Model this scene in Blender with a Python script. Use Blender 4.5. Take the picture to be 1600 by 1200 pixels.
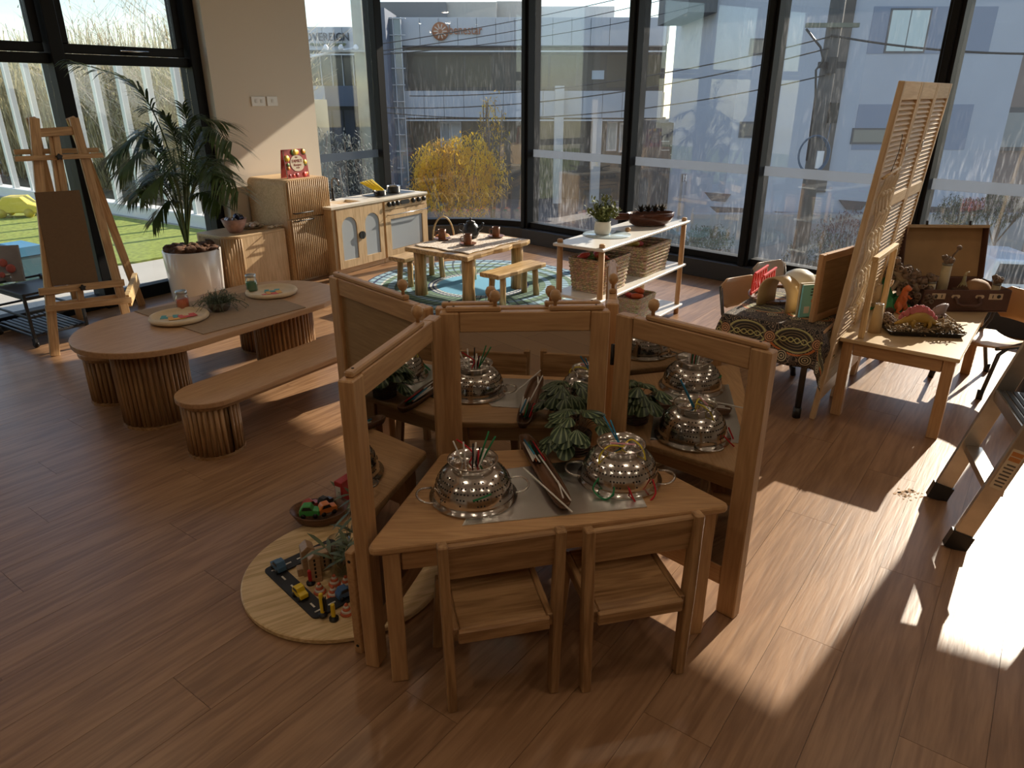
import bpy, bmesh, math, random
from mathutils import Vector, Matrix
R = math.radians
random.seed(7)
for o in list(bpy.data.objects):
    bpy.data.objects.remove(o)
SC = bpy.context.scene
COL = SC.collection

# ---------------------------------------------------------------- camera
FPX, EYE = 1109.0, 1.55
PITCH = math.atan(FPX / 2700.0)
cam = bpy.data.cameras.new('camera'); cam_o = bpy.data.objects.new('camera', cam); COL.objects.link(cam_o)
cam.sensor_fit = 'HORIZONTAL'; cam.sensor_width = 36; cam.lens = FPX / 1600 * 36
cam.clip_start = .05; cam.clip_end = 400
cam_o.location = (0, 0, EYE); cam_o.rotation_euler = (math.pi / 2 - PITCH, 0, 0)
SC.camera = cam_o

# ---------------------------------------------------------------- light
SUN_AZ, SUN_EL = R(46.0), R(25.9)                    # azimuth from +X towards +Y
SUND = Vector((math.cos(SUN_AZ) * math.cos(SUN_EL), math.sin(SUN_AZ) * math.cos(SUN_EL), math.sin(SUN_EL)))
SC.view_settings.view_transform = 'Standard'; SC.view_settings.look = 'None'
SC.view_settings.gamma = 1.0; SC.view_settings.use_curve_mapping = False
SC.view_settings.exposure = 0.8
sl = bpy.data.lights.new('sun', 'SUN'); sl.energy = 5.4; sl.angle = R(.53); sl.color = (1.0, .86, .70)
so = bpy.data.objects.new('sun', sl); COL.objects.link(so)
so.rotation_euler = SUND.to_track_quat('Z', 'Y').to_euler()
W = bpy.data.worlds.new('world'); SC.world = W; W.use_nodes = True
wn = W.node_tree; wn.nodes.clear()
wo = wn.nodes.new('ShaderNodeOutputWorld'); wb = wn.nodes.new('ShaderNodeBackground')
sk = wn.nodes.new('ShaderNodeTexSky'); sk.sky_type = 'NISHITA'; sk.sun_disc = False
sk.sun_elevation = SUN_EL; sk.sun_rotation = math.pi / 2 - SUN_AZ; sk.altitude = 50; sk.air_density = 1.0; sk.dust_density = .25
wtc = wn.nodes.new('ShaderNodeTexCoord'); wmp = wn.nodes.new('ShaderNodeMapping'); wmp.inputs['Scale'].default_value = (2.2, 2.2, 9)
wno = wn.nodes.new('ShaderNodeTexNoise'); wno.inputs['Scale'].default_value = 1.6; wno.inputs['Detail'].default_value = 6
wr = wn.nodes.new('ShaderNodeValToRGB'); wr.color_ramp.elements[0].position = .52; wr.color_ramp.elements[1].position = .72
wmx = wn.nodes.new('ShaderNodeMixRGB'); wmx.inputs['Color2'].default_value = (7.5, 7.6, 7.8, 1)
wn.links.new(wtc.outputs['Generated'], wmp.inputs['Vector']); wn.links.new(wmp.outputs['Vector'], wno.inputs['Vector'])
wn.links.new(wno.outputs['Fac'], wr.inputs['Fac']); wn.links.new(wr.outputs['Color'], wmx.inputs['Fac'])
wn.links.new(sk.outputs['Color'], wmx.inputs['Color1']); wn.links.new(wmx.outputs['Color'], wb.inputs['Color'])
wb.inputs['Strength'].default_value = .15
wn.links.new(wb.outputs['Background'], wo.inputs['Surface'])

# ---------------------------------------------------------------- photo pixel -> point on something it touches
def ray(u, v):
    x, y = (u - 800) / FPX, (v - 600) / FPX
    return Vector((x, math.cos(PITCH) - y * math.sin(PITCH), -(math.sin(PITCH) + y * math.cos(PITCH))))
EYEP = Vector((0, 0, EYE))
def fl(u, v, z=0.0):
    r = ray(u, v); return EYEP + r * ((z - EYE) / r.z)
def onpl(u, v, p, n):
    r = ray(u, v); p = Vector(p); n = Vector(n); return EYEP + r * (n.dot(p - EYEP) / n.dot(r))
def aty(u, v, Y):
    r = ray(u, v); return EYEP + r * (Y / r.y)

# ---------------------------------------------------------------- mesh builder
def TR(x=0, y=0, z=0, rz=0, ry=0, rx=0, s=1):
    m = Matrix.Translation((x, y, z)) @ Matrix.Rotation(rz, 4, 'Z') @ Matrix.Rotation(ry, 4, 'Y') @ Matrix.Rotation(rx, 4, 'X')
    return m @ Matrix.Scale(s, 4) if s != 1 else m
def frame(p, q, up=(0, 0, 1)):
    """matrix with local X from p to q, Z nearest to up, origin p"""
    p, q = Vector(p), Vector(q); x = (q - p).normalized(); up = Vector(up)
    if abs(x.dot(up)) > .98: up = Vector((1, 0, 0)) if abs(x.x) < .9 else Vector((0, 1, 0))
    y = up.cross(x).normalized(); z = x.cross(y)
    m = Matrix((x, y, z)).transposed().to_4x4(); m.translation = p
    return m
class MB:
    def __init__(s): s.v, s.f, s.sm = [], [], []
    def add(s, vs, fs, smooth=False, M=None):
        b = len(s.v)
        s.v += [tuple(M @ Vector(a)) for a in vs] if M is not None else [tuple(a) for a in vs]
        s.f += [[i + b for i in f] for f in fs]; s.sm += [smooth] * len(fs); return s
    def box(s, x0, x1, y0, y1, z0, z1, M=None):
        return s.add([(x0, y0, z0), (x1, y0, z0), (x1, y1, z0), (x0, y1, z0), (x0, y0, z1), (x1, y0, z1), (x1, y1, z1), (x0, y1, z1)],
                     [(3, 2, 1, 0), (4, 5, 6, 7), (0, 1, 5, 4), (1, 2, 6, 5), (2, 3, 7, 6), (3, 0, 4, 7)], M=M)
    def beam(s, p, q, w, h, up=(0, 0, 1)):
        L = (Vector(q) - Vector(p)).length
        return s.box(0, L, -w / 2, w / 2, -h / 2, h / 2, frame(p, q, up))
    def prism(s, poly, z0, z1, M=None, smooth=False):
        n = len(poly)
        a = sum(poly[i][0] * poly[(i + 1) % n][1] - poly[(i + 1) % n][0] * poly[i][1] for i in range(n))
        if a < 0: poly = list(poly)[::-1]
        s.add([(x, y, z0) for x, y in poly] + [(x, y, z1) for x, y in poly], [list(range(n))[::-1], list(range(n, 2 * n))], False, M)
        b = len(s.v) - 2 * n
        for i in range(n):
            j = (i + 1) % n; s.f.append([b + i, b + j, b + n + j, b + n + i]); s.sm.append(smooth)
        return s
    def lathe(s, prof, n=24, M=None, smooth=True, closed=False):
        vs, fs = [], []; k = len(prof)
        for i in range(n):
            a = 2 * math.pi * i / n; c, d = math.cos(a), math.sin(a)
            vs += [(r * c, r * d, z) for r, z in prof]
        for i in range(n):
            j = (i + 1) % n
            for m in range(k - 1 + (1 if closed else 0)):
                m2 = (m + 1) % k
                fs.append((i * k + m, j * k + m, j * k + m2, i * k + m2))
        if not closed:
            if prof[0][0] > 1e-6: fs.append([i * k for i in range(n)][::-1])
            if prof[-1][0] > 1e-6: fs.append([i * k + k - 1 for i in range(n)])
        return s.add(vs, fs, smooth, M)
    def tube(s, path, r, n=8, closed=False, M=None, flat=1.0):
        P = [Vector(p) for p in path]; K = len(P); vs, fs = [], []
        rr = r if isinstance(r, (list, tuple)) else [r] * K
        prev = None
        for i in range(K):
            if closed: t = P[(i + 1) % K] - P[i - 1]
            else: t = P[min(i + 1, K - 1)] - P[max(i - 1, 0)]
            t = t.normalized() if t.length > 1e-9 else Vector((0, 0, 1))
            if prev is None:
                prev = t.orthogonal().normalized()
            nrm = prev - t * prev.dot(t)
            nrm = nrm.normalized() if nrm.length > 1e-6 else t.orthogonal().normalized()
            prev = nrm; bi = t.cross(nrm)
            for j in range(n):
                a = 2 * math.pi * j / n
                vs.append(P[i] + (nrm * math.cos(a) + bi * math.sin(a) * flat) * rr[i])
        for i in range(K if closed else K - 1):
            i2 = (i + 1) % K
            for j in range(n):
                j2 = (j + 1) % n
                fs.append((i * n + j, i * n + j2, i2 * n + j2, i2 * n + j))
        if not closed: fs += [list(range(n))[::-1], [(K - 1) * n + j for j in range(n)]]
        return s.add(vs, fs, True, M)
    def ball(s, c, r, n=12, m=8, M=None, noise=0, seed=0):
        if not isinstance(r, (tuple, list)): r = (r, r, r)
        rng = random.Random(seed); vs = []; fs = []
        vs.append((c[0], c[1], c[2] - r[2]))
        for i in range(1, m):
            t = -math.pi / 2 + math.pi * i / m
            for j in range(n):
                a = 2 * math.pi * j / n; k = 1 + (rng.random() - .5) * noise
                vs.append((c[0] + r[0] * k * math.cos(t) * math.cos(a), c[1] + r[1] * k * math.cos(t) * math.sin(a), c[2] + r[2] * k * math.sin(t)))
        vs.append((c[0], c[1], c[2] + r[2])); T = len(vs) - 1
        for j in range(n):
            j2 = (j + 1) % n
            fs.append((0, 1 + j2, 1 + j)); fs.append((T, T - n + j, T - n + j2))
            for i in range(m - 2):
                a = 1 + i * n
                fs.append((a + j, a + j2, a + n + j2, a + n + j))
        return s.add(vs, fs, True, M)
    def leaf(s, p, d, L, wd, up=(0, 0, 1), droop=0.2, seg=3, thick=False):
        """narrow blade from p along d"""
        p, d, up = Vector(p), Vector(d).normalized(), Vector(up)
        sd = d.cross(up); sd = sd.normalized() if sd.length > 1e-4 else d.orthogonal().normalized()
        vs, fs = [], []
        for i in range(seg + 1):
            t = i / seg; w = wd * math.sin(math.pi * min(1, .12 + .88 * t)) ** .8 if t < 1 else .0005
            c = p + d * (L * t) - Vector((0, 0, droop * L * t * t))
            vs += [c - sd * w / 2, c + sd * w / 2 ]
        for i in range(seg): fs.append((2 * i, 2 * i + 1, 2 * i + 3, 2 * i + 2))
        return s.add(vs, fs, True)
    def mesh(s, name):
        me = bpy.data.meshes.new(name); me.from_pydata(s.v, [], s.f)
        me.polygons.foreach_set('use_smooth', s.sm); me.update(); return me
    def build(s, name, mat, parent=None, M=None, bev=0, seg=1):
        return put(name, s.mesh(name), mat, parent, M, bev, seg)
def put(name, me, mat, parent=None, M=None, bev=0, seg=1):
    if mat is not None and len(me.materials) == 0: me.materials.append(mat)
    o = bpy.data.objects.new(name, me); COL.objects.link(o)
    if parent is not None: o.parent = parent
    if M is not None: o.matrix_local = M
    if bev:
        b = o.modifiers.new('bevel', 'BEVEL'); b.width = bev; b.segments = seg; b.limit_method = 'ANGLE'; b.angle_limit = R(50)
    return o
def bar(name, p, q, w, h, mat, parent=None, up=(0, 0, 1), bev=.003, ext=0):
    """box-section bar, grain along local X"""
    p, q = Vector(p), Vector(q); L = (q - p).length
    return MB().box(-ext, L + ext, -w / 2, w / 2, -h / 2, h / 2).build(name, mat, parent, frame(p, q, up), bev)
def rod(name, p, q, r, mat, parent=None, r2=None, n=12):
    p, q = Vector(p), Vector(q)
    return MB().tube([(0, 0, 0), (0, 0, (q - p).length)], [r, r if r2 is None else r2], n).build(name, mat, parent, frame(p, q) @ Matrix.Rotation(R(90), 4, 'Y'))
def slab(name, x0, x1, y0, y1, z0, z1, mat, parent=None, bev=.003, M=None):
    return MB().box(x0, x1, y0, y1, z0, z1).build(name, mat, parent, M, bev)
def tag(o, label, cat, group=None):
    o['label'] = label; o['category'] = cat
    if group: o['group'] = group
    return o
def thing(name, label, cat, loc=(0, 0, 0), rz=0, group=None):
    o = bpy.data.objects.new(name, None); COL.objects.link(o); o.empty_display_size = .05
    o.location = loc; o.rotation_euler = (0, 0, rz); return tag(o, label, cat, group)
def struct(o, label=None):
    o['kind'] = 'structure'
    if label: o['label'] = label
    return o
def sroot(name, label=None, M=None):
    o = bpy.data.objects.new(name, None); COL.objects.link(o); o.empty_display_size = .05
    if M is not None: o.matrix_local = M
    return struct(o, label)
def stuff(o): o['kind'] = 'stuff'; return o
def dup(root, loc=None, rz=None, label=None, parent=None):
    r = root.copy(); COL.objects.link(r)
    if parent is not None: r.parent = parent
    if loc is not None: r.location = loc
    if rz is not None: r.rotation_euler = (0, 0, rz)
    if label: r['label'] = label
    for ch in list(root.children):
        dup(ch, parent=r)
    return r
def text_mesh(s, size, depth=.002, align='CENTER', sx=1.0):
    c = bpy.data.curves.new('lettering', 'FONT'); c.body = s; c.size = size; c.extrude = depth; c.align_x = align; c.resolution_u = 2
    o = bpy.data.objects.new('lettering', c); COL.objects.link(o)
    dg = bpy.context.evaluated_depsgraph_get(); dg.update()
    me = bpy.data.meshes.new_from_object(o.evaluated_get(dg)); bpy.data.objects.remove(o)
    me.materials.clear()
    if sx != 1: me.transform(Matrix.Diagonal((sx, 1, 1, 1)))
    return me

# ---------------------------------------------------------------- materials
def newmat(name):
    m = bpy.data.materials.new(name); m.use_nodes = True; return m, m.node_tree, m.node_tree.nodes['Principled BSDF']
def setp(b, **k):
    for a, v in k.items(): b.inputs[a.replace('_', ' ')].default_value = v
def plain(name, c, rough=.5, metal=0, spec=.5, var=0, bump=0, bscale=60, **k):
    m, t, b = newmat(name); b.inputs['Base Color'].default_value = (*c, 1); b.inputs['Roughness'].default_value = rough
    b.inputs['Metallic'].default_value = metal; b.inputs['Specular IOR Level'].default_value = spec
    for a, v in k.items(): b.inputs[a.replace('_', ' ')].default_value = v
    if var or bump:
        tc = t.nodes.new('ShaderNodeTexCoord'); n = t.nodes.new('ShaderNodeTexNoise'); n.inputs['Scale'].default_value = bscale; n.inputs['Detail'].default_value = 5
        t.links.new(tc.outputs['Object'], n.inputs['Vector'])
        if var:
            r = t.nodes.new('ShaderNodeValToRGB'); r.color_ramp.elements[0].position = .3; r.color_ramp.elements[1].position = .7
            r.color_ramp.elements[0].color = (*[x * (1 - var) for x in c], 1); r.color_ramp.elements[1].color = (*[min(1, x * (1 + var)) for x in c], 1)
            t.links.new(n.outputs['Fac'], r.inputs['Fac']); t.links.new(r.outputs['Color'], b.inputs['Base Color'])
        if bump:
            bp = t.nodes.new('ShaderNodeBump'); bp.inputs['Strength'].default_value = bump; bp.inputs['Distance'].default_value = .004
            t.links.new(n.outputs['Fac'], bp.inputs['Height']); t.links.new(bp.outputs['Normal'], b.inputs['Normal'])
    return m
def wood(name, dark, light, axis='x', sc=1.0, rough=.42, ring=.55, rand=.12, bump=.15, spec=.4):
    m, t, b = newmat(name); N, Lk = t.nodes, t.links
    tc = N.new('ShaderNodeTexCoord'); mp = N.new('ShaderNodeMapping'); oi = N.new('ShaderNodeObjectInfo')
    s = {'x': (1.3, 16, 16), 'y': (16, 1.3, 16), 'z': (16, 16, 1.3)}[axis]; mp.inputs['Scale'].default_value = [a * sc for a in s]
    ad = N.new('ShaderNodeVectorMath'); ad.operation = 'MULTIPLY_ADD'; ad.inputs[1].default_value = (1, 1, 1)
    cm = N.new('ShaderNodeCombineXYZ'); mu = N.new('ShaderNodeMath'); mu.operation = 'MULTIPLY'; mu.inputs[1].default_value = 7.3
    Lk.new(oi.outputs['Random'], mu.inputs[0])
    for k in range(3): Lk.new(mu.outputs[0], cm.inputs[k])
    Lk.new(tc.outputs['Object'], ad.inputs[0]); Lk.new(cm.outputs[0], ad.inputs[2]); Lk.new(ad.outputs[0], mp.inputs['Vector'])
    n1 = N.new('ShaderNodeTexNoise'); n1.inputs['Scale'].default_value = 1.1; n1.inputs['Detail'].default_value = 3; n1.inputs['Distortion'].default_value = .8
    n2 = N.new('ShaderNodeTexNoise'); n2.inputs['Scale'].default_value = 7; n2.inputs['Detail'].default_value = 4
    Lk.new(mp.outputs[0], n1.inputs['Vector']); Lk.new(mp.outputs[0], n2.inputs['Vector'])
    sn = N.new('ShaderNodeMath'); sn.operation = 'MULTIPLY'; sn.inputs[1].default_value = 26; Lk.new(n1.outputs['Fac'], sn.inputs[0])
    si = N.new('ShaderNodeMath'); si.operation = 'SINE'; Lk.new(sn.outputs[0], si.inputs[0])
    ma = N.new('ShaderNodeMath'); ma.operation = 'MULTIPLY_ADD'; ma.inputs[1].default_value = .5 * ring * .45; Lk.new(si.outputs[0], ma.inputs[0]); Lk.new(n2.outputs['Fac'], ma.inputs[2])
    r = N.new('ShaderNodeValToRGB'); r.color_ramp.elements[0].position = .28; r.color_ramp.elements[1].position = .72
    r.color_ramp.elements[0].color = (*dark, 1); r.color_ramp.elements[1].color = (*light, 1); Lk.new(ma.outputs[0], r.inputs['Fac'])
    hs = N.new('ShaderNodeHueSaturation'); rg = N.new('ShaderNodeMapRange'); rg.inputs['To Min'].default_value = 1 - rand; rg.inputs['To Max'].default_value = 1 + rand
    Lk.new(oi.outputs['Random'], rg.inputs['Value']); Lk.new(rg.outputs[0], hs.inputs['Value']); Lk.new(r.outputs['Color'], hs.inputs['Color'])
    Lk.new(hs.outputs['Color'], b.inputs['Base Color']); b.inputs['Roughness'].default_value = rough; b.inputs['Specular IOR Level'].default_value = spec
    if bump:
        bp = N.new('ShaderNodeBump'); bp.inputs['Strength'].default_value = bump; bp.inputs['Distance'].default_value = .002
        Lk.new(ma.outputs[0], bp.inputs['Height']); Lk.new(bp.outputs['Normal'], b.inputs['Normal'])
    return m
def emis(name, c, s):
    m, t, b = newmat(name); setp(b, Emission_Color=(*c, 1), Emission_Strength=s); b.inputs['Base Color'].default_value = (*c, 1); return m
_beech = ((.42, .235, .105), (.56, .335, .16))
_oak = ((.27, .145, .062), (.44, .26, .12))
WD = {}
for ax in 'xyz':
    WD['beech' + ax] = wood('beech_' + ax, *_beech, axis=ax, ring=.35, rand=.07)
    WD['oak' + ax] = wood('oak_' + ax, *_oak, axis=ax, ring=.7, rand=.08)
    WD['pale' + ax] = wood('pale_oak_' + ax, (.52, .34, .18), (.70, .50, .29), axis=ax, ring=.45, rand=.05, rough=.5)
    WD['pine' + ax] = wood('pine_' + ax, (.55, .37, .17), (.75, .55, .30), axis=ax, ring=.7, rand=.06)
    WD['log' + ax] = wood('log_pine_' + ax, (.40, .245, .10), (.68, .46, .22), axis=ax, ring=.8, rand=.1, sc=.8)
    WD['easel' + ax] = wood('easel_pine_' + ax, (.38, .22, .10), (.54, .34, .17), axis=ax, ring=.8, rand=.08)
WD['tablex'] = wood('table_veneer', (.40, .235, .12), (.50, .305, .165), 'x', ring=.3, rand=.03, bump=.05)
FLOORW = wood('floor_plank_vinyl', (.235, .125, .062), (.36, .205, .108), 'x', sc=.62, rough=.34, ring=.6, rand=.055, bump=.22, spec=.5)
BLACKAL = plain('black_aluminium', (.007, .007, .008), .55, spec=.2)
DARKPL = plain('charcoal_plinth', (.035, .037, .042), .5)
WHITEW = plain('cream_wall_paint', (.70, .62, .52), .85, bump=.05, bscale=120)
STEEL = plain('stainless_steel', (.74, .72, .69), .17, metal=1)
CHROME = plain('chrome', (.75, .75, .76), .08, metal=1)
MIRROR = plain('mirror_acrylic', (.74, .74, .73), .012, metal=1)
BLACKP = plain('black_plastic', (.012, .012, .013), .4)
WHITEP = plain('white_plastic', (.80, .79, .76), .4)
HOLE = plain('dark_hole', (.01, .008, .006), .8)
BLACKMETAL = plain('black_powder_coat', (.018, .018, .020), .5)
LEAFG = plain('palm_green', (.060, .100, .026), .45, var=.35, bscale=9)
TWIG = plain('pale_twig', (.42, .34, .25), .85, var=.3, bscale=12)
CREAM = plain('cream_ceramic', (.78, .74, .64), .35)
TERRA = plain('brown_stoneware', (.22, .085, .035), .4, var=.3, bscale=20)
def schlick(N, Lk, f0=.05):
    g = N.new('ShaderNodeNewGeometry'); d = N.new('ShaderNodeVectorMath'); d.operation = 'DOT_PRODUCT'; Lk.new(g.outputs['Incoming'], d.inputs[0]); Lk.new(g.outputs['Normal'], d.inputs[1])
    ab = N.new('ShaderNodeMath'); ab.operation = 'ABSOLUTE'; Lk.new(d.outputs['Value'], ab.inputs[0])
    sb = N.new('ShaderNodeMath'); sb.operation = 'SUBTRACT'; sb.inputs[0].default_value = 1; sb.use_clamp = True; Lk.new(ab.outputs[0], sb.inputs[1])
    pw = N.new('ShaderNodeMath'); pw.operation = 'POWER'; pw.inputs[1].default_value = 5; Lk.new(sb.outputs[0], pw.inputs[0])
    r = N.new('ShaderNodeMath'); r.operation = 'MULTIPLY_ADD'; r.inputs[1].default_value = 1 - f0; r.inputs[2].default_value = f0; Lk.new(pw.outputs[0], r.inputs[0]); return r
def glassmat(name, tint=(.93, .95, .95), dust=.10, streak=True, seed=0.0):
    """thin pane: clear with fresnel reflection and a film of dust and dried rain"""
    m, t, b = newmat(name); N, Lk = t.nodes, t.links; N.remove(b); out = N['Material Output']
    tr = N.new('ShaderNodeBsdfTransparent'); tr.inputs['Color'].default_value = (*tint, 1)
    gl = N.new('ShaderNodeBsdfGlossy'); gl.inputs['Roughness'].default_value = .015; gl.inputs['Color'].default_value = (.9, .92, .95, 1)
    fr = schlick(N, Lk)
    m1 = N.new('ShaderNodeMixShader'); Lk.new(fr.outputs[0], m1.inputs[0]); Lk.new(tr.outputs[0], m1.inputs[1]); Lk.new(gl.outputs[0], m1.inputs[2])
    df = N.new('ShaderNodeBsdfTranslucent'); df.inputs['Color'].default_value = (.80, .82, .86, 1)
    tc = N.new('ShaderNodeTexCoord'); mp = N.new('ShaderNodeMapping'); mp.inputs['Location'].default_value = (seed, seed * 2.3, 0)
    Lk.new(tc.outputs['Object'], mp.inputs['Vector'])
    n1 = N.new('ShaderNodeTexNoise'); n1.inputs['Scale'].default_value = 1.1; n1.inputs['Detail'].default_value = 3; Lk.new(mp.outputs[0], n1.inputs['Vector'])
    mp2 = N.new('ShaderNodeMapping'); mp2.inputs['Scale'].default_value = (70, 70, 70 if not streak else 9); mp2.inputs['Rotation'].default_value = (.3, .3, 0)
    Lk.new(mp.outputs[0], mp2.inputs['Vector'])
    n2 = N.new('ShaderNodeTexNoise'); n2.inputs['Scale'].default_value = 1.0; n2.inputs['Detail'].default_value = 4; Lk.new(mp2.outputs[0], n2.inputs['Vector'])
    vo = N.new('ShaderNodeTexVoronoi'); vo.inputs['Scale'].default_value = 130; Lk.new(mp.outputs[0], vo.inputs['Vector'])
    rv = N.new('ShaderNodeMapRange'); rv.inputs['From Min'].default_value = .12; rv.inputs['From Max'].default_value = .05; rv.inputs['To Min'].default_value = 0; rv.inputs['To Max'].default_value = .9; Lk.new(vo.outputs['Distance'], rv.inputs['Value'])
    r1 = N.new('ShaderNodeMapRange'); r1.inputs['From Min'].default_value = .45; r1.inputs['From Max'].default_value = .75; r1.inputs['To Max'].default_value = 1; Lk.new(n1.outputs['Fac'], r1.inputs['Value'])
    r2 = N.new('ShaderNodeMapRange'); r2.inputs['From Min'].default_value = .52; r2.inputs['From Max'].default_value = .72; r2.inputs['To Max'].default_value = .8; Lk.new(n2.outputs['Fac'], r2.inputs['Value'])
    mx = N.new('ShaderNodeMath'); mx.operation = 'MULTIPLY'; Lk.new(r1.outputs[0], mx.inputs[0]); Lk.new(r2.outputs[0], mx.inputs[1])
    ax = N.new('ShaderNodeMath'); ax.operation = 'MULTIPLY_ADD'; ax.inputs[1].default_value = .45; Lk.new(rv.outputs[0], ax.inputs[0]); Lk.new(mx.outputs[0], ax.inputs[2])
    fx = N.new('ShaderNodeMath'); fx.operation = 'MULTIPLY_ADD'; fx.inputs[1].default_value = dust * 2.2; fx.inputs[2].default_value = dust * .12; fx.use_clamp = True
    Lk.new(ax.outputs[0], fx.inputs[0])
    m2 = N.new('ShaderNodeMixShader'); Lk.new(fx.outputs[0], m2.inputs[0]); Lk.new(m1.outputs[0], m2.inputs[1]); Lk.new(df.outputs[0], m2.inputs[2])
    Lk.new(m2.outputs[0], out.inputs['Surface']); return m
GLASS = glassmat('dusty_window_glass', dust=.06)
GLASSL = glassmat('clean_window_glass', dust=.02, streak=False)
def filmmat():
    m, t, b = newmat('frosted_film'); N, Lk = t.nodes, t.links; N.remove(b)
    d = N.new('ShaderNodeBsdfDiffuse'); d.inputs['Color'].default_value = (.20, .22, .26, 1); tl = N.new('ShaderNodeBsdfTranslucent'); tl.inputs['Color'].default_value = (.25, .28, .33, 1)
    tr = N.new('ShaderNodeBsdfTransparent'); a = N.new('ShaderNodeMixShader'); a.inputs[0].default_value = .6; c = N.new('ShaderNodeMixShader'); c.inputs[0].default_value = .30
    Lk.new(d.outputs[0], a.inputs[1]); Lk.new(tl.outputs[0], a.inputs[2]); Lk.new(a.outputs[0], c.inputs[1]); Lk.new(tr.outputs[0], c.inputs[2]); Lk.new(c.outputs[0], N['Material Output'].inputs['Surface']); return m
FILM = filmmat()
def clearmat(name, c=(.95, .97, .97), ior=1.45, a=.12):
    m, t, b = newmat(name); N, Lk = t.nodes, t.links; N.remove(b)
    tr = N.new('ShaderNodeBsdfTransparent'); tr.inputs['Color'].default_value = (*c, 1); gl = N.new('ShaderNodeBsdfGlossy'); gl.inputs['Roughness'].default_value = .03
    fr = schlick(N, Lk); ad = N.new('ShaderNodeMath'); ad.operation = 'ADD'; ad.use_clamp = True; ad.inputs[1].default_value = a * .4
    Lk.new(fr.outputs[0], ad.inputs[0]); mx = N.new('ShaderNodeMixShader'); Lk.new(ad.outputs[0], mx.inputs[0]); Lk.new(tr.outputs[0], mx.inputs[1]); Lk.new(gl.outputs[0], mx.inputs[2])
    Lk.new(mx.outputs[0], N['Material Output'].inputs['Surface']); return m
JARGLASS = clearmat('jar_glass')
# ================================================================ the room
LWA = R(56.6); LW = Matrix.Rotation(LWA, 4, 'Z')            # local x along the left glass wall, local y towards its glass
RWA = R(-45); RW = Matrix.Rotation(RWA, 4, 'Z')             # local x along the right glass wall, local y outwards
def lw(s, k, z=0): return LW @ Vector((s, k, z))
def rw(s, k, z=0): return RW @ Vector((s, k, z))
def wing(u, v, k):                                         # pixel -> (s, z) on the plane at depth k of the left wall
    n = LW @ Vector((0, -1, 0)); p = LW.inverted() @ onpl(u, v, lw(0, k), n); return p.x, p.z
def flw(u, v, z=0):
    p = LW.inverted() @ fl(u, v, z); return p.x, p.y
KG = 5.62; YG = 5.834; CEIL = 2.80; PLH = .155
PA = lw(5.95, KG); PB = rw(-5.55, YG)
def arc_pts(sag, n=14, a=PA, b=PB):
    c = b - a; m = (a + b) / 2; nrm = Vector((-c.y, c.x, 0)).normalized(); h = c.length / 2
    rad = (h * h + sag * sag) / (2 * sag); cen = m - nrm * (rad - sag); th = math.asin(h / rad)
    base = math.atan2(nrm.y, nrm.x)
    return [cen + Vector((math.cos(base + th - 2 * th * i / n), math.sin(base + th - 2 * th * i / n), 0)) * rad for i in range(n + 1)], cen, rad
ARC, ACEN, ARAD = arc_pts(.22)
def arc_off(d): return [p + (ACEN - p).normalized() * d for p in ARC]
REND = 2.6
room = [lw(-5, KG), PA] + ARC[1:-1] + [PB, rw(REND, YG), Vector((6.2, -3.2, 0)), Vector((-7.2, -3.2, 0))]
room2 = [(p.x, p.y) for p in room]
# floor: slab below, planks on it
floor_mat = plain('floor_underlay', (.07, .04, .025), .8)
def floor_far():
    m, t, b = newmat('plank_floor_far'); N, Lk = t.nodes, t.links
    tc = N.new('ShaderNodeTexCoord'); mp = N.new('ShaderNodeMapping'); mp.inputs['Rotation'].default_value = (0, 0, R(-53.5))
    br = N.new('ShaderNodeTexBrick'); br.inputs['Scale'].default_value = 1; br.inputs['Brick Width'].default_value = 1.25; br.inputs['Row Height'].default_value = .19
    br.inputs['Mortar Size'].default_value = .0015; br.inputs['Color1'].default_value = (.27, .16, .09, 1); br.inputs['Color2'].default_value = (.34, .21, .12, 1); br.inputs['Mortar'].default_value = (.1, .06, .03, 1)
    Lk.new(tc.outputs['Object'], mp.inputs['Vector']); Lk.new(mp.outputs[0], br.inputs['Vector']); Lk.new(br.outputs['Color'], b.inputs['Base Color']); b.inputs['Roughness'].default_value = .4
    return m
floor = struct(MB().prism(room2, -.25, -.004).build('floor', floor_far()))
FA = R(53.5); FM = Matrix.Rotation(FA, 4, 'Z')
def clip(poly, planes):
    for (nx, ny, d) in planes:                              # keep nx*x+ny*y <= d
        out = []
        for i in range(len(poly)):
            a, b = poly[i], poly[(i + 1) % len(poly)]
            da, db = nx * a[0] + ny * a[1] - d, nx * b[0] + ny * b[1] - d
            if da <= 0: out.append(a)
            if da * db < 0:
                t = da / (da - db); out.append((a[0] + (b[0] - a[0]) * t, a[1] + (b[1] - a[1]) * t))
        poly = out
        if len(poly) < 3: return []
    return poly
def edge_plane(a, b):                                       # interior on the right of a->b
    nx, ny = -(b.y - a.y), (b.x - a.x); l = math.hypot(nx, ny); nx, ny = nx / l, ny / l
    return (nx, ny, nx * a.x + ny * a.y)
planes = [edge_plane(lw(-5, 5.6), lw(5.95, 5.6)), edge_plane(arc_off(.02)[3], arc_off(.02)[7]), edge_plane(arc_off(.02)[7], arc_off(.02)[11]), edge_plane(rw(-5.5, YG - .02), rw(REND, YG - .02)), (0, -1, -.85)]
def in_view(poly):
    for (x, y) in poly:
        d = Vector((x, y, -EYE)); z = d.y * math.cos(PITCH) - d.z * math.sin(PITCH)
        if z > .2:
            u = 800 + FPX * d.x / z; v = 600 - FPX * (d.y * math.sin(PITCH) + d.z * math.cos(PITCH)) / z
            if -140 < u < 1740 and -50 < v < 1330: return True
    return False
PLW, PLL = .19, 1.25
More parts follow.
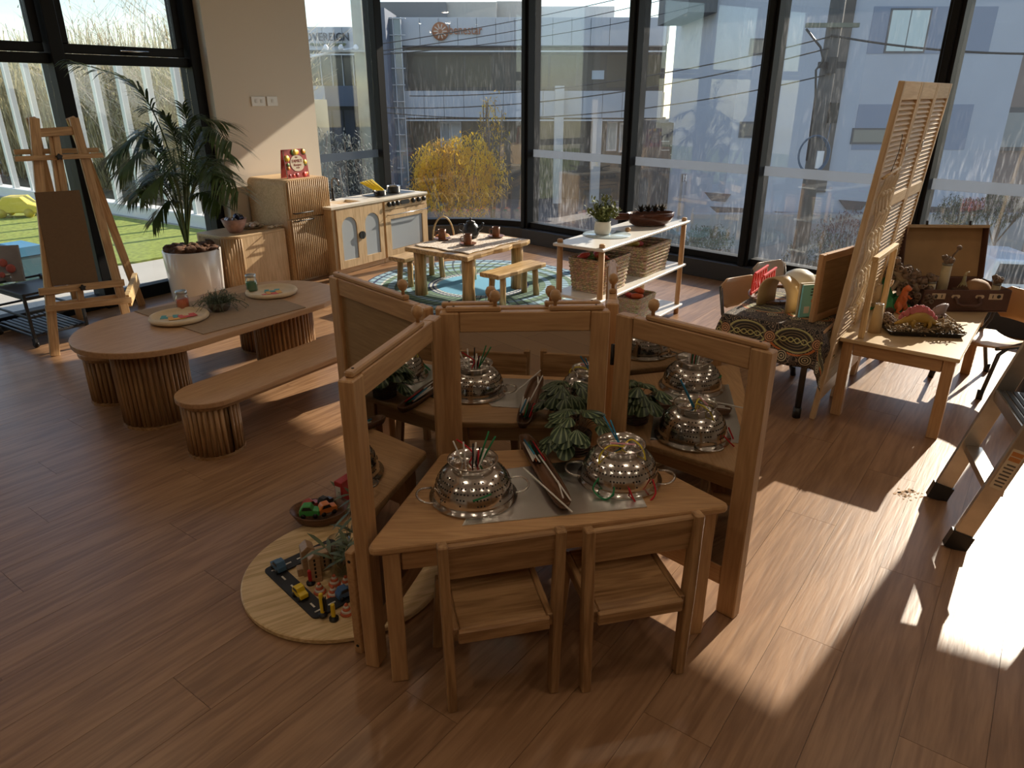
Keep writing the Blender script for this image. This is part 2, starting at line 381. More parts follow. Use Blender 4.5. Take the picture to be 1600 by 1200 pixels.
full_me = MB().box(0, PLL - .0012, 0, PLW - .0012, -.004, 0).mesh('plank'); full_me.materials.append(FLOORW)
rng = random.Random(3); nplank = 0
for j in range(-45, 45):
    off = (j * .4173 + rng.random() * .12) % 1.0 * PLL
    for i in range(-4, 10):
        x0, y0 = i * PLL - off, j * PLW
        loc = [(x0, y0), (x0 + PLL - .0012, y0), (x0 + PLL - .0012, y0 + PLW - .0012), (x0, y0 + PLW - .0012)]
        wpoly = [(lambda p: (p.x, p.y))(FM @ Vector((a, b, 0))) for a, b in loc]
        cl = clip(wpoly, planes)
        if len(cl) < 3 or not in_view(cl + [(sum(p[0] for p in cl) / len(cl), sum(p[1] for p in cl) / len(cl))]): continue
        same = len(cl) == 4 and all(math.dist(a, b) < 1e-6 for a, b in zip(sorted(cl), sorted(wpoly)))
        Mx = FM @ Matrix.Translation((x0, y0, 0))
        if same: put('plank', full_me, None, floor, Mx)
        else:
            inv = Mx.inverted(); lp = [(lambda q: (q.x, q.y))(inv @ Vector((a, b, 0))) for a, b in cl]
            MB().prism(lp, -.004, 0).build('plank', FLOORW, floor, Mx)
        nplank += 1
print('planks', nplank)
ceiling = struct(MB().prism(room2, CEIL, CEIL + .3).build('ceiling', plain('ceiling_white', (.78, .76, .72), .9)))
eave = [PA + (PA - ACEN).normalized() * .3, rw(-7.6, 6.2), rw(-6.1, 6.55), rw(-5.0, 6.7), rw(-4.9, 7.315), rw(-.52, 7.315), rw(-.52, 7.86), rw(3.5, 9.2), rw(3.5, YG)] + [PB] + ARC[1:-1][::-1] + [PA]  # unseen eave, outline shaped so its shade bounds the floor sun patches
struct(MB().prism([(p.x, p.y) for p in eave], CEIL, CEIL + .2).build('trim_1', plain('eave_soffit', (.55, .55, .55), .8)), 'wide grey unseen eave shaped to cut the sun over the right glass wall')
# solid walls that close the room out of view
def wallseg(name, a, b, th=.15, mat=WHITEW):
    return struct(MB().beam((a[0], a[1], CEIL / 2), (b[0], b[1], CEIL / 2), th, CEIL).build(name, mat))
wallseg('wall_back', (-7.2, -3.25), (6.2, -3.25)); e = rw(REND, YG); wallseg('wall_right', (e.x + .07, e.y), (6.27, -3.25))
a = lw(-5, KG); wallseg('wall_back_left', (-7.2, -3.25), (a.x, a.y)); b2 = lw(-1.1, KG); wallseg('wall_left', (a.x, a.y), (b2.x, b2.y))
# column between the two glass walls
col_s0, col_s1 = 3.86, 4.925
column = struct(MB().box(col_s0, col_s1, 5.45, 5.80, 0, CEIL).build('wall_column', WHITEW, None, LW), 'cream plastered column between the two glazed walls')
sw = thing('power_point', 'pair of white wall switch plates on the cream column', 'wall switch', lw(4.35, 5.45, 1.44), LWA)
for (s0, s1) in ((4.215, 4.36), (4.377, 4.492)):
    pl = slab('plate', s0 - 4.35, s1 - 4.35, -.012, 0, 0, .078, WHITEP, sw, .003)
    for q in ((.3, .7) if s1 - s0 > .13 else (.5,)):
        x = s0 - 4.35 + (s1 - s0) * q; slab('rocker', x - .012, x + .012, -.017, -.012, .028, .056, plain('switch_grey', (.66, .65, .62), .4), pl, .002)
# ---- windows
def rail(name, root, x0, x1, y0, y1, z0, z1, mat=BLACKAL, bev=.004): return slab(name, x0, x1, y0, y1, z0, z1, mat, root, bev)
def left_window(n, s0, s1, sash=True):
    w = sroot('window_%d' % n, None, LW)
    rail('mullion', w, s1 - .045, s1 + .045, 5.53, 5.70, 0, CEIL)
    rail('bottom_rail', w, s0 + .045, s1 - .045, 5.57, 5.67, 0, .10)
    rail('transom', w, s0 + .045, s1 - .045, 5.57, 5.67, 1.735, 1.80)
    rail('head_rail', w, s0 + .045, s1 - .045, 5.57, 5.67, CEIL - .08, CEIL)
    slab('glass_pane', s0 + .045, s1 - .045, KG - .004, KG + .004, .10, 1.735, GLASSL, w, 0)
    sa = rail('sash_bottom_rail', w, s0 + .06, s1 - .06, 5.585, 5.66, 1.805, 1.865)
    for x in (s0 + .085, s1 - .085): rail('sash_stile', w, x - .03, x + .03, 5.585, 5.66, 1.865, CEIL - .08)
    slab('upper_glass_pane', s0 + .115, s1 - .115, KG - .004, KG + .004, 1.865, CEIL - .08, GLASSL, w, 0)
    h = slab('sash_handle', (s0 + s1) / 2 - .02, (s0 + s1) / 2 + .05, 5.545, 5.585, 1.815, 1.85, BLACKAL, w, .004)
    MB().tube([(-.1, 0, 0), (.12, 0, 0)], .006, 6).build('handle_bar', STEEL, h, TR((s0 + s1) / 2 + .02, 5.54, 1.83))
    return w
W1 = left_window(1, .45, 1.60); left_window(2, 1.60, 2.755); left_window(3, 2.755, 3.81)
struct(slab('trim_2', -1.2, .45, 5.55, 5.68, 0, CEIL, BLACKAL, None, 0, LW))
def band(root, x0, x1, y): return slab('frosted_band', x0, x1, y - .011, y - .006, .908, .985, FILM, root, 0)
w = sroot('window_4', None, LW)
rail('side_rail', w, col_s1, col_s1 + .03, 5.57, 5.67, 0, CEIL); rail('bottom_rail', w, col_s1, 5.9, 5.55, 5.70, PLH, PLH + .06); rail('head_rail', w, col_s1, 5.9, 5.57, 5.67, CEIL - .08, CEIL)
rail('mullion', w, 5.895, 6.0, 5.54, 5.70, 0, CEIL); slab('glass_pane', col_s1 + .03, 5.895, KG - .004, KG + .004, PLH + .06, CEIL - .08, GLASS, w, 0); band(w, col_s1 + .03, 5.895, KG)
struct(slab('baseboard_left', col_s1, 5.95, 5.48, 5.75, 0, PLH, DARKPL, None, .004, LW))
# curved corner pane
w = sroot('window_5')
def ribbon(o0, o1, z0, z1):
    a, b = arc_off(o0), arc_off(o1); n = len(a); m = MB()
    vs = [(p.x, p.y, z0) for p in a] + [(p.x, p.y, z0) for p in b] + [(p.x, p.y, z1) for p in a] + [(p.x, p.y, z1) for p in b]; fs = []
    for i in range(n - 1):
        fs += [(i, i + 1, n + i + 1, n + i), (2 * n + i, 3 * n + i, 3 * n + i + 1, 2 * n + i + 1), (i, 2 * n + i, 2 * n + i + 1, i + 1), (n + i, n + i + 1, 3 * n + i + 1, 3 * n + i)]
    fs += [(0, n, 3 * n, 2 * n), (n - 1, 3 * n - 1, 4 * n - 1, 2 * n - 1)]
    return m.add(vs, fs)
ribbon(.06, -.06, PLH, PLH + .06).build('bottom_rail', BLACKAL, w); ribbon(.05, -.05, CEIL - .08, CEIL).build('head_rail', BLACKAL, w)
ribbon(.004, -.004, PLH + .06, CEIL - .08).build('glass_pane', GLASS, w)
struct(ribbon(.15, -.12, 0, PLH).build('baseboard_corner', DARKPL))
xs = [-5.55, -4.213, -2.906, -1.63, -.53, .75, 2.03]
for i in range(6):
    w = sroot('window_%d' % (6 + i), None, RW); x0, x1 = xs[i], xs[i + 1]
    rail('mullion', w, x0 - .05, x0 + .05, YG - .10, YG + .09, 0, CEIL)
    rail('bottom_rail', w, x0 + .05, x1 - .05, YG - .06, YG + .06, PLH, PLH + .06); rail('head_rail', w, x0 + .05, x1 - .05, YG - .05, YG + .05, CEIL - .08, CEIL)
    rail('mullion_cap', w, x0 - .025, x0 + .025, YG - .125, YG - .10, PLH, CEIL)
    slab('glass_pane', x0 + .05, x1 - .05, YG - .004, YG + .004, PLH + .06, CEIL - .08, GLASS, w, 0); band(w, x0 + .05, x1 - .05, YG)
struct(slab('trim_3', 2.15, REND, YG - .1, YG + .1, 0, CEIL, BLACKAL, None, 0, RW))
struct(slab('baseboard_right', -5.58, REND, YG - .15, YG + .2, 0, PLH, DARKPL, None, .004, RW))
# ceiling downlights of the room
dl_em = emis('downlight_glow', (1.0, .82, .62), 52)
k = 0
for (x, y) in ((-2.4, 1.2), (-.8, 1.2), (.8, 1.2), (2.4, 1.2), (-2.4, 3.2), (-.8, 3.2), (.8, 3.2), (2.4, 3.2), (-1.6, -.8), (0, -.8), (1.6, -.8), (-3.6, -.8), (-4.4, 1.2), (3.4, -.8)):
    d = thing('downlight', 'round recessed downlight in the white ceiling out of view', 'light', (x, y, CEIL), 0, 'ceiling downlights')
    MB().lathe([(.062, -.001), (.062, -.014), (.075, -.014), (.08, 0)], 20).build('bezel', WHITEP, d)
    MB().lathe([(.0, -.012), (.061, -.012), (.061, -.004), (0, -.004)], 20).build('lens', dl_em, d)
# ================================================================ mirror dividers and the front table
CBE = WD['beechx']
def panel(parent, a, b, H=.9, front=None, insert=None, strip=True, knob_t=.72, knob_side=0, post_w=.062, th=.042, rec=.0, backing=True, zb=0):
    """one framed divider panel from a to b (floor points); front = side (+1/-1 in local y) that shows the insert's mirror"""
    a, b = Vector((*a[:2], 0)), Vector((*b[:2], 0)); L = (b - a).length; Mx = frame(a, b)
    po = []
    for x in (post_w / 2, L - post_w / 2):
        q = MB().box(zb, H, -post_w / 2, post_w / 2, -th / 2, th / 2).build('post', CBE, parent, Mx @ TR(x) @ Matrix.Rotation(R(-90), 4, 'Y') @ Matrix.Rotation(R(90), 4, 'X'), .004)
        po.append(q)
        for zz in (H - .05, .12):
            MB().lathe([(.0, 0), (.0055, 0), (.0055, .0012), (0, .0012)], 10).build('screw_hole', HOLE, q, TR(zz, 0, 0) @ Matrix.Translation((0, -post_w / 2 if x < L / 2 else post_w / 2, 0)) @ Matrix.Rotation(R(90 if x < L / 2 else -90), 4, 'X'))
    for (z0, z1, nm) in ((H - .066, H, 'top_rail'), (.10, .17, 'bottom_rail')):
        MB().box(post_w + .0008, L - post_w - .0008, -.016, .016, z0, z1).build(nm, CBE, parent, Mx, .003)
    if insert is not None:
        s = front or 1
        MB().box(post_w, L - post_w, -.002, .002, .17, H - .066).build('mirror_sheet' if insert is MIRROR else 'infill_board', insert, parent, Mx @ TR(0, s * (.012 if insert is MIRROR else .004), 0))
        if backing: MB().box(post_w, L - post_w, -.003, .003, .17, H - .066).build('backing_board', WD['oakx'], parent, Mx @ TR(0, s * .003 if insert is MIRROR else -s * .0025, 0))
    for kside in (() if not strip else (0, 1) if strip == 'both' else (knob_side,)):
        fr_ = .36 if strip == 'both' else .8
        x0, x1 = (.02, L * fr_) if kside == 0 else (L * (1 - fr_), L - .02)
        s = MB().box(x0, x1, -.013, .013, H + .0005, H + .017).build('locking_strip', CBE, parent, Mx, .004)
        xk = x1 - .02 if kside == 0 else x0 + .02
        MB().lathe([(.006, 0), (.006, .012), (.012, .017), (.0175, .028), (.018, .037), (.013, .048), (.0, .053)], 16).build('knob', CBE, s, TR(xk, 0, H + .017))
        xe = x0 + .025 if kside == 0 else x1 - .025
        MB().lathe([(0, 0), (.004, 0), (.004, .001), (0, .001)], 8).build('screw_hole', HOLE, s, TR(xe, 0, H + .017))
    return Mx, L
HL, HRt = (-.232, 2.192), (.316, 2.216)
div = thing('mirror_divider', 'three-wing wooden divider with mirror panels standing around the trapezoid table', 'room divider', (0, 0, 0))
panel(div, HL, HRt, front=-1, insert=MIRROR, strip='both')
wl = panel(div, (-.408, 1.60), (-.242, 2.158), front=-1, insert=MIRROR, strip=True)
wr = panel(div, (.345, 2.185), (.715, 1.815), front=-1, insert=MIRROR, strip=True, knob_side=1)
for (x, y) in ((-.245, 2.17), (.33, 2.19)):
    for z in (.72, .2): MB().tube([(0, 0, 0), (0, 0, .07)], .007, 8).build('hinge', BLACKMETAL, div, TR(x, y, z))
div2 = thing('backing_divider', 'second folding divider standing behind the mirrored one with plain wood infill', 'room divider', (0, 0, 0))
pin = wood('infill_ply', (.30, .18, .075), (.40, .25, .11), 'x', ring=.2, rough=.6)
panel(div2, (-.69, 2.69), (-.272, 2.236), front=-1, insert=pin)
panel(div2, (-.25, 2.245), (.308, 2.268), front=-1, insert=pin, strip='both')
panel(div2, (.335, 2.285), (.415, 2.90), front=-1, insert=pin, knob_side=1, strip=True)
# small low board beside the left wing
lb = thing('low_wooden_post', 'low narrow wooden post standing against the outside of the left mirror wing', 'wooden post', (-.458, 1.655, 0), R(70))
slab('board', 0, .04, -.013, .013, 0, .36, WD['beechx'], lb, .003)
for z in (.03, .33): MB().lathe([(0, 0), (.005, 0), (.005, .001), (0, .001)], 8).build('screw_hole', HOLE, lb, TR(-.0005, 0, z, ry=R(-90)))

# trapezoid table
TZ = .46
tc_ = [fl(585, 857, TZ), fl(1147, 790, TZ), fl(1000, 696, TZ), fl(690, 720, TZ)]
tc_[0] = fl(568, 861, TZ); tc_[2] = Vector((.335, 2.125, TZ)); tc_[3] = Vector((-.232, 2.06, TZ))
tt = thing('trapezoid_table', 'low trapezoid wooden table inside the mirrored divider holding the colanders', 'table', (.1, 1.85, 0), 0)
def rounded(poly, r, n=4):
    out = []; m = len(poly)
    for i in range(m):
        p, a, b = Vector(poly[i][:2]), Vector(poly[i - 1][:2]), Vector(poly[(i + 1) % m][:2])
        d1, d2 = (a - p).normalized(), (b - p).normalized(); ang = d1.angle(d2); t = r / math.tan(ang / 2)
        s, e = p + d1 * t, p + d2 * t
        for k in range(n + 1):
            u = k / n; out.append(tuple((s * (1 - u) + p * u) * (1 - u) + (p * (1 - u) + e * u) * u))
    return out
off = Vector((.1, 1.85))
MB().prism([(x - .1, y - 1.85) for x, y in rounded([(p.x, p.y) for p in tc_], .025)], TZ - .024, TZ).build('table_top', WD['beechx'], tt, None, .007, 2)
cen = sum((Vector((p.x, p.y)) for p in tc_), Vector((0, 0))) / 4
lg = []
for p in tc_:
    q = Vector((p.x, p.y)); q = q + (cen - q).normalized() * .075; lg.append(q - off)
    bar('leg', (q.x - .1, q.y - 1.85, 0), (q.x - .1, q.y - 1.85, TZ - .025), .046, .046, WD['beechx'], tt, up=(.98, .2, 0))
for i in range(4):
    a, b = lg[i], lg[(i + 1) % 4]; d = (b - a).normalized() * .026
    bar('apron', (*(a + d), TZ - .06), (*(b - d), TZ - .06), .02, .062, WD['beechx'], tt)
for u in (.22, .87):
    q = lg[0] * (1 - u) + lg[1] * u; MB().ball((0, 0, 0), .008, 8, 6).build('bolt_head', CHROME, tt, TR(q.x, q.y - .014, TZ - .055))

# children's wooden chairs
def make_chair(label, loc, rz):
    t = thing('wooden_chair', label, 'chair', loc, rz, "children's chairs at the trapezoid table")
    OX = WD['oakx']; w2 = .142
    for s in (-1, 1):
        MB().prism([(-.018, 0), (.016, 0), (.021, .26), (.016, .53), (-.016, .53), (-.021, .26)], -.013, .013).build('back_leg', WD['oaky'], t, TR(s * w2, .0, 0) @ Matrix.Rotation(R(1.0 * s), 4, 'Y') @ Matrix(((0, 0, 1, 0), (1, 0, 0, 0), (0, 1, 0, 0), (0, 0, 0, 1))), .003)
        bar('front_leg', (s * (w2 + .005), .245, 0), (s * (w2 - .012), .228, .262), .026, .034, OX, t, up=(1, 0, 0))
        bar('seat_side_rail', (s * (w2 - .016), -.01, .255), (s * (w2 - .016), .245, .268), .018, .042, OX, t)
    MB().box(-w2 + .026, w2 - .026, -.012, .25, -.011, .011).build('seat', OX, t, TR(0, 0, .265, rx=R(2.5)), .003)
    MB().box(-w2 + .02, w2 - .02, -.026, -.010, -.026, .012).build('seat_front_edge', OX, t, TR(0, 0, .262), .003)
    MB().box(-w2 - .012, w2 + .012, -.010, .010, -.052, .052).build('backrest', OX, t, TR(0, .012, .468, rx=R(5)), .004)
    return t
c1 = make_chair('left wooden child chair with solid backrest, tucked at the trapezoid table', (-.024, 1.486, 0), R(13.5))
c2 = make_chair('right wooden child chair with solid backrest, nearer the right mirror wing', (.342, 1.556, 0), R(14))

# colanders
def colander(label, p, rz, sc=1.0):
    t = thing('colander', label, 'colander', (p.x, p.y, TZ + .0035), rz, 'upturned steel colanders')
    H, r0 = .094 * sc, .116 * sc; prof = [(r0 * 1.10, .0), (r0 * 1.11, .004), (r0 * 1.0, .007)]
    for i in range(1, 11):
        a = i / 10 * R(72); prof.append((r0 * math.cos(a) ** .62, .007 + H * math.sin(a) / math.sin(R(72))))
    prof += [(0.0, H + .0065)]
    MB().lathe(prof, 40).build('bowl', STEEL, t)
    fr = .063 * sc; zt = H + .006
    MB().lathe([(fr * .84, zt - .012), (fr * .9, zt + .006), (fr * 1.08, zt + .019), (fr * 1.16, zt + .021), (fr * 1.16, zt + .019), (fr * 1.06, zt + .014), (fr * .95, zt + .003), (fr * .95, zt - .012)], 32, closed=True).build('foot_ring', STEEL, t)
    for s in (-1, 1):
        pts = [(s * r0 * 1.03, .034 * math.cos(R(a)) * 1.0, .012) for a in ()]
        path = []
        for i in range(13):
            a = -math.pi / 2 + math.pi * i / 12
            path.append((s * (r0 * 1.02 + .046 * sc * math.cos(a) ** .7 if abs(a) < 1.5 else r0 * 1.0), 0.044 * sc * math.sin(a), .016 + .006 * math.cos(a)))
        MB().tube(path, .0038, 8).build('handle', STEEL, t)
    m = MB(); rg = random.Random(4)
    for g in range(12):
        az = g * math.pi / 6
        for (ia, ib) in [(i, j) for i in range(5) for j in range(5) if abs(i - 2) + abs(j - 2) <= (3 if g % 2 else 2)]:
            el = R(8 + (ib + .5) * 10); aa = az + (ia - 2) * R(4.6) / max(.5, math.cos(el))
            r = r0 * math.cos(el) ** .62; z = .007 + H * math.sin(el) / math.sin(R(72))
            if el > R(60): continue
            c = Vector((r * math.cos(aa), r * math.sin(aa), z)); e2 = el + .05
            tg = Vector((r0 * math.cos(e2) ** .62 * math.cos(aa), r0 * math.cos(e2) ** .62 * math.sin(aa), .007 + H * math.sin(e2) / math.sin(R(72)))) - c
            nr = Vector((-math.sin(aa), math.cos(aa), 0)).cross(tg).normalized()
            if nr.dot(Vector((math.cos(aa), math.sin(aa), .3))) < 0: nr = -nr
            m.lathe([(0, .0006), (.0027, .0006), (.0027, -.0008)], 6, frame(c, c + nr) @ Matrix.Rotation(R(90), 4, 'Y'), False)
    for i in range(24):
        a = i * 2.4; r = fr * .75 * math.sqrt(i / 24); m.lathe([(0, .0004), (.002, .0004), (.002, -.0004)], 6, TR(r * math.cos(a), r * math.sin(a), H + .0068 + .0001 * 0), False)
    stuff(m.build('perforations', HOLE, t))
    return t, H, r0
COLS = dict(white=(.80, .78, .74), red=(.55, .02, .03), green=(.02, .22, .08), black=(.012, .012, .014), yellow=(.75, .60, .06), orange=(.70, .16, .03), blue=(.03, .22, .38), pink=(.80, .38, .45))
PIPE = {k: plain('pipe_cleaner_' + k, v, .85, bump=.4, bscale=900) for k, v in COLS.items()}
pcl = Vector((fl(740, 775, TZ)[0], fl(740, 775, TZ)[1], 0)); pcr = fl(967, 748, TZ)
cA, cH, cR = colander('upturned steel colander nearest the left mirror wing, pipe cleaners in its foot', pcl, R(14))
cB, _, _ = colander('upturned steel colander by the potted plant, threaded with looped pipe cleaners', pcr, R(-12))
PCN = {}
PCW = {('white', 'L'): ['leftmost', 'second from left', 'rightmost', 'rearmost'], ('black', 'L'): ['taller', 'shorter'], ('green', 'L'): ['tallest', 'second tallest', 'sideways'], ('red', 'L'): ['straight', 'crooked'],
       ('yellow', 'R'): ['left arching', 'right arching'], ('blue', 'R'): ['longer', 'shorter'], ('red', 'T'): ['left', 'right'], ('green', 'T'): ['left', 'middle', 'right'], ('black', 'T'): ['leftmost', 'second', 'third', 'rightmost'], ('orange', 'T'): ['left', 'right'],
       ('white', 'T'): ['lower left', 'lower right', 'right side', 'rightmost', 'longest slanting', 'second longest slanting', 'shortest upper']}
def cleaner(col, pts, where, base=None, r=.0026):
    nm = {'L': 'standing in the left colander', 'R': 'looped through the right colander', 'T': 'lying in the long wooden tray'}[where]
    o = base or Vector((0, 0, 0)); p0 = Vector(pts[0]) + o
    q = [Vector(p) + o - p0 for p in pts]
    # smooth
    if len(q) > 2:
        out = []
        for i in range(len(q) - 1):
            a = q[max(i - 1, 0)]; b = q[i]; c = q[i + 1]; d = q[min(i + 2, len(q) - 1)]
            for k in range(5):
                u = k / 5; out.append(.5 * ((2 * b) + (c - a) * u + (2 * a - 5 * b + 4 * c - d) * u * u + (-a + 3 * b - 3 * c + d) * u ** 3))
        q = out + [q[-1]]
    ob = MB().tube(q, r, 6).build('pipe_cleaner', PIPE[col], None, Matrix.Translation(p0))
    k = (col, where); PCN[k] = PCN.get(k, 0) + 1
    word = PCW.get(k, [''])[PCN[k] - 1] if PCN[k] <= len(PCW.get(k, [''])) else ''
    return tag(ob, ('%s %s pipe cleaner %s' % (word, col, nm)).strip(), 'pipe cleaner', 'pipe cleaners ' + nm)
zf = TZ + .0035 + cH + .0065
bL = Vector((pcl.x, pcl.y, zf)); bR = Vector((pcr.x, pcr.y, zf))
for col, (x, y), (dx, dy, dz) in [('white', (-.03, .01), (-.025, .0, .07)), ('white', (-.02, -.005), (-.005, 0, .075)), ('black', (.0, -.015), (.003, 0, .075)), ('black', (.008, .01), (.012, 0, .05)),
        ('green', (.016, .012), (.03, .01, .095)), ('green', (.02, .0), (.045, .01, .085)), ('white', (.018, -.01), (.02, 0, .055)), ('white', (.005, .018), (.004, 0, .062)), ('red', (.015, .002), (.002, .0, .045))]:
    cleaner(col, [(x, y, .001), (x + dx, y + dy, dz)], 'L', bL)
cleaner('red', [(-.01, .012, .001), (.0, .012, .03), (-.022, .02, .052), (-.046, .02, .07)], 'L', bL)
cleaner('green', [(.005, -.1125, -.052), (.03, -.104, -.047), (.055, -.092, -.042)], 'L', bL)
cleaner('yellow', [(-.065, -.06, -.05), (-.07, -.05, -.005), (-.04, -.02, .018), (.005, .0, .006)], 'R', bR)
cleaner('yellow', [(.005, .0, .004), (.03, .0, .03), (.06, -.035, .012), (.07, -.06, -.05)], 'R', bR)
cleaner('pink', [(-.036, -.02, .0285), (.036, -.03, .0285)], 'R', bR)
cleaner('blue', [(0, .005, .002), (-.05, .045, .085)], 'R', bR)
cleaner('blue', [(.0, .0, .002), (-.03, .04, .075)], 'R', bR)
cleaner('green', [(-.07, -.079, -.052), (-.09, -.098, -.082), (-.06, -.125, -.10), (-.035, -.12, -.085), (-.03, -.098, -.058)], 'R', bR)
cleaner('red', [(.01, -.118, -.066), (.03, -.135, -.105), (.06, -.13, -.112), (.09, -.11, -.09), (.085, -.08, -.06)], 'R', bR)
# mirrored steel sheet under the colanders
sh = [fl(722, 822, TZ), fl(1011, 793, TZ), fl(972, 712, TZ), fl(772, 736, TZ)]
shc = sum((Vector((p.x, p.y)) for p in sh), Vector((0, 0))) / 4
tag(MB().prism([(p.x - shc.x, p.y - shc.y) for p in sh], 0, .0022).build('steel_sheet', plain('brushed_mirror_sheet', (.72, .72, .70), .28, metal=1), None, TR(shc.x, shc.y, TZ + .0004)), 'thin reflective steel sheet lying under the two colanders', 'metal sheet')
# long boat-shaped wooden tray
ta, tb = fl(818, 688, TZ), fl(884, 800, TZ); tl_ = (tb - ta).length
tray = thing('wooden_tray', 'long narrow dark wooden tray of pipe cleaners between the colanders', 'tray', (ta.x, ta.y, TZ + .003), math.atan2(tb.y - ta.y, tb.x - ta.x))
darkw = wood('walnut_tray', (.10, .045, .02), (.17, .08, .038), 'x', rough=.4)
def boat(L, wd, h, th=.006, n=28):
    m = MB(); rings = []
    def outline(k, inset):
        o = []
        for i in range(n):
            a = 2 * math.pi * i / n; c, s = math.cos(a), math.sin(a)
            x = L / 2 + (L / 2 - inset) * math.copysign(abs(c) ** .55, c); y = (wd / 2 - inset) * math.copysign(abs(s) ** .55, s); o.append((x, y))
        return o
    lv = [(.008, 0), (.003, h * .5), (0, h), (th, h), (th + .003, h * .5), (th + .008, th)]
    vs = [];
    for ins, z in lv: vs += [(x, y, z) for x, y in outline(n, ins)]
    fs = [list(range(n))[::-1], [5 * n + i for i in range(n)]]
    for k in range(5):
        for i in range(n): fs.append((k * n + i, k * n + (i + 1) % n, (k + 1) * n + (i + 1) % n, (k + 1) * n + i))
    return m.add(vs, fs, True)
boat(tl_, .062, .022).build('tray_body', darkw, tray)
rg = random.Random(11); TM = tray.matrix_basis.copy()
tdir = Vector((tb.x - ta.x, tb.y - ta.y, 0)).normalized(); tside = Vector((-tdir.y, tdir.x, 0))
for i, col in enumerate(['yellow', 'red', 'red', 'green', 'green', 'black', 'black', 'black', 'green', 'orange', 'black', 'orange', 'white', 'white', 'blue', 'white', 'white']):
    y = .021 - i * .0026; z = .013 + .004 * (i % 3) + (.012 if i > 11 else 0); x0 = .055 + rg.random() * .03; L = .11 + rg.random() * .02
    sk_ = (rg.random() - .5) * .012
    a = Vector((ta.x, ta.y, TZ + .003)) + tdir * x0 + tside * max(-.02, min(.021, y)); b = a + tdir * min(L, tl_ - .02 - x0) + tside * sk_
    cleaner(col, [(0, 0, z), tuple(b - a + Vector((0, 0, z + (.004 if i > 11 else 0))))], 'T', a)
for (u0, v0, u1, v1) in ((818, 731, 894, 800), (842, 711, 892, 782), (872, 752, 880, 778)):
    a, b = fl(u0, v0, TZ + .035), fl(u1, v1, TZ + .03); cleaner('white', [tuple(a), tuple(b)], 'T')
# variegated plant in a small basket
pp = fl(898, 708, TZ)
pl = thing('potted_peperomia', 'striped-leaf plant in a small woven pot on the trapezoid table', 'potted plant', (pp.x + .005, pp.y + .01, TZ), 0)
def wicker(name, c1, c2, sx=60, sz=60):
    m, t, b = newmat(name); N, Lk = t.nodes, t.links
    tc = N.new('ShaderNodeTexCoord'); mp = N.new('ShaderNodeMapping'); mp.inputs['Scale'].default_value = (1, 1, 1); Lk.new(tc.outputs['Object'], mp.inputs['Vector'])
    br = N.new('ShaderNodeTexBrick'); br.inputs['Scale'].default_value = sx; br.inputs['Color1'].default_value = (*c1, 1); br.inputs['Color2'].default_value = (*c2, 1); br.inputs['Mortar'].default_value = (c2[0] * .2, c2[1] * .2, c2[2] * .2, 1)
    br.inputs['Brick Width'].default_value = 1.1; br.inputs['Row Height'].default_value = .5; br.inputs['Mortar Size'].default_value = .07; br.inputs['Mortar Smooth'].default_value = .8
    sp = N.new('ShaderNodeSeparateXYZ'); cb = N.new('ShaderNodeCombineXYZ'); ad = N.new('ShaderNodeMath'); ad.operation = 'ADD'
    Lk.new(mp.outputs[0], sp.inputs[0]); Lk.new(sp.outputs[0], ad.inputs[0]); Lk.new(sp.outputs[1], ad.inputs[1]); Lk.new(ad.outputs[0], cb.inputs[0]); Lk.new(sp.outputs[2], cb.inputs[1]); Lk.new(cb.outputs[0], br.inputs['Vector'])
    no = N.new('ShaderNodeTexNoise'); no.inputs['Scale'].default_value = 40; Lk.new(tc.outputs['Object'], no.inputs['Vector'])
    mx = N.new('ShaderNodeMixRGB'); mx.blend_type = 'OVERLAY'; mx.inputs[0].default_value = .7; Lk.new(br.outputs['Color'], mx.inputs[1]); Lk.new(no.outputs['Color'], mx.inputs[2])
    hs = N.new('ShaderNodeHueSaturation'); hs.inputs['Saturation'].default_value = .8; Lk.new(mx.outputs[0], hs.inputs['Color'])
    Lk.new(hs.outputs[0], b.inputs['Base Color']); b.inputs['Roughness'].default_value = .8
    bp = N.new('ShaderNodeBump'); bp.inputs['Strength'].default_value = .8; bp.inputs['Distance'].default_value = .006; bp.invert = True; Lk.new(br.outputs['Fac'], bp.inputs['Height']); Lk.new(bp.outputs[0], b.inputs['Normal']); return m
WICK = wicker('seagrass_weave', (.78, .56, .31), (.52, .34, .17), 42)
WICKD = wicker('dark_willow_weave', (.20, .12, .07), (.12, .07, .04), 150)
WICKL = wicker('pale_wicker_weave', (.74, .58, .36), (.58, .42, .23), 70)
m = MB().lathe([(.0, 0), (.038, 0), (.044, .03), (.048, .068), (.044, .068), (.04, .05), (0, .05)], 28); m.build('woven_pot', WICKD, pl)
m = MB()
for i in range(7): m.tube([(.0475 * math.cos(a * R(15)) * (1 - .014 * (6 - i)), .0475 * math.sin(a * R(15)) * (1 - .014 * (6 - i)), .006 + i * .0105) for a in range(24)], .0026, 5, True)
m.build('woven_bands', WICKD, pl)
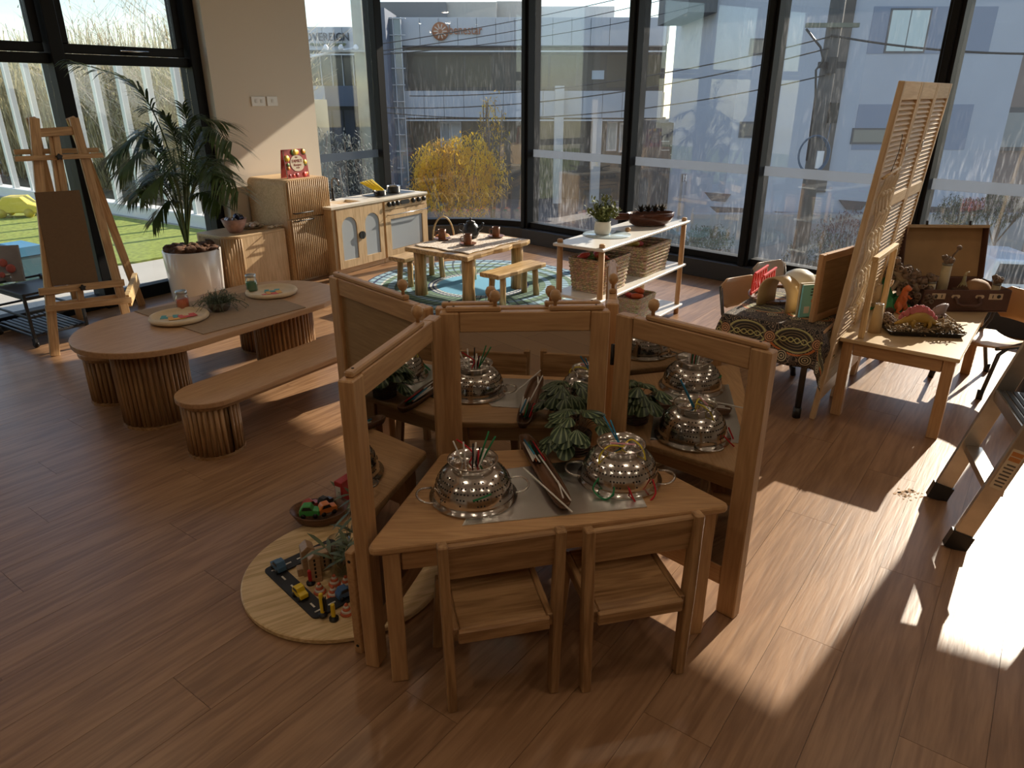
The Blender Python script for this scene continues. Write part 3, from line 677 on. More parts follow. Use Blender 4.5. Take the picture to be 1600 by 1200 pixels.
def stripe_leaf_mat():
    m, t, b = newmat('striped_leaf'); N, Lk = t.nodes, t.links
    at = N.new('ShaderNodeTexCoord'); sp = N.new('ShaderNodeSeparateXYZ'); Lk.new(at.outputs['UV'], sp.inputs[0])
    mu = N.new('ShaderNodeMath'); mu.operation = 'MULTIPLY'; mu.inputs[1].default_value = 50; Lk.new(sp.outputs[0], mu.inputs[0])
    si = N.new('ShaderNodeMath'); si.operation = 'SINE'; Lk.new(mu.outputs[0], si.inputs[0])
    r = N.new('ShaderNodeValToRGB'); r.color_ramp.elements[0].position = .62; r.color_ramp.elements[0].color = (.018, .045, .018, 1); r.color_ramp.elements[1].position = .82; r.color_ramp.elements[1].color = (.20, .26, .13, 1)
    mr = N.new('ShaderNodeMapRange'); mr.inputs['From Min'].default_value = -1; Lk.new(si.outputs[0], mr.inputs['Value']); Lk.new(mr.outputs[0], r.inputs['Fac']); Lk.new(r.outputs[0], b.inputs['Base Color']); b.inputs['Roughness'].default_value = .4; return m
SLEAF = stripe_leaf_mat()
def round_leaf_mesh(sz):
    """oval cupped leaf pointing +X, u across the width radiating from the stalk"""
    n, k = 14, 4; vs = [(0, 0, 0)]; uv = [(.5, 0)]; fs = []
    for j in range(1, k + 1):
        for i in range(n):
            a = -math.pi + 2 * math.pi * (i + .0) / n; rr = j / k
            x = sz * (.42 + .55 * math.cos(a) * (1.0)) * rr if True else 0; y = sz * .46 * math.sin(a) * rr
            vs.append((x, y, -.22 * sz * rr * rr + .05 * sz * math.sin(a * 8) * rr * .3)); uv.append(((a + math.pi) / (2 * math.pi), rr))
    for i in range(n):
        i2 = (i + 1) % n; fs.append((0, 1 + i, 1 + i2))
        for j in range(k - 1): fs.append((1 + j * n + i, 1 + (j + 1) * n + i, 1 + (j + 1) * n + i2, 1 + j * n + i2))
    me = MB().add(vs, fs, True).mesh('leaf'); ul = me.uv_layers.new(name='UVMap')
    for lp in me.loops:
        ul.data[lp.index].uv = uv[lp.vertex_index]
    me.materials.append(SLEAF); return me
lme = round_leaf_mesh(.055); rg = random.Random(5); ms = MB()
for i in range(34):
    a = rg.random() * 6.283; rr = .014 + .066 * rg.random() ** .6; z = .098 + .058 * (1 - rr / .09) + rg.random() * .018
    if i > 27: a = R(190 + rg.random() * 60); rr = .06 + .045 * rg.random(); z = .10 - (rr - .05) * 1.1
    p = Vector((rr * math.cos(a), rr * math.sin(a), z))
    put('leaf', lme, None, pl, TR(p.x, p.y, p.z, rz=a + (rg.random() - .5), ry=R(-12 + rr * 330 + rg.random() * 22), s=.85 + .5 * rg.random()))
    ms.tube([(0, 0, .05), tuple(p * .6 + Vector((0, 0, .035))), tuple(p)], .0012, 4)
ms.build('leaf_stalks', plain('leaf_stalk', (.16, .10, .06), .6), pl)
# ================================================================ left side: oval table, benches, easel, palm, play kitchen
def stad(L, Wd, n=10):
    r = Wd / 2; h = L / 2 - r
    return [(h + r * math.cos(-math.pi / 2 + math.pi * i / n), r * math.sin(-math.pi / 2 + math.pi * i / n)) for i in range(n + 1)] + \
           [(-h + r * math.cos(math.pi / 2 + math.pi * i / n), r * math.sin(math.pi / 2 + math.pi * i / n)) for i in range(n + 1)]
def perim(poly, step):
    pts = []; n = len(poly); acc = 0; tot = sum(math.dist(poly[i], poly[(i + 1) % n]) for i in range(n)); k = round(tot / step); st = tot / k; nxt = 0; d = 0
    for i in range(n):
        a, b = Vector(poly[i]), Vector(poly[(i + 1) % n]); l = (b - a).length
        if l < 1e-7: continue
        while nxt < d + l - 1e-9:
            t = (nxt - d) / l; pts.append(a.lerp(b, t)); nxt += st
        d += l
    return pts
SLM = {}
def pedestal(parent, x, L, Wd, z1, step=.0235):
    pd = MB().prism(stad(L - .034, Wd - .034), 0.0, z1).build('pedestal', WD['oakz'], parent, TR(x, 0, 0))
    MB().prism(stad(L - .004, Wd - .004), 0, .014).build('base_band', WD['oakx'], pd)
    if z1 not in SLM:
        SLM[z1] = MB().tube([(0, 0, .016), (0, 0, z1 - .002)], .0092, 8).mesh('slat'); SLM[z1].materials.append(WD['oakz'])
    for p in perim(stad(L - .026, Wd - .026), step): put('slat', SLM[z1], None, pd, TR(p.x, p.y, 0))
OA = R(57)
ot = thing('oval_table', 'oval wooden table with two fluted pedestals', 'table', (-1.589, 3.692, 0), OA)
MB().prism(stad(1.474, .74, 20), .43, .46, smooth=False).build('table_top', WD['tablex'], ot, None, .004, 2)
pedestal(ot, -.42, .36, .36, .43); pedestal(ot, .42, .36, .36, .43)
def bench(label, loc):
    b = thing('bench', label, 'bench', loc, OA, 'fluted benches at the oval table')
    MB().prism(stad(1.25, .30, 14), .262, .287).build('bench_top', WD['tablex'], b, None, .004, 2)
    MB().prism(stad(1.22, .27, 14), .245, .262).build('top_rim', WD['oakx'], b)
    for x in (-.485, .485): pedestal(b, x, .262, .262, .245)
    return b
bd = Vector((math.cos(OA), math.sin(OA), 0)); bs = Vector((-math.sin(OA), math.cos(OA), 0))
bench('long fluted bench in front of the oval table, nearest the mirrors', tuple(fl(310, 717) + bd * .60 + bs * .02 - Vector((0, 0, 0))))
bench('long fluted bench half hidden on the far side of the oval table', tuple(fl(155, 633) + bd * .60 + bs * .02))
# things on the oval table
OZ = .46
q = [fl(210, 487, OZ), fl(318, 523, OZ), fl(478, 481, OZ), fl(400, 455, OZ)]
qc = sum((Vector((p.x, p.y)) for p in q), Vector((0, 0))) / 4
tag(MB().prism([(p.x - qc.x, p.y - qc.y) for p in q], 0, .004).build('table_runner', plain('brown_card', (.30, .205, .125), .85, var=.06, bscale=40), None, TR(qc.x, qc.y, OZ + .0005)), 'flat brown card runner laid across the oval table', 'table runner')
trm = plain('pale_wood_tray', (.66, .52, .34), .6, var=.08, bscale=14)
def round_tray(label, p, jar_label, jar_col, jp, cards):
    t = thing('round_tray', label, 'tray', (p.x, p.y, OZ + .0045), 0, 'round trays on the oval table')
    MB().lathe([(0, 0), (.128, 0), (.143, .007), (.146, .016), (.141, .026), (.129, .027), (.122, .014), (0, .013)], 40).build('tray_body', trm, t)
    j = thing('paint_jar', jar_label, 'jar', (jp.x, jp.y, OZ + .019), 0, 'jars of paint on the oval table')
    MB().lathe([(0, 0), (.031, 0), (.0335, .004), (.0335, .062), (.028, .072), (.028, .082), (.0262, .082), (.0262, .071), (.0315, .061), (.0315, .005), (0, .003)], 24).build('glass', JARGLASS, j)
    MB().lathe([(0, .0035), (.031, .0035), (.031, .052), (0, .052)], 24).build('paint', jar_col, j)
    MB().lathe([(0, .082), (.030, .082), (.0305, .084), (.0305, .094), (.028, .097), (0, .097)], 24).build('lid', plain('zinc_lid', (.55, .55, .53), .35, metal=1), j)
    for i, (c, u, v, rz) in enumerate(cards):
        cp = fl(u, v, OZ + .019)
        cc = plain('card_' + c[0], c[1], .8)
        o = MB().prism([(-.042, -.030), (.042, -.030), (.042, .030), (.012, .030), (.012, -.0), (-.018, -.0), (-.018, .030), (-.042, .030)], 0, .0016).build('paper_card', cc, None, TR(cp.x, cp.y, OZ + .0182 + .0021 * i, rz=rz))
        tag(o, '%s notched card on the tray with the %s jar' % (c[0], jar_label.split()[0]), 'card', 'cards on the round trays')
red = ('coral', (.62, .11, .10)); teal = ('teal', (.10, .34, .36)); ora = ('orange', (.75, .40, .12))
round_tray('round wooden tray with raised rim nearest the easel', fl(281, 500, OZ), 'orange paint in a lidded glass jar near the easel', plain('orange_paint', (.75, .13, .03), .3), fl(288, 487, OZ), [(teal, 265, 495, .3), (ora, 277, 497, .5), (red, 293, 494, .7)])
round_tray('round wooden tray with raised rim at the kitchen end of the oval table', fl(425, 460, OZ), 'green paint in a lidded glass jar near the kitchen', plain('green_paint', (.01, .16, .04), .3), fl(395, 459, OZ), [(teal, 425, 454, .3), (ora, 428, 457, .5), (red, 423, 461, .7)])
pb = fl(344, 486, OZ)
bw = thing('bowl_of_greenery', 'dark bowl with fine trailing greenery in the middle of the oval table', 'potted plant', (pb.x, pb.y, OZ + .0045), 0)
MB().lathe([(0, 0), (.04, 0), (.055, .02), (.062, .05), (.058, .05), (.05, .03), (0, .03)], 28).build('bowl', plain('stone_bowl', (.10, .085, .065), .7, var=.2, bscale=30), bw)
m = MB(); rg = random.Random(21)
for i in range(110):
    a = rg.random() * 6.28; el = R(15 + 65 * rg.random()); L = .075 + .065 * rg.random(); p = Vector((.02 * math.cos(a), .02 * math.sin(a), .035)); d = Vector((math.cos(a) * math.cos(el), math.sin(a) * math.cos(el), math.sin(el)))
    path = [p + d * (L * k / 4) - Vector((0, 0, .5 * L * (k / 4) ** 3)) for k in range(5)]; m.tube(path, .0011, 4)
    for k in range(1, 5):
        for s in range(4):
            dd = Vector((rg.random() - .5, rg.random() - .5, rg.random() - .3)); m.leaf(path[k], dd, .018, .0045, seg=1, droop=0)
stuff(m.build('foliage', plain('dusty_green', (.085, .105, .055), .6, var=.3, bscale=40), bw))

# ---- easel
FLf, FRf = fl(86, 556), Vector((-2.61, 4.63, 0)); RL, RR = fl(127, 498), fl(222, 477)
TL, TRt = aty(53, 184, 4.55), aty(115, 184, 4.72)
ez = thing('painting_easel', 'double-sided wooden easel with a blank brown board by the window', 'easel', tuple((FLf + RR) / 2), 0)
e0 = (FLf + RR) / 2
nrm_e = (FRf - FLf).cross(TL - FLf).normalized();
if nrm_e.y > 0: nrm_e = -nrm_e
def EF(u, v, off=0): return onpl(u, v, FLf, nrm_e) + nrm_e * off - e0
EW = WD['easelx']
bar('front_leg', FLf - e0, TL - e0, .055, .022, EW, ez, up=nrm_e); bar('front_leg', FRf - e0, TRt - e0, .055, .022, EW, ez, up=nrm_e)
hb = -nrm_e.copy(); hb.z = 0; hb.normalize()
for f, t in ((RL, TL), (RR, TRt)): bar('rear_leg', f - e0, t + hb * .045 - e0, .055, .022, EW, ez, up=nrm_e)
def ebar(nm, a, b, w, off, th=.018): return bar(nm, EF(*a, off), EF(*b, off), w, th, EW, ez, up=nrm_e)
ebar('top_rail', (55, 208), (116, 204), .05, 0); cb_ = ebar('clamp_bar', (20, 249), (158, 243), .03, .028)
ebar('rear_clamp_bar', (30, 236), (163, 233), .03, -.09); lb_ = ebar('ledge_bar', (58, 456), (191, 441), .045, .028)
ebar('tray_front', (66, 482), (200, 468), .04, .05); ebar('tray_back', (86, 476), (196, 462), .03, -.02)
ebar('centre_slat', (88, 212), (128, 470), .04, -.012); ebar('centre_slat', (82, 212), (112, 440), .03, -.02)
for (u, v) in ((88, 246), (124.5, 449)):
    p = EF(u, v, .045); MB().prism([(.022 * (1 if i % 2 else .6) * math.cos(i * math.pi / 5), .022 * (1 if i % 2 else .6) * math.sin(i * math.pi / 5)) for i in range(10)], -.008, .01).build('clamp_knob', BLACKP, ez, frame(p, p + nrm_e) @ Matrix.Rotation(R(90), 4, 'Y'), .002)
q = [EF(52, 301, .02), EF(122, 297, .02), EF(152, 441, .02), EF(80, 447, .02)]
MB().add([tuple(p) for p in q] + [tuple(p - nrm_e * .006) for p in q], [(3, 2, 1, 0), (4, 5, 6, 7), (0, 1, 5, 4), (1, 2, 6, 5), (2, 3, 7, 6), (3, 0, 4, 7)]).build('drawing_board', plain('brown_hardboard', (.145, .082, .035), .75, var=.06, bscale=60), ez)
p, q2 = fl(200, 470, .20) - e0, fl(213, 435, .28) - e0
MB().beam(p, q2, .03, .09).build('side_paint_tray', WD['pinex'], ez)
# ---- black trolley with a picture on it
tp = fl(58, 543)
tr = thing('slatted_trolley', 'black metal trolley on castors with a slatted lower shelf at the left edge', 'trolley', (tp.x, tp.y, 0), R(57))
TW, TD, TH = .34, .50, .36      # local x = towards the window wall direction, built from the right front corner
for (x, y) in ((0, 0), (0, TD), (TW, 0), (TW, TD)):
    bar('upright', (x, y, .06), (x, y, TH), .018, .018, BLACKMETAL, tr, up=(1, 0, 0), bev=.002)
    c = MB().tube([(-.008, 0, .02), (.008, 0, .02)], .02, 12).build('castor', BLACKP, tr, TR(x, y, 0, rz=.4)); MB().box(-.012, .012, -.01, .012, .02, .062).build('castor_fork', BLACKMETAL, c)
for z in (.075, .20, TH - .01):
    for (a, b) in (((0, 0), (TW, 0)), ((TW, 0), (TW, TD)), ((TW, TD), (0, TD)), ((0, TD), (0, 0))): bar('frame_rail', (*a, z), (*b, z), .014, .014, BLACKMETAL, tr, bev=.002)
for i in range(9): slab('slat', .02 + i * .034, .044 + i * .034, .0, TD, .078, .088, BLACKMETAL, tr, .002)
slab('upper_tray', .008, TW - .008, .008, TD - .008, TH - .05, TH - .03, BLACKMETAL, tr, .003)
pic = thing('floral_picture', 'grey canvas picture of red flowers standing on the black trolley', 'picture', tuple(fl(40, 440, TH - .02)), R(15))
slab('canvas', -.30, .0, -.012, .012, .005, .25, plain('canvas_grey', (.34, .31, .30), .8, var=.1, bscale=8), pic, .003, TR(0, 0, 0, rx=R(-8)))
for i, (x, z, r) in enumerate(((-.06, .10, .03), (-.10, .14, .028), (-.12, .06, .02), (-.19, .12, .03))):
    f = MB().lathe([(0, .003)] + [(r * .5, .004), (r, .002), (r, 0)], 12).build('painted_flower', plain('flower_red%d' % i, (.55, .13, .10), .7), pic, TR(x, -.0135 - .02 + z * .13 - .0, z, rx=R(82)))
jp = fl(17, 438, TH - .02)
jj = thing('jam_jar', 'small clear jar on the black trolley below the picture', 'jar', (jp.x + .02, jp.y - .05, TH - .0275), 0)
MB().lathe([(0, 0), (.035, 0), (.037, .05), (.03, .06), (.028, .06), (.034, .05), (.033, .004), (0, .003)], 20).build('glass', JARGLASS, jj); MB().lathe([(0, .06), (.032, .06), (.032, .07), (0, .07)], 20).build('lid', CREAM, jj)

# ---- potted palm
pc = Vector((-2.50, 5.52, 0))
pm = thing('potted_palm', 'tall kentia palm in a glossy white pot by the column', 'potted plant', tuple(pc), 0)
MB().lathe([(0, 0), (.185, 0), (.195, .01), (.213, .42), (.208, .425), (.198, .42), (.192, .395), (0, .395)], 40).build('pot', plain('white_gloss_pot', (.76, .72, .66), .16, spec=.6), pm)
m = MB(); rg = random.Random(9)
for i in range(60):
    a = rg.random() * 6.28; r = .17 * math.sqrt(rg.random()); m.ball((r * math.cos(a), r * math.sin(a), .405 + .035 * rg.random()), (.045, .045, .03), 7, 5, noise=.7, seed=i)
stuff(m.build('coir_mulch', plain('coir', (.12, .055, .028), .95, var=.5, bscale=60, bump=1.0), pm))
def frond(path, ll, lw_=.0145, n=26, droop=.5, t0=.3, seed=0, up=Vector((0, 0, 1))):
    rg = random.Random(seed); P = [Vector(p) - pc for p in path]; out = []
    for i in range(len(P) - 1):
        a = P[max(i - 1, 0)]; b = P[i]; c = P[i + 1]; d = P[min(i + 2, len(P) - 1)]
        for k in range(8):
            u = k / 8; out.append(.5 * ((2 * b) + (c - a) * u + (2 * a - 5 * b + 4 * c - d) * u * u + (-a + 3 * b - 3 * c + d) * u ** 3))
    out.append(P[-1]); K = len(out) - 1
    m = MB().tube(out, [.0075 * (1 - .8 * i / K) for i in range(K + 1)], 5)
    for i in range(n):
        t = t0 + (1 - t0) * i / (n - 1); f = t * K; j = min(int(f), K - 1); c = out[j].lerp(out[j + 1], f - j); tg = (out[j + 1] - out[j]).normalized()
        sd = tg.cross(up); sd = sd.normalized() if sd.length > .05 else Vector((1, 0, 0))
        L = ll * (.55 + .45 * math.sin(math.pi * (.15 + .75 * (t - t0) / (1 - t0))))
        for s in (-1, 1):
            d = (sd * s * .8 + tg * .75 + Vector((0, 0, .12)) + Vector((rg.random() - .5, rg.random() - .5, rg.random() - .5)) * .22)
            m.leaf(c, d, L * (.85 + .3 * rg.random()), lw_, droop=droop * (.8 + .4 * rg.random()), seg=4)
    return m.build('frond', LEAFG, pm)
def pth(*a): return [aty(u, v, Y) for u, v, Y in a]
B0 = (293, 389, 5.52)
FR = [((B0, (275, 275, 5.5), (238, 172, 5.4), (195, 124, 5.3), (118, 98, 5.15)), .26), ((B0, (296, 260, 5.5), (320, 200, 5.45), (362, 222, 5.3)), .24), ((B0, (290, 250, 5.55), (300, 190, 5.6), (345, 190, 5.6)), .25),
      ((B0, (270, 270, 5.45), (225, 210, 5.35), (178, 240, 5.2)), .24), ((B0, (268, 290, 5.4), (230, 235, 5.2), (190, 265, 5.05)), .22), ((B0, (300, 300, 5.4), (330, 270, 5.2), (372, 300, 5.05)), .22),
      ((B0, (283, 260, 5.5), (262, 190, 5.45), (232, 170, 5.4)), .2), ((B0, (278, 300, 5.3), (262, 270, 5.1), (225, 300, 4.95)), .2), ((B0, (300, 310, 5.6), (318, 262, 5.75), (340, 250, 5.85)), .2),
      ((B0, (272, 320, 5.45), (235, 285, 5.35), (205, 305, 5.25)), .18), ((B0, (298, 320, 5.4), (320, 300, 5.3), (345, 320, 5.2)), .17), ((B0, (284, 250, 5.6), (280, 200, 5.7), (265, 215, 5.9)), .2), ((B0, (288, 280, 5.5), (296, 215, 5.45), (285, 165, 5.42)), .16), ((B0, (280, 330, 5.35), (262, 315, 5.25), (240, 345, 5.15)), .15)]
rgp = random.Random(14)
for i in range(11):
    an = i * 2.4 + .4; rr = .32 + .2 * rgp.random(); h = .55 + .45 * rgp.random(); c0 = aty(*B0); d0 = Vector((math.cos(an), math.sin(an), 0))
    if d0.dot(lw(0, 1)) > .35: d0 = d0 * .45
    FR.append((None, .17 + .06 * rgp.random(), [c0, c0 + d0 * rr * .25 + Vector((0, 0, h * .55)), c0 + d0 * rr * .7 + Vector((0, 0, h * .9)), c0 + d0 * rr * 1.2 + Vector((0, 0, h * .8))]))
for i, fp_ in enumerate(FR):
    p, ll = fp_[0], fp_[1]
    if p is None:
        frond(fp_[2], ll, n=28, seed=50 + i, t0=.4, droop=.4); continue
    frond(pth(*p), ll * 1.08, n=36 if i else 26, seed=i, t0=.42 if i else .5, droop=.42)

# ---- play kitchen along the left wall (local x along the wall, local y to the wall)
PX, PZ = WD['palex'], WD['palez']
FRONTK, FRK = 4.81, 4.92
cab = thing('curved_cabinet', 'low pale wooden cabinet with a fluted curved corner between palm and fridge', 'cabinet', tuple(lw(3.47, 4.965)), LWA)
CW, CD, CH = .545, .43, .485
r = .13
body = [(CW, 0), (CW, CD), (0, CD), (0, .14)] + [(.10 - .10 * math.cos(a), .14 - .14 * math.sin(a)) for a in [R(90) * i / 8 for i in range(1, 9)]]
MB().prism(body, 0, CH - .02).build('body', PZ, cab); MB().prism([(x, y) for x, y in body], CH - .02, CH).build('top', PX, cab, None, .003)
for i in range(9):
    a = R(90) * i / 8; MB().tube([(0, 0, .005), (0, 0, CH - .024)], .009, 6).build('flute', PZ, cab, TR(.10 - .10 * math.cos(a), .14 - .14 * math.sin(a), 0))
for i in range(12): MB().tube([(0, 0, .005), (0, 0, CH - .024)], .009, 6).build('flute', PZ, cab, TR(0, .16 + .022 * i, 0))
fr = thing('play_fridge', 'pale wooden toy fridge with vertical fluted doors and rounded top', 'toy fridge', tuple(lw(4.045, FRK)), LWA)
FW, FD, FH = .478, .50, .872
def roundtop(W_, H, r, n=6): return [(0, 0), (W_, 0)] + [(W_ - r + r * math.cos(R(90) * i / n), H - r + r * math.sin(R(90) * i / n)) for i in range(n + 1)] + [(r - r * math.sin(R(90) * i / n), H - r + r * math.cos(R(90) * i / n)) for i in range(n + 1)]
XZ = Matrix(((1, 0, 0, 0), (0, 0, -1, 0), (0, 1, 0, 0), (0, 0, 0, 1)))     # prism poly (x,z) extruded along -y
MB().prism(roundtop(FW, FH, .05), -FD, -.03, XZ).build('body', PX, fr)
for (z0, z1, nm) in ((.0, .545, 'lower_door'), (.552, FH, 'upper_door')):
    rt = roundtop(FW - .006, FH, .05)
    pl_ = clip([(x + .003, z) for x, z in rt], [(0, -1, -max(z0, .02)), (0, 1, z1)])
    d = MB().prism(pl_, -.03, -.012, XZ).build(nm, PZ, fr)
    m = MB()
    for i in range(21):
        x = .022 + i * (FW - .044) / 20; zt = z1 - .004
        if z1 > .8: dx = min(x, FW - x); zt = FH - .05 + math.sqrt(max(0, .05 ** 2 - max(0, .05 - dx) ** 2)) - .006
        m.tube([(x, -.010 + .010, max(z0, .02) + .004), (x, 0, zt)], .0085, 6)
    stuff(m.build('fluting', PZ, d))
    zz = .600 if z0 > .3 else .537
    h = MB().tube([(.035, -.012, zz), (.035, -.04, zz), (.23, -.04, zz), (.23, -.012, zz)], .005, 6).build('handle', BLACKMETAL, d)
bk = thing('recipe_book', 'red floral family recipes book standing open on the toy fridge', 'book', tuple(lw(4.145, 5.0, FH)), LWA)
bkm = plain('book_cover_red', (.36, .045, .035), .5, var=.5, bscale=18)
bc = slab('front_cover', 0, .235, 0, .004, 0, .235, bkm, bk, .001, TR(0, .0, .0, rx=R(-6)))
slab('back_cover', 0, .235, 0, .004, 0, .235, bkm, bk, .001, TR(0, .09, .0, rx=R(9))); slab('pages', .004, .23, .006, .016, .002, .225, plain('book_pages', (.78, .72, .6), .8), bk, .001, TR(0, 0, 0, rx=R(-6)))
MB().prism(stad(.15, .13, 8), 0, .001).build('title_panel', plain('title_cream', (.70, .58, .44), .6), bc, TR(.125, -.001, .12, rx=R(90)))
for s, sz, z in (('the', .018, .165), ('FAMILY', .034, .128), ('Recipes', .026, .100), ('book', .016, .080)):
    put('lettering', text_mesh(s, sz, .0006), plain('lettering_red', (.30, .04, .03), .6), bc, TR(.125, -.003, z, rx=R(90)))
rg = random.Random(2)
for i in range(17):
    side = i % 4; t = rg.random(); x, z = ((.02 + .2 * t, .21), (.21, .02 + .2 * t), (.02 + .2 * t, .025), (.025, .02 + .2 * t))[side]
    c = random.Random(i).choice([(.62, .05, .04), (.70, .28, .03), (.75, .50, .05), (.12, .20, .05), (.30, .04, .06)]); rr = .012 + .014 * rg.random()
    MB().lathe([(0, .0012), (rr, .0012), (rr, 0)], 12).build('printed_fruit', plain('print_%d' % i, c, .5), bc, TR(x, -.0008 - .00005 * i, z, rx=R(90)))
def unit(name, label, s0, s1):
    t = thing(name, label, 'toy ' + name.split('_')[-1], tuple(lw(s0, FRONTK)), LWA); W_ = s1 - s0
    slab('body', 0, W_, .016, .40, .05, .594, PZ, t, .003); slab('kick_board', 0, W_, .03, .40, 0, .05, PX, t, .002); return t, W_
sk_u, SW_ = unit('play_sink', 'pale wooden toy sink unit with two arched glazed doors', 4.425, 5.075)
FROST = plain('frosted_acrylic', (.42, .45, .48), .25, spec=.5)
def arch(w_, h, r=None, n=10):
    r = w_ / 2; return [(-w_ / 2, 0), (w_ / 2, 0)] + [(r * math.cos(math.pi * i / n), h - r + r * math.sin(math.pi * i / n)) for i in range(n + 1)]
def framed(parent, name, x0, x1, z0, z1, hole, hx, hz, mat, y=0, th=.016):
    """board with an opening: built as quads between outer box loop and hole loop"""
    n = len(hole); H_ = [(hx + a, hz + b) for a, b in hole]; cx = sum(p[0] for p in H_) / n; cz = sum(p[1] for p in H_) / n
    def outer(p):
        dx, dz = p[0] - cx, p[1] - cz; t = min([(x1 - cx) / dx if dx > 1e-9 else 9e9, (x0 - cx) / dx if dx < -1e-9 else 9e9, (z1 - cz) / dz if dz > 1e-9 else 9e9, (z0 - cz) / dz if dz < -1e-9 else 9e9]); return (cx + dx * t, cz + dz * t)
    pts = []
    cor = [(x0, z0), (x1, z0), (x1, z1), (x0, z1)]
    # add hole points aligned with corners
    ang = lambda p: math.atan2(p[1] - cz, p[0] - cx)
    ring = sorted([(ang(p), p, outer(p)) for p in H_] + [(ang(c), None, c) for c in cor], key=lambda e: e[0])
    hp = []
    for a, h, o in ring:
        if h is None:                                        # point of the hole in that direction
            best = None
            for i in range(n):
                p, q_ = H_[i], H_[(i + 1) % n]; ex, ez = q_[0] - p[0], q_[1] - p[1]; dx, dz = math.cos(a), math.sin(a); det = dx * -ez + dz * ex
                if abs(det) < 1e-12: continue
                t = ((p[0] - cx) * -ez + (p[1] - cz) * ex) / det; u = (dx * (p[1] - cz) - dz * (p[0] - cx)) / det
                if t > 0 and -1e-6 <= u <= 1 + 1e-6: best = (cx + dx * t, cz + dz * t)
            h = best or (cx, cz)
        hp.append((h, o))
    k = len(hp); vs = []
    for yy in (y, y + th):
        vs += [(o[0], yy, o[1]) for h, o in hp] + [(h[0], yy, h[1]) for h, o in hp]
    fs = []
    for i in range(k):
        j = (i + 1) % k; fs += [(i, j, k + j, k + i), (2 * k + i, 3 * k + i, 3 * k + j, 2 * k + j), (k + i, k + j, 3 * k + j, 3 * k + i), (i, 2 * k + i, 2 * k + j, j)]
    return MB().add(vs, fs).build(name, mat, parent)
for i, x in enumerate((.19, .485)):
    d = framed(sk_u, 'door', x - .148, x + .148, .055, .59, arch(.19, .385), x, .125, PZ)
    MB().prism([(x + a, .125 + b) for a, b in arch(.188, .383)], -.012, -.008, XZ).build('frosted_pane', FROST, d)
    MB().prism([(.34 + (-1) ** (i + 1) * .003 + (.035 * math.cos(a) * (-1 if i == 0 else 1)), .326 + .035 * math.sin(a)) for a in [R(-90) + math.pi * j / 10 for j in range(11)]], .0, .012, XZ).build('half_disc_handle', BLACKP, d)
# continuous worktop with basin
wt = framed  # (same loop builder, laid flat)
ctop = thing('worktop', 'pale wooden worktop over toy sink and oven with a square basin', 'worktop', tuple(lw(4.41, FRONTK - .006, .594)), LWA)
TOPM = plain('pale_laminate_top', (.70, .62, .50), .4, var=.04, bscale=10)
FLAT = Matrix(((1, 0, 0, 0), (0, 0, 1, 0), (0, -1, 0, .021), (0, 0, 0, 1)))
o = framed(ctop, 'top_board', 0, .665, 0, .406, [(-.13, -.10), (.13, -.10), (.13, .10), (-.13, .10)], .33, .19, TOPM, y=0, th=.02); o.matrix_local = FLAT
slab('top_board', .665, 1.312, 0, .406, .001, .021, TOPM, ctop, .002)
MB().add([(.2, .09, .02), (.46, .09, .02), (.46, .29, .02), (.2, .29, .02), (.22, .11, -.06), (.44, .11, -.06), (.44, .27, -.06), (.22, .27, -.06)], [(0, 4, 5, 1), (1, 5, 6, 2), (2, 6, 7, 3), (3, 7, 4, 0), (4, 7, 6, 5)]).build('basin', plain('basin_cream', (.66, .56, .42), .4), ctop)
slab('hob_plate', .72, 1.24, .10, .34, .0215, .026, BLACKP, ctop, .004)
tp_ = thing('toy_tap', 'black arched toy tap behind the basin', 'tap', tuple(lw(wing(521, 314, 5.14)[0], 5.14, .6155)), LWA)
MB().lathe([(.022, 0), (.022, .004), (.013, .006), (.013, .10), (0, .10)], 16).build('tap_body', plain('gunmetal', (.05, .05, .052), .25, metal=.8), tp_)
MB().tube([(0, 0, .10), (0, 0, .16)] + [(.0, -.045 + .045 * math.cos(a), .16 + .045 * math.sin(a)) for a in [math.pi * i / 8 for i in range(1, 9)]] + [(0, -.09, .14)], .008, 10).build('spout', plain('gunmetal2', (.10, .10, .11), .2, metal=.9), tp_)
ov, OW = unit('play_oven', 'pale wooden toy oven with black knobs and frosted window', 5.078, 5.722)
dr = framed(ov, 'oven_door', .012, OW - .012, .055, .50, [(-.235, -.15), (.235, -.15), (.235, .15), (-.235, .15)], .32, .265, PZ)
MB().box(.09, .55, .008, .012, .12, .41).build('frosted_pane', FROST, dr)
MB().tube([(.05, 0, .458), (.05, -.03, .458), (.60, -.03, .458), (.60, 0, .458)], .005, 6).build('handle', STEEL, dr)
cp = slab('control_panel', .012, OW - .012, 0, .016, .508, .59, PZ, ov, .002)
for x in (.07, .13, .19, .42, .50, .58):
    kn = MB().lathe([(.024, 0), (.024, .012), (.020, .022), (0, .022)], 16).build('knob', BLACKP, cp, TR(x, 0, .558, rx=R(90)))
MB().prism(stad(.13, .042, 6), 0, .008).build('display', BLACKP, cp, TR(.30, 0, .558, rx=R(90)))
def pan(label, s, k, r_, h, mat=STEEL, ang=0, deep=True):
    t = thing('saucepan', label, 'saucepan', tuple(lw(s, k, .6205)), LWA + ang, 'toy pans on the hob')
    MB().lathe([(0, 0), (r_ * .9, 0), (r_, .006), (r_, h), (r_ * 1.04, h + .002), (r_ * .96, h), (r_ * .95, .006), (0, .004)], 28).build('pan_body', mat, t)
    MB().tube([(r_, 0, h * .75), (r_ + .10, 0, h * .95 + .01)], [.006, .008], 8).build('handle', BLACKP, t); return t
pan('small steel toy saucepan holding the yellow pasta', 5.25, 5.01, .062, .045, ang=R(200)); pan('taller steel toy saucepan on the right of the hob', 5.48, 5.04, .068, .062, ang=R(40))
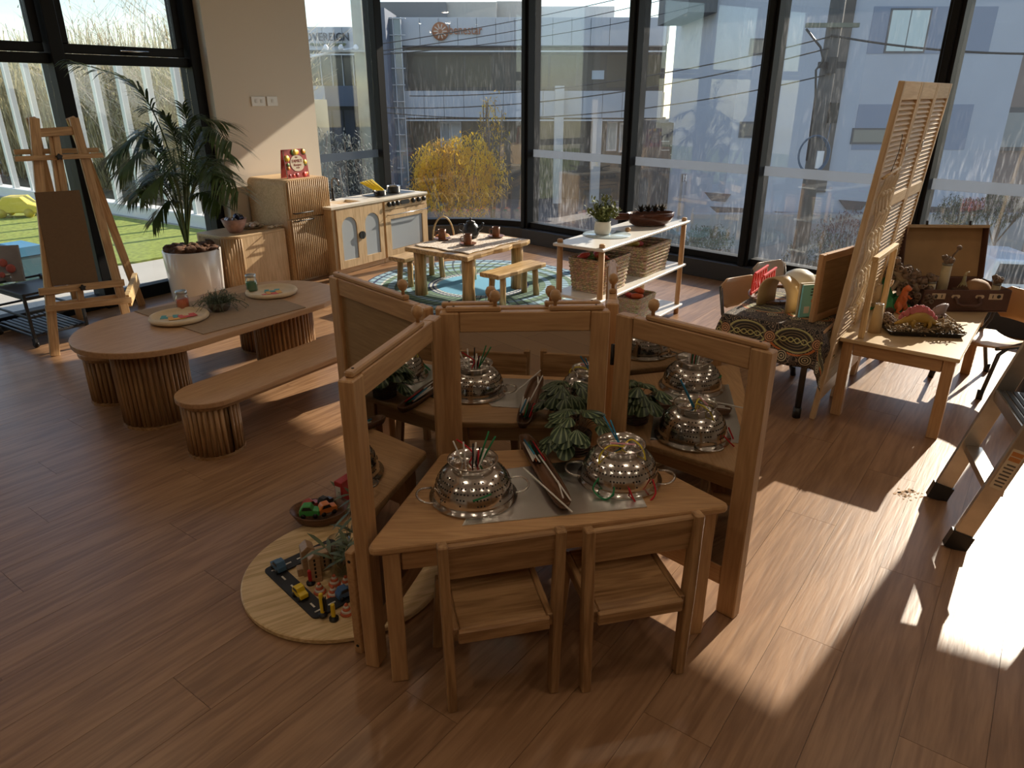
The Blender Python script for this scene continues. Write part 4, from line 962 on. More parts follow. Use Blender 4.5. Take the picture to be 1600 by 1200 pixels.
SPG = plain('yellow_felt_pasta', (.85, .66, .02), .6)
pp0 = lw(5.25, 5.01, .665)
for i in range(9):
    b0 = pp0 + Vector((-.05 + .0115 * i, .004 * (i % 2), .0)); o = MB().box(0, .16, -.004, .004, -.0035, .0035).build('pasta_stick', SPG, None, frame(b0, b0 + Vector((-.11 + .003 * i, .02, .055 + .002 * i))))
    tag(o, 'yellow felt pasta strand leaning out of the small saucepan', 'toy pasta', 'yellow pasta strands')
# glassware on the low cabinet
bp_ = lw(3.66, 5.14, CH)
bsk = thing('shell_basket', 'pink lined basket of dark glass baubles tipped on the curved cabinet', 'basket', tuple(bp_), LWA)
MB().lathe([(0, 0), (.05, 0), (.085, .06), (.10, .11), (.094, .11), (.08, .06), (.045, .01), (0, .008)], 24).build('basket_body', plain('pink_lining', (.50, .28, .22), .7, var=.2, bscale=30), bsk)
for i in range(9):
    a = i * 2.4; MB().ball((.045 * math.cos(a), .045 * math.sin(a), .075 + .02 * (i % 3)), .033, 12, 8).build('glass_bauble', plain('bauble_%d' % i, ((.10, .02, .02), (.35, .30, .28), (.02, .02, .05))[i % 3], .08, metal=.5), bsk)
pp_ = thing('shell_plate', 'woven plate of pearly shells on the curved cabinet', 'plate', tuple(lw(3.86, 5.2, CH)), LWA)
MB().lathe([(0, 0), (.07, 0), (.11, .02), (.113, .022), (.105, .02), (.07, .008), (0, .006)], 28).build('plate_body', WICKL, pp_)
for i in range(10):
    a = i * 2.4; rr = .02 + .006 * i; MB().ball((rr * math.cos(a), rr * math.sin(a), .028), (.026, .02, .018), 10, 7).build('shell', plain('pearl_%d' % i, (.55 + .03 * (i % 4), .5, .42), .15, metal=.3), pp_)
for i in range(5):
    q = lw(3.92 + .03 * i, 5.03 + .012 * (i % 2), CH); tag(MB().ball((0, 0, .012), (.02, .015, .012), 9, 6).build('loose_shell', plain('loose_shell_%d' % i, (.66, .55, .40), .4), None, TR(*q, rz=i)), 'small cream shell lying in front of the woven plate', 'shell', 'loose shells on the cabinet')
# ================================================================ middle: rug, log table, shelf
RC = Vector((-.29, 6.03, 0))
def rugmat():
    m, t, b = newmat('round_rug_weave'); N, Lk = t.nodes, t.links
    tc = N.new('ShaderNodeTexCoord'); sp = N.new('ShaderNodeSeparateXYZ'); Lk.new(tc.outputs['Object'], sp.inputs[0])
    ln = N.new('ShaderNodeVectorMath'); ln.operation = 'LENGTH'; Lk.new(tc.outputs['Object'], ln.inputs[0])
    at = N.new('ShaderNodeMath'); at.operation = 'ARCTAN2'; Lk.new(sp.outputs[1], at.inputs[0]); Lk.new(sp.outputs[0], at.inputs[1])
    no = N.new('ShaderNodeTexNoise'); no.inputs['Scale'].default_value = 3; Lk.new(tc.outputs['Object'], no.inputs['Vector'])
    r = N.new('ShaderNodeValToRGB'); cr = r.color_ramp; cr.interpolation = 'CONSTANT'
    bl, wh, nv, gr, dg, pb = (.17, .43, .62), (.60, .64, .62), (.03, .05, .14), (.15, .25, .17), (.07, .12, .08), (.28, .44, .54)
    st = [(0, bl), (.36, wh), (.385, nv), (.40, wh), (.42, nv), (.435, gr), (.49, dg), (.53, gr), (.58, pb), (.63, gr), (.68, dg), (.72, pb), (.78, gr), (.83, wh), (.85, pb), (.91, nv), (.93, pb), (.98, nv)]
    while len(cr.elements) < len(st): cr.elements.new(.5)
    for e_, (p, c) in zip(cr.elements, st): e_.position = p; e_.color = (*c, 1)
    Lk.new(ln.outputs['Value'], r.inputs['Fac'])
    # radial stitches in the outer part
    mu = N.new('ShaderNodeMath'); mu.operation = 'MULTIPLY'; mu.inputs[1].default_value = 60; Lk.new(at.outputs[0], mu.inputs[0]); ms_ = N.new('ShaderNodeMath'); ms_.operation = 'MULTIPLY_ADD'; ms_.inputs[1].default_value = 22; Lk.new(ln.outputs['Value'], ms_.inputs[0]); Lk.new(mu.outputs[0], ms_.inputs[2])
    si = N.new('ShaderNodeMath'); si.operation = 'SINE'; Lk.new(ms_.outputs[0], si.inputs[0]); gt = N.new('ShaderNodeMath'); gt.operation = 'GREATER_THAN'; gt.inputs[1].default_value = .72; Lk.new(si.outputs[0], gt.inputs[0])
    g2 = N.new('ShaderNodeMath'); g2.operation = 'GREATER_THAN'; g2.inputs[1].default_value = .36; Lk.new(ln.outputs['Value'], g2.inputs[0]); g3 = N.new('ShaderNodeMath'); g3.operation = 'MULTIPLY'; Lk.new(gt.outputs[0], g3.inputs[0]); Lk.new(g2.outputs[0], g3.inputs[1])
    g4 = N.new('ShaderNodeMath'); g4.operation = 'MULTIPLY'; g4.inputs[1].default_value = .8; Lk.new(g3.outputs[0], g4.inputs[0])
    mx = N.new('ShaderNodeMixRGB'); mx.inputs['Color2'].default_value = (.03, .04, .07, 1); Lk.new(g4.outputs[0], mx.inputs[0]); Lk.new(r.outputs[0], mx.inputs['Color1'])
    Lk.new(mx.outputs[0], b.inputs['Base Color']); b.inputs['Roughness'].default_value = .95; return m
tag(MB().lathe([(0, 0), (.995, 0), (1.0, .003), (.99, .006), (0, .006)], 72, None, False).build('round_rug', rugmat(), None, TR(RC.x, RC.y, .0005)), 'round blue and green ringed rug under the log table', 'rug')
RZ = .0065
LGX, LGZ = WD['logx'], WD['logz']
def wavy(L, Wd, n=10, amp=.018, seed=0):
    rg = random.Random(seed); o = []
    for i in range(n + 1): o.append((-L / 2 + L * i / n, -Wd / 2 + amp * (rg.random() - .5) * 2))
    for i in range(1, 5): o.append((L / 2 + amp * (rg.random() - .5), -Wd / 2 + Wd * i / 5))
    for i in range(n + 1): o.append((L / 2 - L * i / n, Wd / 2 + amp * (rg.random() - .5) * 2))
    for i in range(1, 5): o.append((-L / 2 + amp * (rg.random() - .5), Wd / 2 - Wd * i / 5))
    return o
def logleg(parent, x, y, r, h, seed, lean=(0, 0)):
    rg = random.Random(seed)
    MB().tube([(lean[0], lean[1], 0), (lean[0] * .5, lean[1] * .5, h * .4), (lean[0] * .2 + .004, lean[1] * .2, h * .75), (0, 0, h)], [r * 1.05, r * .93, r * (.95 + .1 * rg.random()), r * .98], 9).build('leg', LGZ, parent, TR(x, y, 0))
lt = thing('log_table', 'rustic log table with thick round legs on the round rug', 'table', (-.353, 5.82, RZ), R(53.5))
MB().prism(wavy(.86, .66, seed=3), .365, .402).build('table_top', LGX, lt, None, .008, 2)
for i, (x, y) in enumerate(((-.32, -.255), (.32, -.255), (.32, .255), (-.32, .255))): logleg(lt, x, y, .052, .366, i)
def log_bench(label, loc, rz, L, seed):
    b = thing('log_bench', label, 'bench', loc, rz, 'small log benches on the rug')
    MB().prism(wavy(L, .19, 8, .010, seed), .222, .258).build('seat', LGX, b, None, .008, 2)
    for i, (x, y) in enumerate(((-L / 2 + .10, -.055), (L / 2 - .10, -.055), (L / 2 - .10, .055), (-L / 2 + .10, .055))): logleg(b, x, y, .025, .223, seed + i, (math.copysign(.012, x), math.copysign(.01, y)))
log_bench('small rustic log bench on the window side of the rug, nearer the white shelf', (.015, 5.575, RZ), R(50), .60, 10)
log_bench('small rustic log bench between the log table and the toy kitchen', (-.80, 6.17, RZ), R(55), .60, 20)
LTZ = RZ + .402
# lace cloth on the log table
m = MB(); nx = 26; vs = []; fs = []; rg = random.Random(6)
for j in range(nx + 1):
    for i in range(nx + 1):
        x = -.35 + .70 * i / nx; y = -.285 + .57 * j / nx
        x += .012 * math.sin(y * 23); y += .010 * math.sin(x * 19); z = .003 + .002 * math.sin(x * 40) * math.sin(y * 37)
        e_ = max(0, abs(y) - .335); z -= e_ * 1.0 if e_ > 0 else 0; y = math.copysign(min(abs(y), .345), y)
        vs.append((x, y, z))
for j in range(nx):
    for i in range(nx): a = j * (nx + 1) + i; fs.append((a, a + 1, a + nx + 2, a + nx + 1))
lacem, tt_, bb_ = newmat('lace_cloth'); bb_.inputs['Base Color'].default_value = (.68, .56, .48, 1); bb_.inputs['Roughness'].default_value = .9
vo_ = tt_.nodes.new('ShaderNodeTexVoronoi'); vo_.inputs['Scale'].default_value = 34; tc__ = tt_.nodes.new('ShaderNodeTexCoord'); tt_.links.new(tc__.outputs['Object'], vo_.inputs['Vector']); vo_.feature = 'DISTANCE_TO_EDGE'
rr_ = tt_.nodes.new('ShaderNodeValToRGB'); rr_.color_ramp.elements[0].position = .04; rr_.color_ramp.elements[1].position = .12; rr_.color_ramp.elements[0].color = (.56, .42, .32, 1); rr_.color_ramp.elements[1].color = (.82, .75, .66, 1)
tt_.links.new(vo_.outputs['Distance'], rr_.inputs['Fac']); tt_.links.new(rr_.outputs[0], bb_.inputs['Base Color'])
lc = MB().add(vs, fs, True).build('lace_cloth', lacem, None, TR(-.353, 5.82, LTZ + .004, rz=R(53.5)))
sol = lc.modifiers.new('thick', 'SOLIDIFY'); sol.thickness = .002
tag(lc, 'cream lace cloth spread over the log table', 'tablecloth')
TOPZ = LTZ + .010
def cupset(label, p):
    s = thing('saucer', 'brown stoneware saucer under the ' + label, 'saucer', (p.x, p.y, TOPZ), 0, 'saucers on the log table')
    MB().lathe([(0, 0), (.04, 0), (.066, .006), (.072, .012), (.068, .012), (.04, .005), (0, .005)], 24).build('saucer_body', TERRA, s)
    c = thing('mug', 'brown stoneware ' + label, 'mug', (p.x, p.y, TOPZ + .0055), 0, 'mugs on the log table')
    MB().lathe([(0, 0), (.03, 0), (.033, .004), (.031, .04), (.034, .078), (.031, .078), (.028, .04), (.029, .008), (0, .006)], 22).build('mug_body', TERRA, c)
    MB().tube([(-.03, 0, .06), (-.052, 0, .06), (-.058, 0, .04), (-.05, 0, .02), (-.03, 0, .018)], .0048, 7).build('handle', TERRA, c)
cupset('mug at the front corner of the log table', fl(731, 382, TOPZ)); cupset('mug at the kitchen end of the log table', fl(691, 374, TOPZ)); cupset('mug nearest the white shelf on the log table', fl(775, 370, TOPZ))
tp2 = fl(736, 371, TOPZ)
tea = thing('teapot', 'black round teapot in the middle of the log table', 'teapot', (tp2.x, tp2.y, TOPZ), R(-20)); tea.scale = (1.12, 1.12, 1.12)
BT = plain('black_stoneware', (.018, .018, .02), .35)
MB().lathe([(0, 0), (.045, 0), (.062, .03), (.064, .06), (.05, .095), (.036, .105), (.034, .112), (0, .114)], 26).build('teapot_body', BT, tea)
MB().lathe([(0, .110), (.036, .112), (.030, .122), (.008, .127), (.008, .136), (.012, .142), (0, .146)], 20).build('lid', BT, tea)
MB().tube([(-.055, 0, .095), (-.095, 0, .09), (-.10, 0, .05), (-.06, 0, .03)], .007, 8).build('handle', BT, tea); MB().tube([(.05, 0, .055), (.085, 0, .08), (.10, 0, .115)], [.016, .011, .008], 10).build('spout', BT, tea)
# basket with yarn behind the log table
yb = fl(694, 396)
yk = thing('handled_basket', 'round basket with a tall hoop handle behind the log table', 'basket', (yb.x, yb.y, RZ), R(20))
MB().lathe([(0, 0), (.085, 0), (.11, .09), (.118, .16), (.11, .16), (.10, .09), (.078, .012), (0, .01)], 28).build('basket_body', WICKL, yk)
MB().tube([(.112 * math.cos(a), 0, .15 + .22 * math.sin(a)) for a in [math.pi * i / 16 for i in range(17)]], .0085, 8).build('hoop_handle', WD['pinex'], yk)
for i, c in enumerate(((.75, .05, .25), (.75, .45, .30), (.08, .30, .10), (.80, .25, .05), (.10, .10, .35), (.7, .55, .1))):
    a = i * 1.05; p = Vector((yb.x + .055 * math.cos(a), yb.y + .055 * math.sin(a), RZ + .135 + .02 * (i % 2)))
    tag(MB().ball((0, 0, 0), .036, 10, 8, noise=.05, seed=i).build('yarn_ball', plain('yarn_%d' % i, c, .95, bump=.8, bscale=150), None, TR(*p)), ('magenta', 'peach', 'green', 'orange', 'navy', 'mustard')[i] + ' yarn ball in the hoop-handled basket', 'yarn ball', 'yarn in the basket')

# ---- white shelf unit
SHA = R(54); sp0 = Vector((.541, 4.19, 0))
sh_ = thing('white_shelf', 'three-tier white shelf with round wooden posts and baskets', 'shelf', tuple(sp0), SHA)
WSH = plain('white_laminate', (.76, .73, .68), .35); SL, SD = 1.245, .335
for z in (.675, .36, .055): slab('shelf_board', -.02, SL + .02, -.01, SD + .01, z, z + .018, WSH, sh_, .004)
for (x, y) in ((.02, .02), (SL - .02, .02), (SL - .02, SD - .02), (.02, SD - .02)):
    ps = MB().tube([(0, 0, 0), (0, 0, .69)], .0185, 14).build('post', WD['beechz'], sh_, TR(x, y, 0)); MB().lathe([(.0185, 0), (.0185, .018), (.014, .022), (0, .022)], 14).build('post_cap', WD['beechz'], ps, TR(0, 0, .6935))
def shp(x, y, z): return sh_.matrix_basis @ Vector((x, y, z)) if False else (Matrix.Translation(sp0) @ Matrix.Rotation(SHA, 4, 'Z')) @ Vector((x, y, z))
def basket(name, label, x, y, z, L, Wd, H, mat, contents):
    t = thing(name, label, 'basket', tuple(shp(x, y, z)), SHA, 'woven baskets on the white shelf')
    m = MB(); n = 9
    for j in range(n):                                     # woven courses as rounded rectangular rings
        u = j / (n - 1); k = .86 + .14 * u; zz = .008 + u * (H - .016)
        m.tube([(px_ * k, py_ * k, zz) for px_, py_ in rounded([(-L / 2, -Wd / 2), (L / 2, -Wd / 2), (L / 2, Wd / 2), (-L / 2, Wd / 2)], .02, 3)], H / n * .62, 6, True)
    m.build('woven_sides', mat, t)
    MB().prism(rounded([(-L * .43, -Wd * .43), (L * .43, -Wd * .43), (L * .43, Wd * .43), (-L * .43, Wd * .43)], .02, 3), 0.002, .012).build('bottom', mat, t)
    m = MB()
    for k in range(28):                                    # uprights of the weave
        a = k / 28; per = rounded([(-L / 2, -Wd / 2), (L / 2, -Wd / 2), (L / 2, Wd / 2), (-L / 2, Wd / 2)], .02, 3); pt = perim(per, (2 * L + 2 * Wd) / 28)[k % 27]
        m.tube([(pt.x * .87, pt.y * .87, .004), (pt.x * 1.01, pt.y * 1.01, H)], .005, 5)
    m.build('weave_stakes', mat, t)
    for i in range(contents):
        rg = random.Random(i + int(L * 1000)); cn, c = rg.choice([('orange', (.70, .13, .03)), ('dark green', (.10, .25, .06)), ('red', (.72, .10, .08)), ('mustard', (.60, .45, .1)), ('light green', (.25, .5, .2))])
        sx, sy = (rg.random() - .5) * L * .6, (rg.random() - .5) * Wd * .5
        o = MB().ball((0, 0, 0), (.05, .028, .02), 10, 7, noise=.25, seed=i).build('toy_vegetable', plain('toy_veg_%s_%d' % (name, i), c, .5), None, TR(*shp(x + sx, y + sy, z + H * .9 + .012 * (i % 3)), rz=rg.random() * 6, ry=rg.random() - .5))
        tag(o, '%s toy vegetable in the %s' % (cn, label.split(' on ')[0]), 'toy', 'toy food in the baskets')
    return t
basket('seagrass_basket', 'deep seagrass basket of toy food on the middle shelf near the divider', .27, .17, .379, .34, .25, .21, WICK, 8)
basket('seagrass_basket', 'wide seagrass basket on the middle shelf at the window end', .86, .17, .379, .40, .26, .20, WICK, 3)
basket('wicker_basket', 'small pale wicker basket on the bottom shelf', .78, .16, .074, .28, .2, .15, WICKL, 3)
gd = fl(946, 367, .694)
tag(MB().lathe([(0, 0), (.155, 0), (.157, .002), (.155, .004), (0, .004)], 40).build('glass_disc', plain('pale_glass_disc', (.55, .66, .72), .08, spec=.7), None, TR(gd.x + .01, gd.y + .01, .6935)), 'round pale glass disc under the pot on the white shelf', 'glass disc')
pt_ = thing('potted_shrub', 'small leafy shrub in a cream pot on the white shelf', 'potted plant', (gd.x - .02, gd.y + .005, .698), 0)
MB().lathe([(0, 0), (.042, 0), (.052, .012), (.056, .04), (.05, .075), (.053, .085), (.048, .085), (.045, .07), (0, .068)], 26).build('pot', CREAM, pt_)
m = MB(); rg = random.Random(31)
for i in range(70):
    a = rg.random() * 6.28; el = R(38 + 52 * rg.random()); L = .08 + .10 * rg.random(); d = Vector((math.cos(a) * math.cos(el), math.sin(a) * math.cos(el), math.sin(el))); b0 = Vector((.01 * math.cos(a), .01 * math.sin(a), .068))
    m.tube([b0, b0 + d * L], .0013, 4)
    for k in range(11):
        p = b0 + d * L * (.3 + .7 * k / 10); dd = Vector((rg.random() - .5, rg.random() - .5, rg.random() - .2)); m.leaf(p, dd, .028, .017, seg=2, droop=.1)
stuff(m.build('foliage', plain('shrub_green', (.20, .23, .07), .5, var=.4, bscale=50), pt_))
bo = fl(1015, 352, .694)
bt = thing('boat_bowl', 'dark red-brown boat-shaped wooden bowl with a stub handle on the white shelf', 'bowl', (bo.x, bo.y, .6935), R(12)); bt.scale = (1.12, 1.12, 1.05)
BR = wood('mahogany', (.06, .018, .010), (.11, .035, .018), 'x', rough=.25)
n = 26; vs = []; fs = []
lv = [(.62, 0), (.85, .02), (.97, .055), (1.0, .085), (.95, .085), (.90, .05), (.7, .022)]
for k_, z in lv: vs += [(.155 * k_ * math.cos(2 * math.pi * i / n), .085 * k_ * math.sin(2 * math.pi * i / n), z) for i in range(n)]
fs = [list(range(n))[::-1], [6 * n + i for i in range(n)]] + [(k_ * n + i, k_ * n + (i + 1) % n, (k_ + 1) * n + (i + 1) % n, (k_ + 1) * n + i) for k_ in range(6) for i in range(n)]
MB().add(vs, fs, True).build('bowl_body', BR, bt); bar('handle', (-.14, 0, .062), (-.235, 0, .066), .035, .042, BR, bt, bev=.006)
for i in range(4):
    m = MB(); x = -.07 + .05 * i
    for k_ in range(16):
        a = k_ * 2.4; el = R(20 + 60 * (1 - k_ / 16)); m.leaf((x, 0, .07), (math.cos(a) * math.cos(el), math.sin(a) * math.cos(el), math.sin(el)), .065, .018, seg=2, droop=.1)
    o = m.build('succulent', plain('dark_succulent_%d' % i, (.035, .03, .018), .5), None, TR(bo.x, bo.y, .715, rz=R(12))); tag(o, 'small dark succulent growing in the boat-shaped bowl', 'succulent', 'succulents in the boat bowl')
wb_ = fl(981, 361, .694); tag(MB().lathe([(0, 0), (.016, 0), (.019, .01), (.017, .022), (0, .026)], 16).build('wooden_acorn', WD['beechz'], None, TR(wb_.x, wb_.y, .6935)), 'tiny turned wooden peg on the white shelf in front of the boat bowl', 'wooden peg')

# ================================================================ floor: round board with a toy town
bc_ = Vector((-.577, 2.035, 0))
rb = thing('round_board', 'round pale pine board on the floor left of the mirrors', 'round board', tuple(bc_), R(30))
MB().lathe([(0, .002), (.339, .002), (.345, .005), (.345, .018), (.341, .021), (0, .021)], 64, None, False).build('board', WD['pinex'], rb)
BZ = .0215
ra, rb2 = fl(411, 892, BZ), fl(492, 970, BZ); rd = (rb2 - ra); RLn = rd.length; rd.normalize(); rn = Vector((-rd.y, rd.x, 0))
road = thing('road_track', 'black square toy road loop with white dashes on the round board', 'toy road', (ra.x, ra.y, BZ), math.atan2(rd.y, rd.x))
SQ = .27; rwid = .058
def roadring():
    o, i = rounded([(0, 0), (RLn, 0), (RLn, SQ), (0, SQ)], .022, 4), rounded([(rwid, rwid), (RLn - rwid, rwid), (RLn - rwid, SQ - rwid), (rwid, SQ - rwid)], .004, 4)
    k = len(o); vs = [(x, y, z) for z in (0, .006) for x, y in o + i]; fs = []
    for a in range(k):
        b = (a + 1) % k; fs += [(2 * k + a, 2 * k + b, 3 * k + b, 3 * k + a), (b, a, k + a, k + b), (a, b, 2 * k + b, 2 * k + a), (k + b, k + a, 3 * k + a, 3 * k + b)]
    return MB().add(vs, fs)
roadring().build('road_surface', plain('road_black', (.022, .022, .024), .7), road)
dash = plain('road_white', (.70, .66, .58), .7)
for i in range(5):
    for (x, y, r_) in ((.03 + i * (RLn - .03) / 5, rwid / 2, 0), (rwid / 2, .03 + i * (SQ - .03) / 5, 1), (RLn - rwid / 2, .03 + i * (SQ - .03) / 5, 1)): MB().box(-.013, .013, -.003, .003, .006, .0066).build('dash', dash, road, TR(x, y, 0, rz=r_ * math.pi / 2))
def wheels(t, L, Wd, r, z=0):
    for x in (-L * .3, L * .3):
        for s in (-1, 1): MB().tube([(0, -.004, 0), (0, .004, 0)], r, 12).build('wheel', BLACKP, t, TR(x, s * Wd * .48, r + z))
def toycar(label, p, rz, col, L=.06, kind='car', z=BZ, tilt=0):
    t = thing('toy_car', label, 'toy car', (p[0], p[1], z), rz, 'toy vehicles'); Wd = L * .5
    m_ = plain('toy_%s' % label[:12].replace(' ', '_'), col, .3)
    b = MB().prism([(-L / 2, .25 * L * .5), (L / 2, .25 * L * .5), (L / 2, .40 * L), (L * .2, .45 * L), (L * .08, .68 * L), (-L * .3, .68 * L), (-L * .46, .45 * L), (-L / 2, .42 * L)], -Wd / 2, Wd / 2, XZ).build('body', m_, t, None, L * .04, 2)
    MB().prism([(L * .17, .46 * L), (L * .065, .64 * L), (-L * .26, .64 * L), (-L * .36, .46 * L)], -Wd / 2 - .0008, Wd / 2 + .0008, XZ).build('windows', BLACKP, b)
    wheels(t, L, Wd, L * .13); return t
P_ = lambda u, v, z=BZ: fl(u, v, z)
dR = math.atan2(rd.y, rd.x)
toycar('blue toy car on the left corner of the black road', P_(436, 890, BZ + .006), dR + math.pi, (.07, .16, .28), .062, z=BZ + .006)
toycar('yellow toy taxi on the near stretch of the black road', P_(470, 932, BZ + .006), dR, (.78, .55, .02), .058, z=BZ + .006)
toycar('blue toy truck on the far stretch of the black road beside the cones', P_(540, 932, BZ + .006), dR + 1.5, (.06, .14, .30), .06, z=BZ + .006)
def cone(label, p, z=BZ):
    t = thing('traffic_cone', label, 'toy cone', (p.x, p.y, z), 0, 'toy traffic cones'); o_ = plain('cone_orange', (.62, .13, .05), .5); w_ = plain('cone_white', (.75, .65, .55), .5)
    for i, (r0, r1) in enumerate(((.021, .017), (.0165, .0135), (.013, .010), (.0095, .007), (.0065, .003))): MB().lathe([(r0, 0), (r0, .002), (r1, .0072), (0, .0072)], 16).build('ring', o_ if i % 2 == 0 else w_, t, TR(0, 0, .0078 * i))
for lb_, u, v in (('orange striped toy cone beside the yellow crane post', 500, 925), ('orange striped toy cone furthest back on the round board', 523, 912), ('orange striped toy cone in the middle of the group', 521, 930), ('orange striped toy cone half hidden by the divider post', 541, 914), ('orange striped toy cone in front of the blue truck', 542, 958)): cone(lb_, P_(u, v))
def signpost(label, p, col, h, z=BZ):
    t = thing('toy_signal', label, 'toy signal', (p.x, p.y, z), 0, 'toy signals'); MB().lathe([(.0, 0), (.015, 0), (.015, .008), (.005, .010), (.004, .02), (0, .02)], 16).build('foot', BLACKP, t)
    slab('post', -.006, .006, -.006, .006, .012, h, plain('signal_%s' % label[:8].replace(' ', ''), col, .4), t, .002); return t
signpost('red toy fuel pump on a black foot beside the wooden houses', P_(486, 912), (.55, .03, .03), .055); s1 = signpost('tall yellow toy crane post at the road corner', P_(505, 962, BZ + .006), (.78, .55, .02), .085, BZ + .0065); signpost('short yellow toy sign post in front of the road corner', P_(522, 968), (.78, .55, .02), .06)
for k_ in range(2): slab('black_bar', .004 + k_ * .006, .008 + k_ * .006, -.006, .006, .02, .07, BLACKP, s1, .001)
HW = wood('house_blocks', (.36, .22, .12), (.48, .32, .18), 'x', ring=.25)
def house(label, p, w_, d_, h, g, rz):
    t = thing('wooden_house', label, 'toy block', (p.x, p.y, BZ), rz, 'wooden house blocks')
    MB().prism([(-w_ / 2, 0), (w_ / 2, 0), (w_ / 2, h), (0, h + g), (-w_ / 2, h)], -d_ / 2, d_ / 2, XZ).build('block', HW, t, None, .002)
    for k_ in range(5):
        if .02 + k_ * .016 < h - .01: slab('window_slot', -.004, .002, -d_ / 2 - .0008, -d_ / 2 + .001, .02 + k_ * .016, .03 + k_ * .016, HOLE, t, 0)
house('tall gabled wooden house block nearest the road corner', P_(494, 905), .038, .04, .095, .015, R(25)); house('gabled wooden house block behind the tallest one', P_(484, 893), .045, .05, .10, .018, R(25)); house('low wooden house block touching the glass vase', P_(507, 886), .05, .05, .075, .0, R(25)); house('short wooden step block leaning on the house blocks', P_(470, 897), .02, .03, .03, .0, R(25))
vp = P_(534, 892)
va = thing('glass_vase', 'clear glass vase of gum leaves on the round board', 'vase', (vp.x, vp.y, BZ), 0)
MB().lathe([(0, 0), (.036, 0), (.04, .004), (.04, .13), (.037, .13), (.037, .008), (0, .006)], 26).build('vase_glass', JARGLASS, va); MB().lathe([(0, .007), (.0365, .007), (.0365, .10), (0, .10)], 24).build('water', clearmat('greenish_water', (.62, .68, .50), 1.33), va)
GUM = plain('gum_leaf', (.10, .13, .065), .5, var=.3, bscale=20)
m = MB(); rg = random.Random(8); ml = MB()
for i in range(9):
    a = rg.random() * 6.28; d = Vector((math.cos(a) * .55, math.sin(a) * .55, .8)); L = .16 + .1 * rg.random(); b0 = Vector((.01 * math.cos(a), .01 * math.sin(a), .012)); path = [b0 + d * L * k_ / 4 * (.55 if k_ < 2 else 1) for k_ in range(5)]
    m.tube(path, .0017, 5)
    for k_ in range(2, 5):
        for s in range(3):
            dd = Vector((rg.random() - .5, rg.random() - .5, rg.random() * .5 - .25)); ml.leaf(path[k_], dd, .07 + .03 * rg.random(), .015, seg=3, droop=.25)
m.build('stems', TWIG, va); ml.build('leaves', GUM, va)
bwp = fl(500, 823)
bb = thing('timber_bowl', 'oval dark timber bowl of toy vehicles on the floor behind the round board', 'bowl', (bwp.x, bwp.y + .03, 0), R(10))
vs = []; lv = [(.5, 0), (.8, .025), (1.0, .06), (.95, .062), (.75, .03), (.45, .012)]
for k_, z in lv: vs += [(.115 * k_ * math.cos(2 * math.pi * i / n), .085 * k_ * math.sin(2 * math.pi * i / n), z + (.008 * abs(math.cos(2 * math.pi * i / n)) if z > .05 else 0)) for i in range(n)]
MB().add(vs, [list(range(n))[::-1], [5 * n + i for i in range(n)]] + [(k_ * n + i, k_ * n + (i + 1) % n, (k_ + 1) * n + (i + 1) % n, (k_ + 1) * n + i) for k_ in range(5) for i in range(n)], True).build('bowl_body', darkw, bb)
toycar('green toy car in the timber bowl', (bwp.x - .03, bwp.y - .005), .1, (.06, .35, .08), .075, z=.052); toycar('orange toy car in the timber bowl', (bwp.x + .03, bwp.y + .02), .6, (.70, .22, .05), .07, z=.05); toycar('black toy car at the back of the timber bowl', (bwp.x + .01, bwp.y + .07), 1.0, (.02, .02, .022), .06, z=.052); toycar('dark red toy car in the timber bowl', (bwp.x - .04, bwp.y + .045), .8, (.40, .06, .04), .065, z=.05)
rbx = fl(541, 790)
bx_ = thing('red_box', 'red and white picture box on the floor behind the left mirror wing', 'box', (rbx.x + .03, rbx.y + .04, 0), R(60))
slab('carton', -.09, .09, -.02, .02, 0, .13, plain('carton_red', (.42, .03, .03), .5), bx_, .002); slab('white_panel', -.0905, -.0902, -.012, .016, .02, .11, dash, bx_, 0); slab('white_panel', -.05, .07, -.0205, -.0202, .05, .10, dash, bx_, 0)
sp_ = thing('gum_sprig', 'loose sprig of gum leaves leaning on the red box', 'leaf sprig', (rbx.x - .01, rbx.y + .01, 0), 0)
m = MB()
for i in range(7): m.leaf((0, 0, .004 + .012 * i), (math.cos(i * 2.2), math.sin(i * 2.2), .55), .085, .018, droop=.1)
m.tube([(0, 0, 0), (.005, 0, .1)], .002, 5); m.build('leaves', GUM, sp_)
# ================================================================ right side: train table, louvre screen, suitcase table, ladder
TA = R(53)
# ---- cloth-covered train table
TTZ = .50
tn = Vector((1.085, 3.50, 0)); TLn, TWd = 1.15, .50
tx, ty = Vector((math.cos(TA), math.sin(TA), 0)), Vector((math.sin(TA), -math.cos(TA), 0))      # along, towards the screen
def tpt(a, b, z=0): return tn + tx * a + ty * b + Vector((0, 0, z))
trt = thing('train_table', 'small table with grey metal legs hidden under the patterned cloth', 'table', tuple(tn), TA)
slab('table_top', .01, TLn - .01, -TWd + .01, -.01, TTZ - .02, TTZ - .002, WD['beechx'], trt)
GREYM = plain('grey_metal_tube', (.085, .08, .075), .35, metal=.6)
for (a, b) in ((.09, -.09), (.09, -TWd + .09), (TLn - .09, -.09), (TLn - .09, -TWd + .09)):
    l_ = MB().tube([(0, 0, .05), (0, 0, TTZ - .02)], .016, 10).build('leg', GREYM, trt, TR(a, b, 0)); MB().tube([(0, 0, 0), (0, 0, .055)], .021, 10).build('rubber_foot', BLACKP, l_)
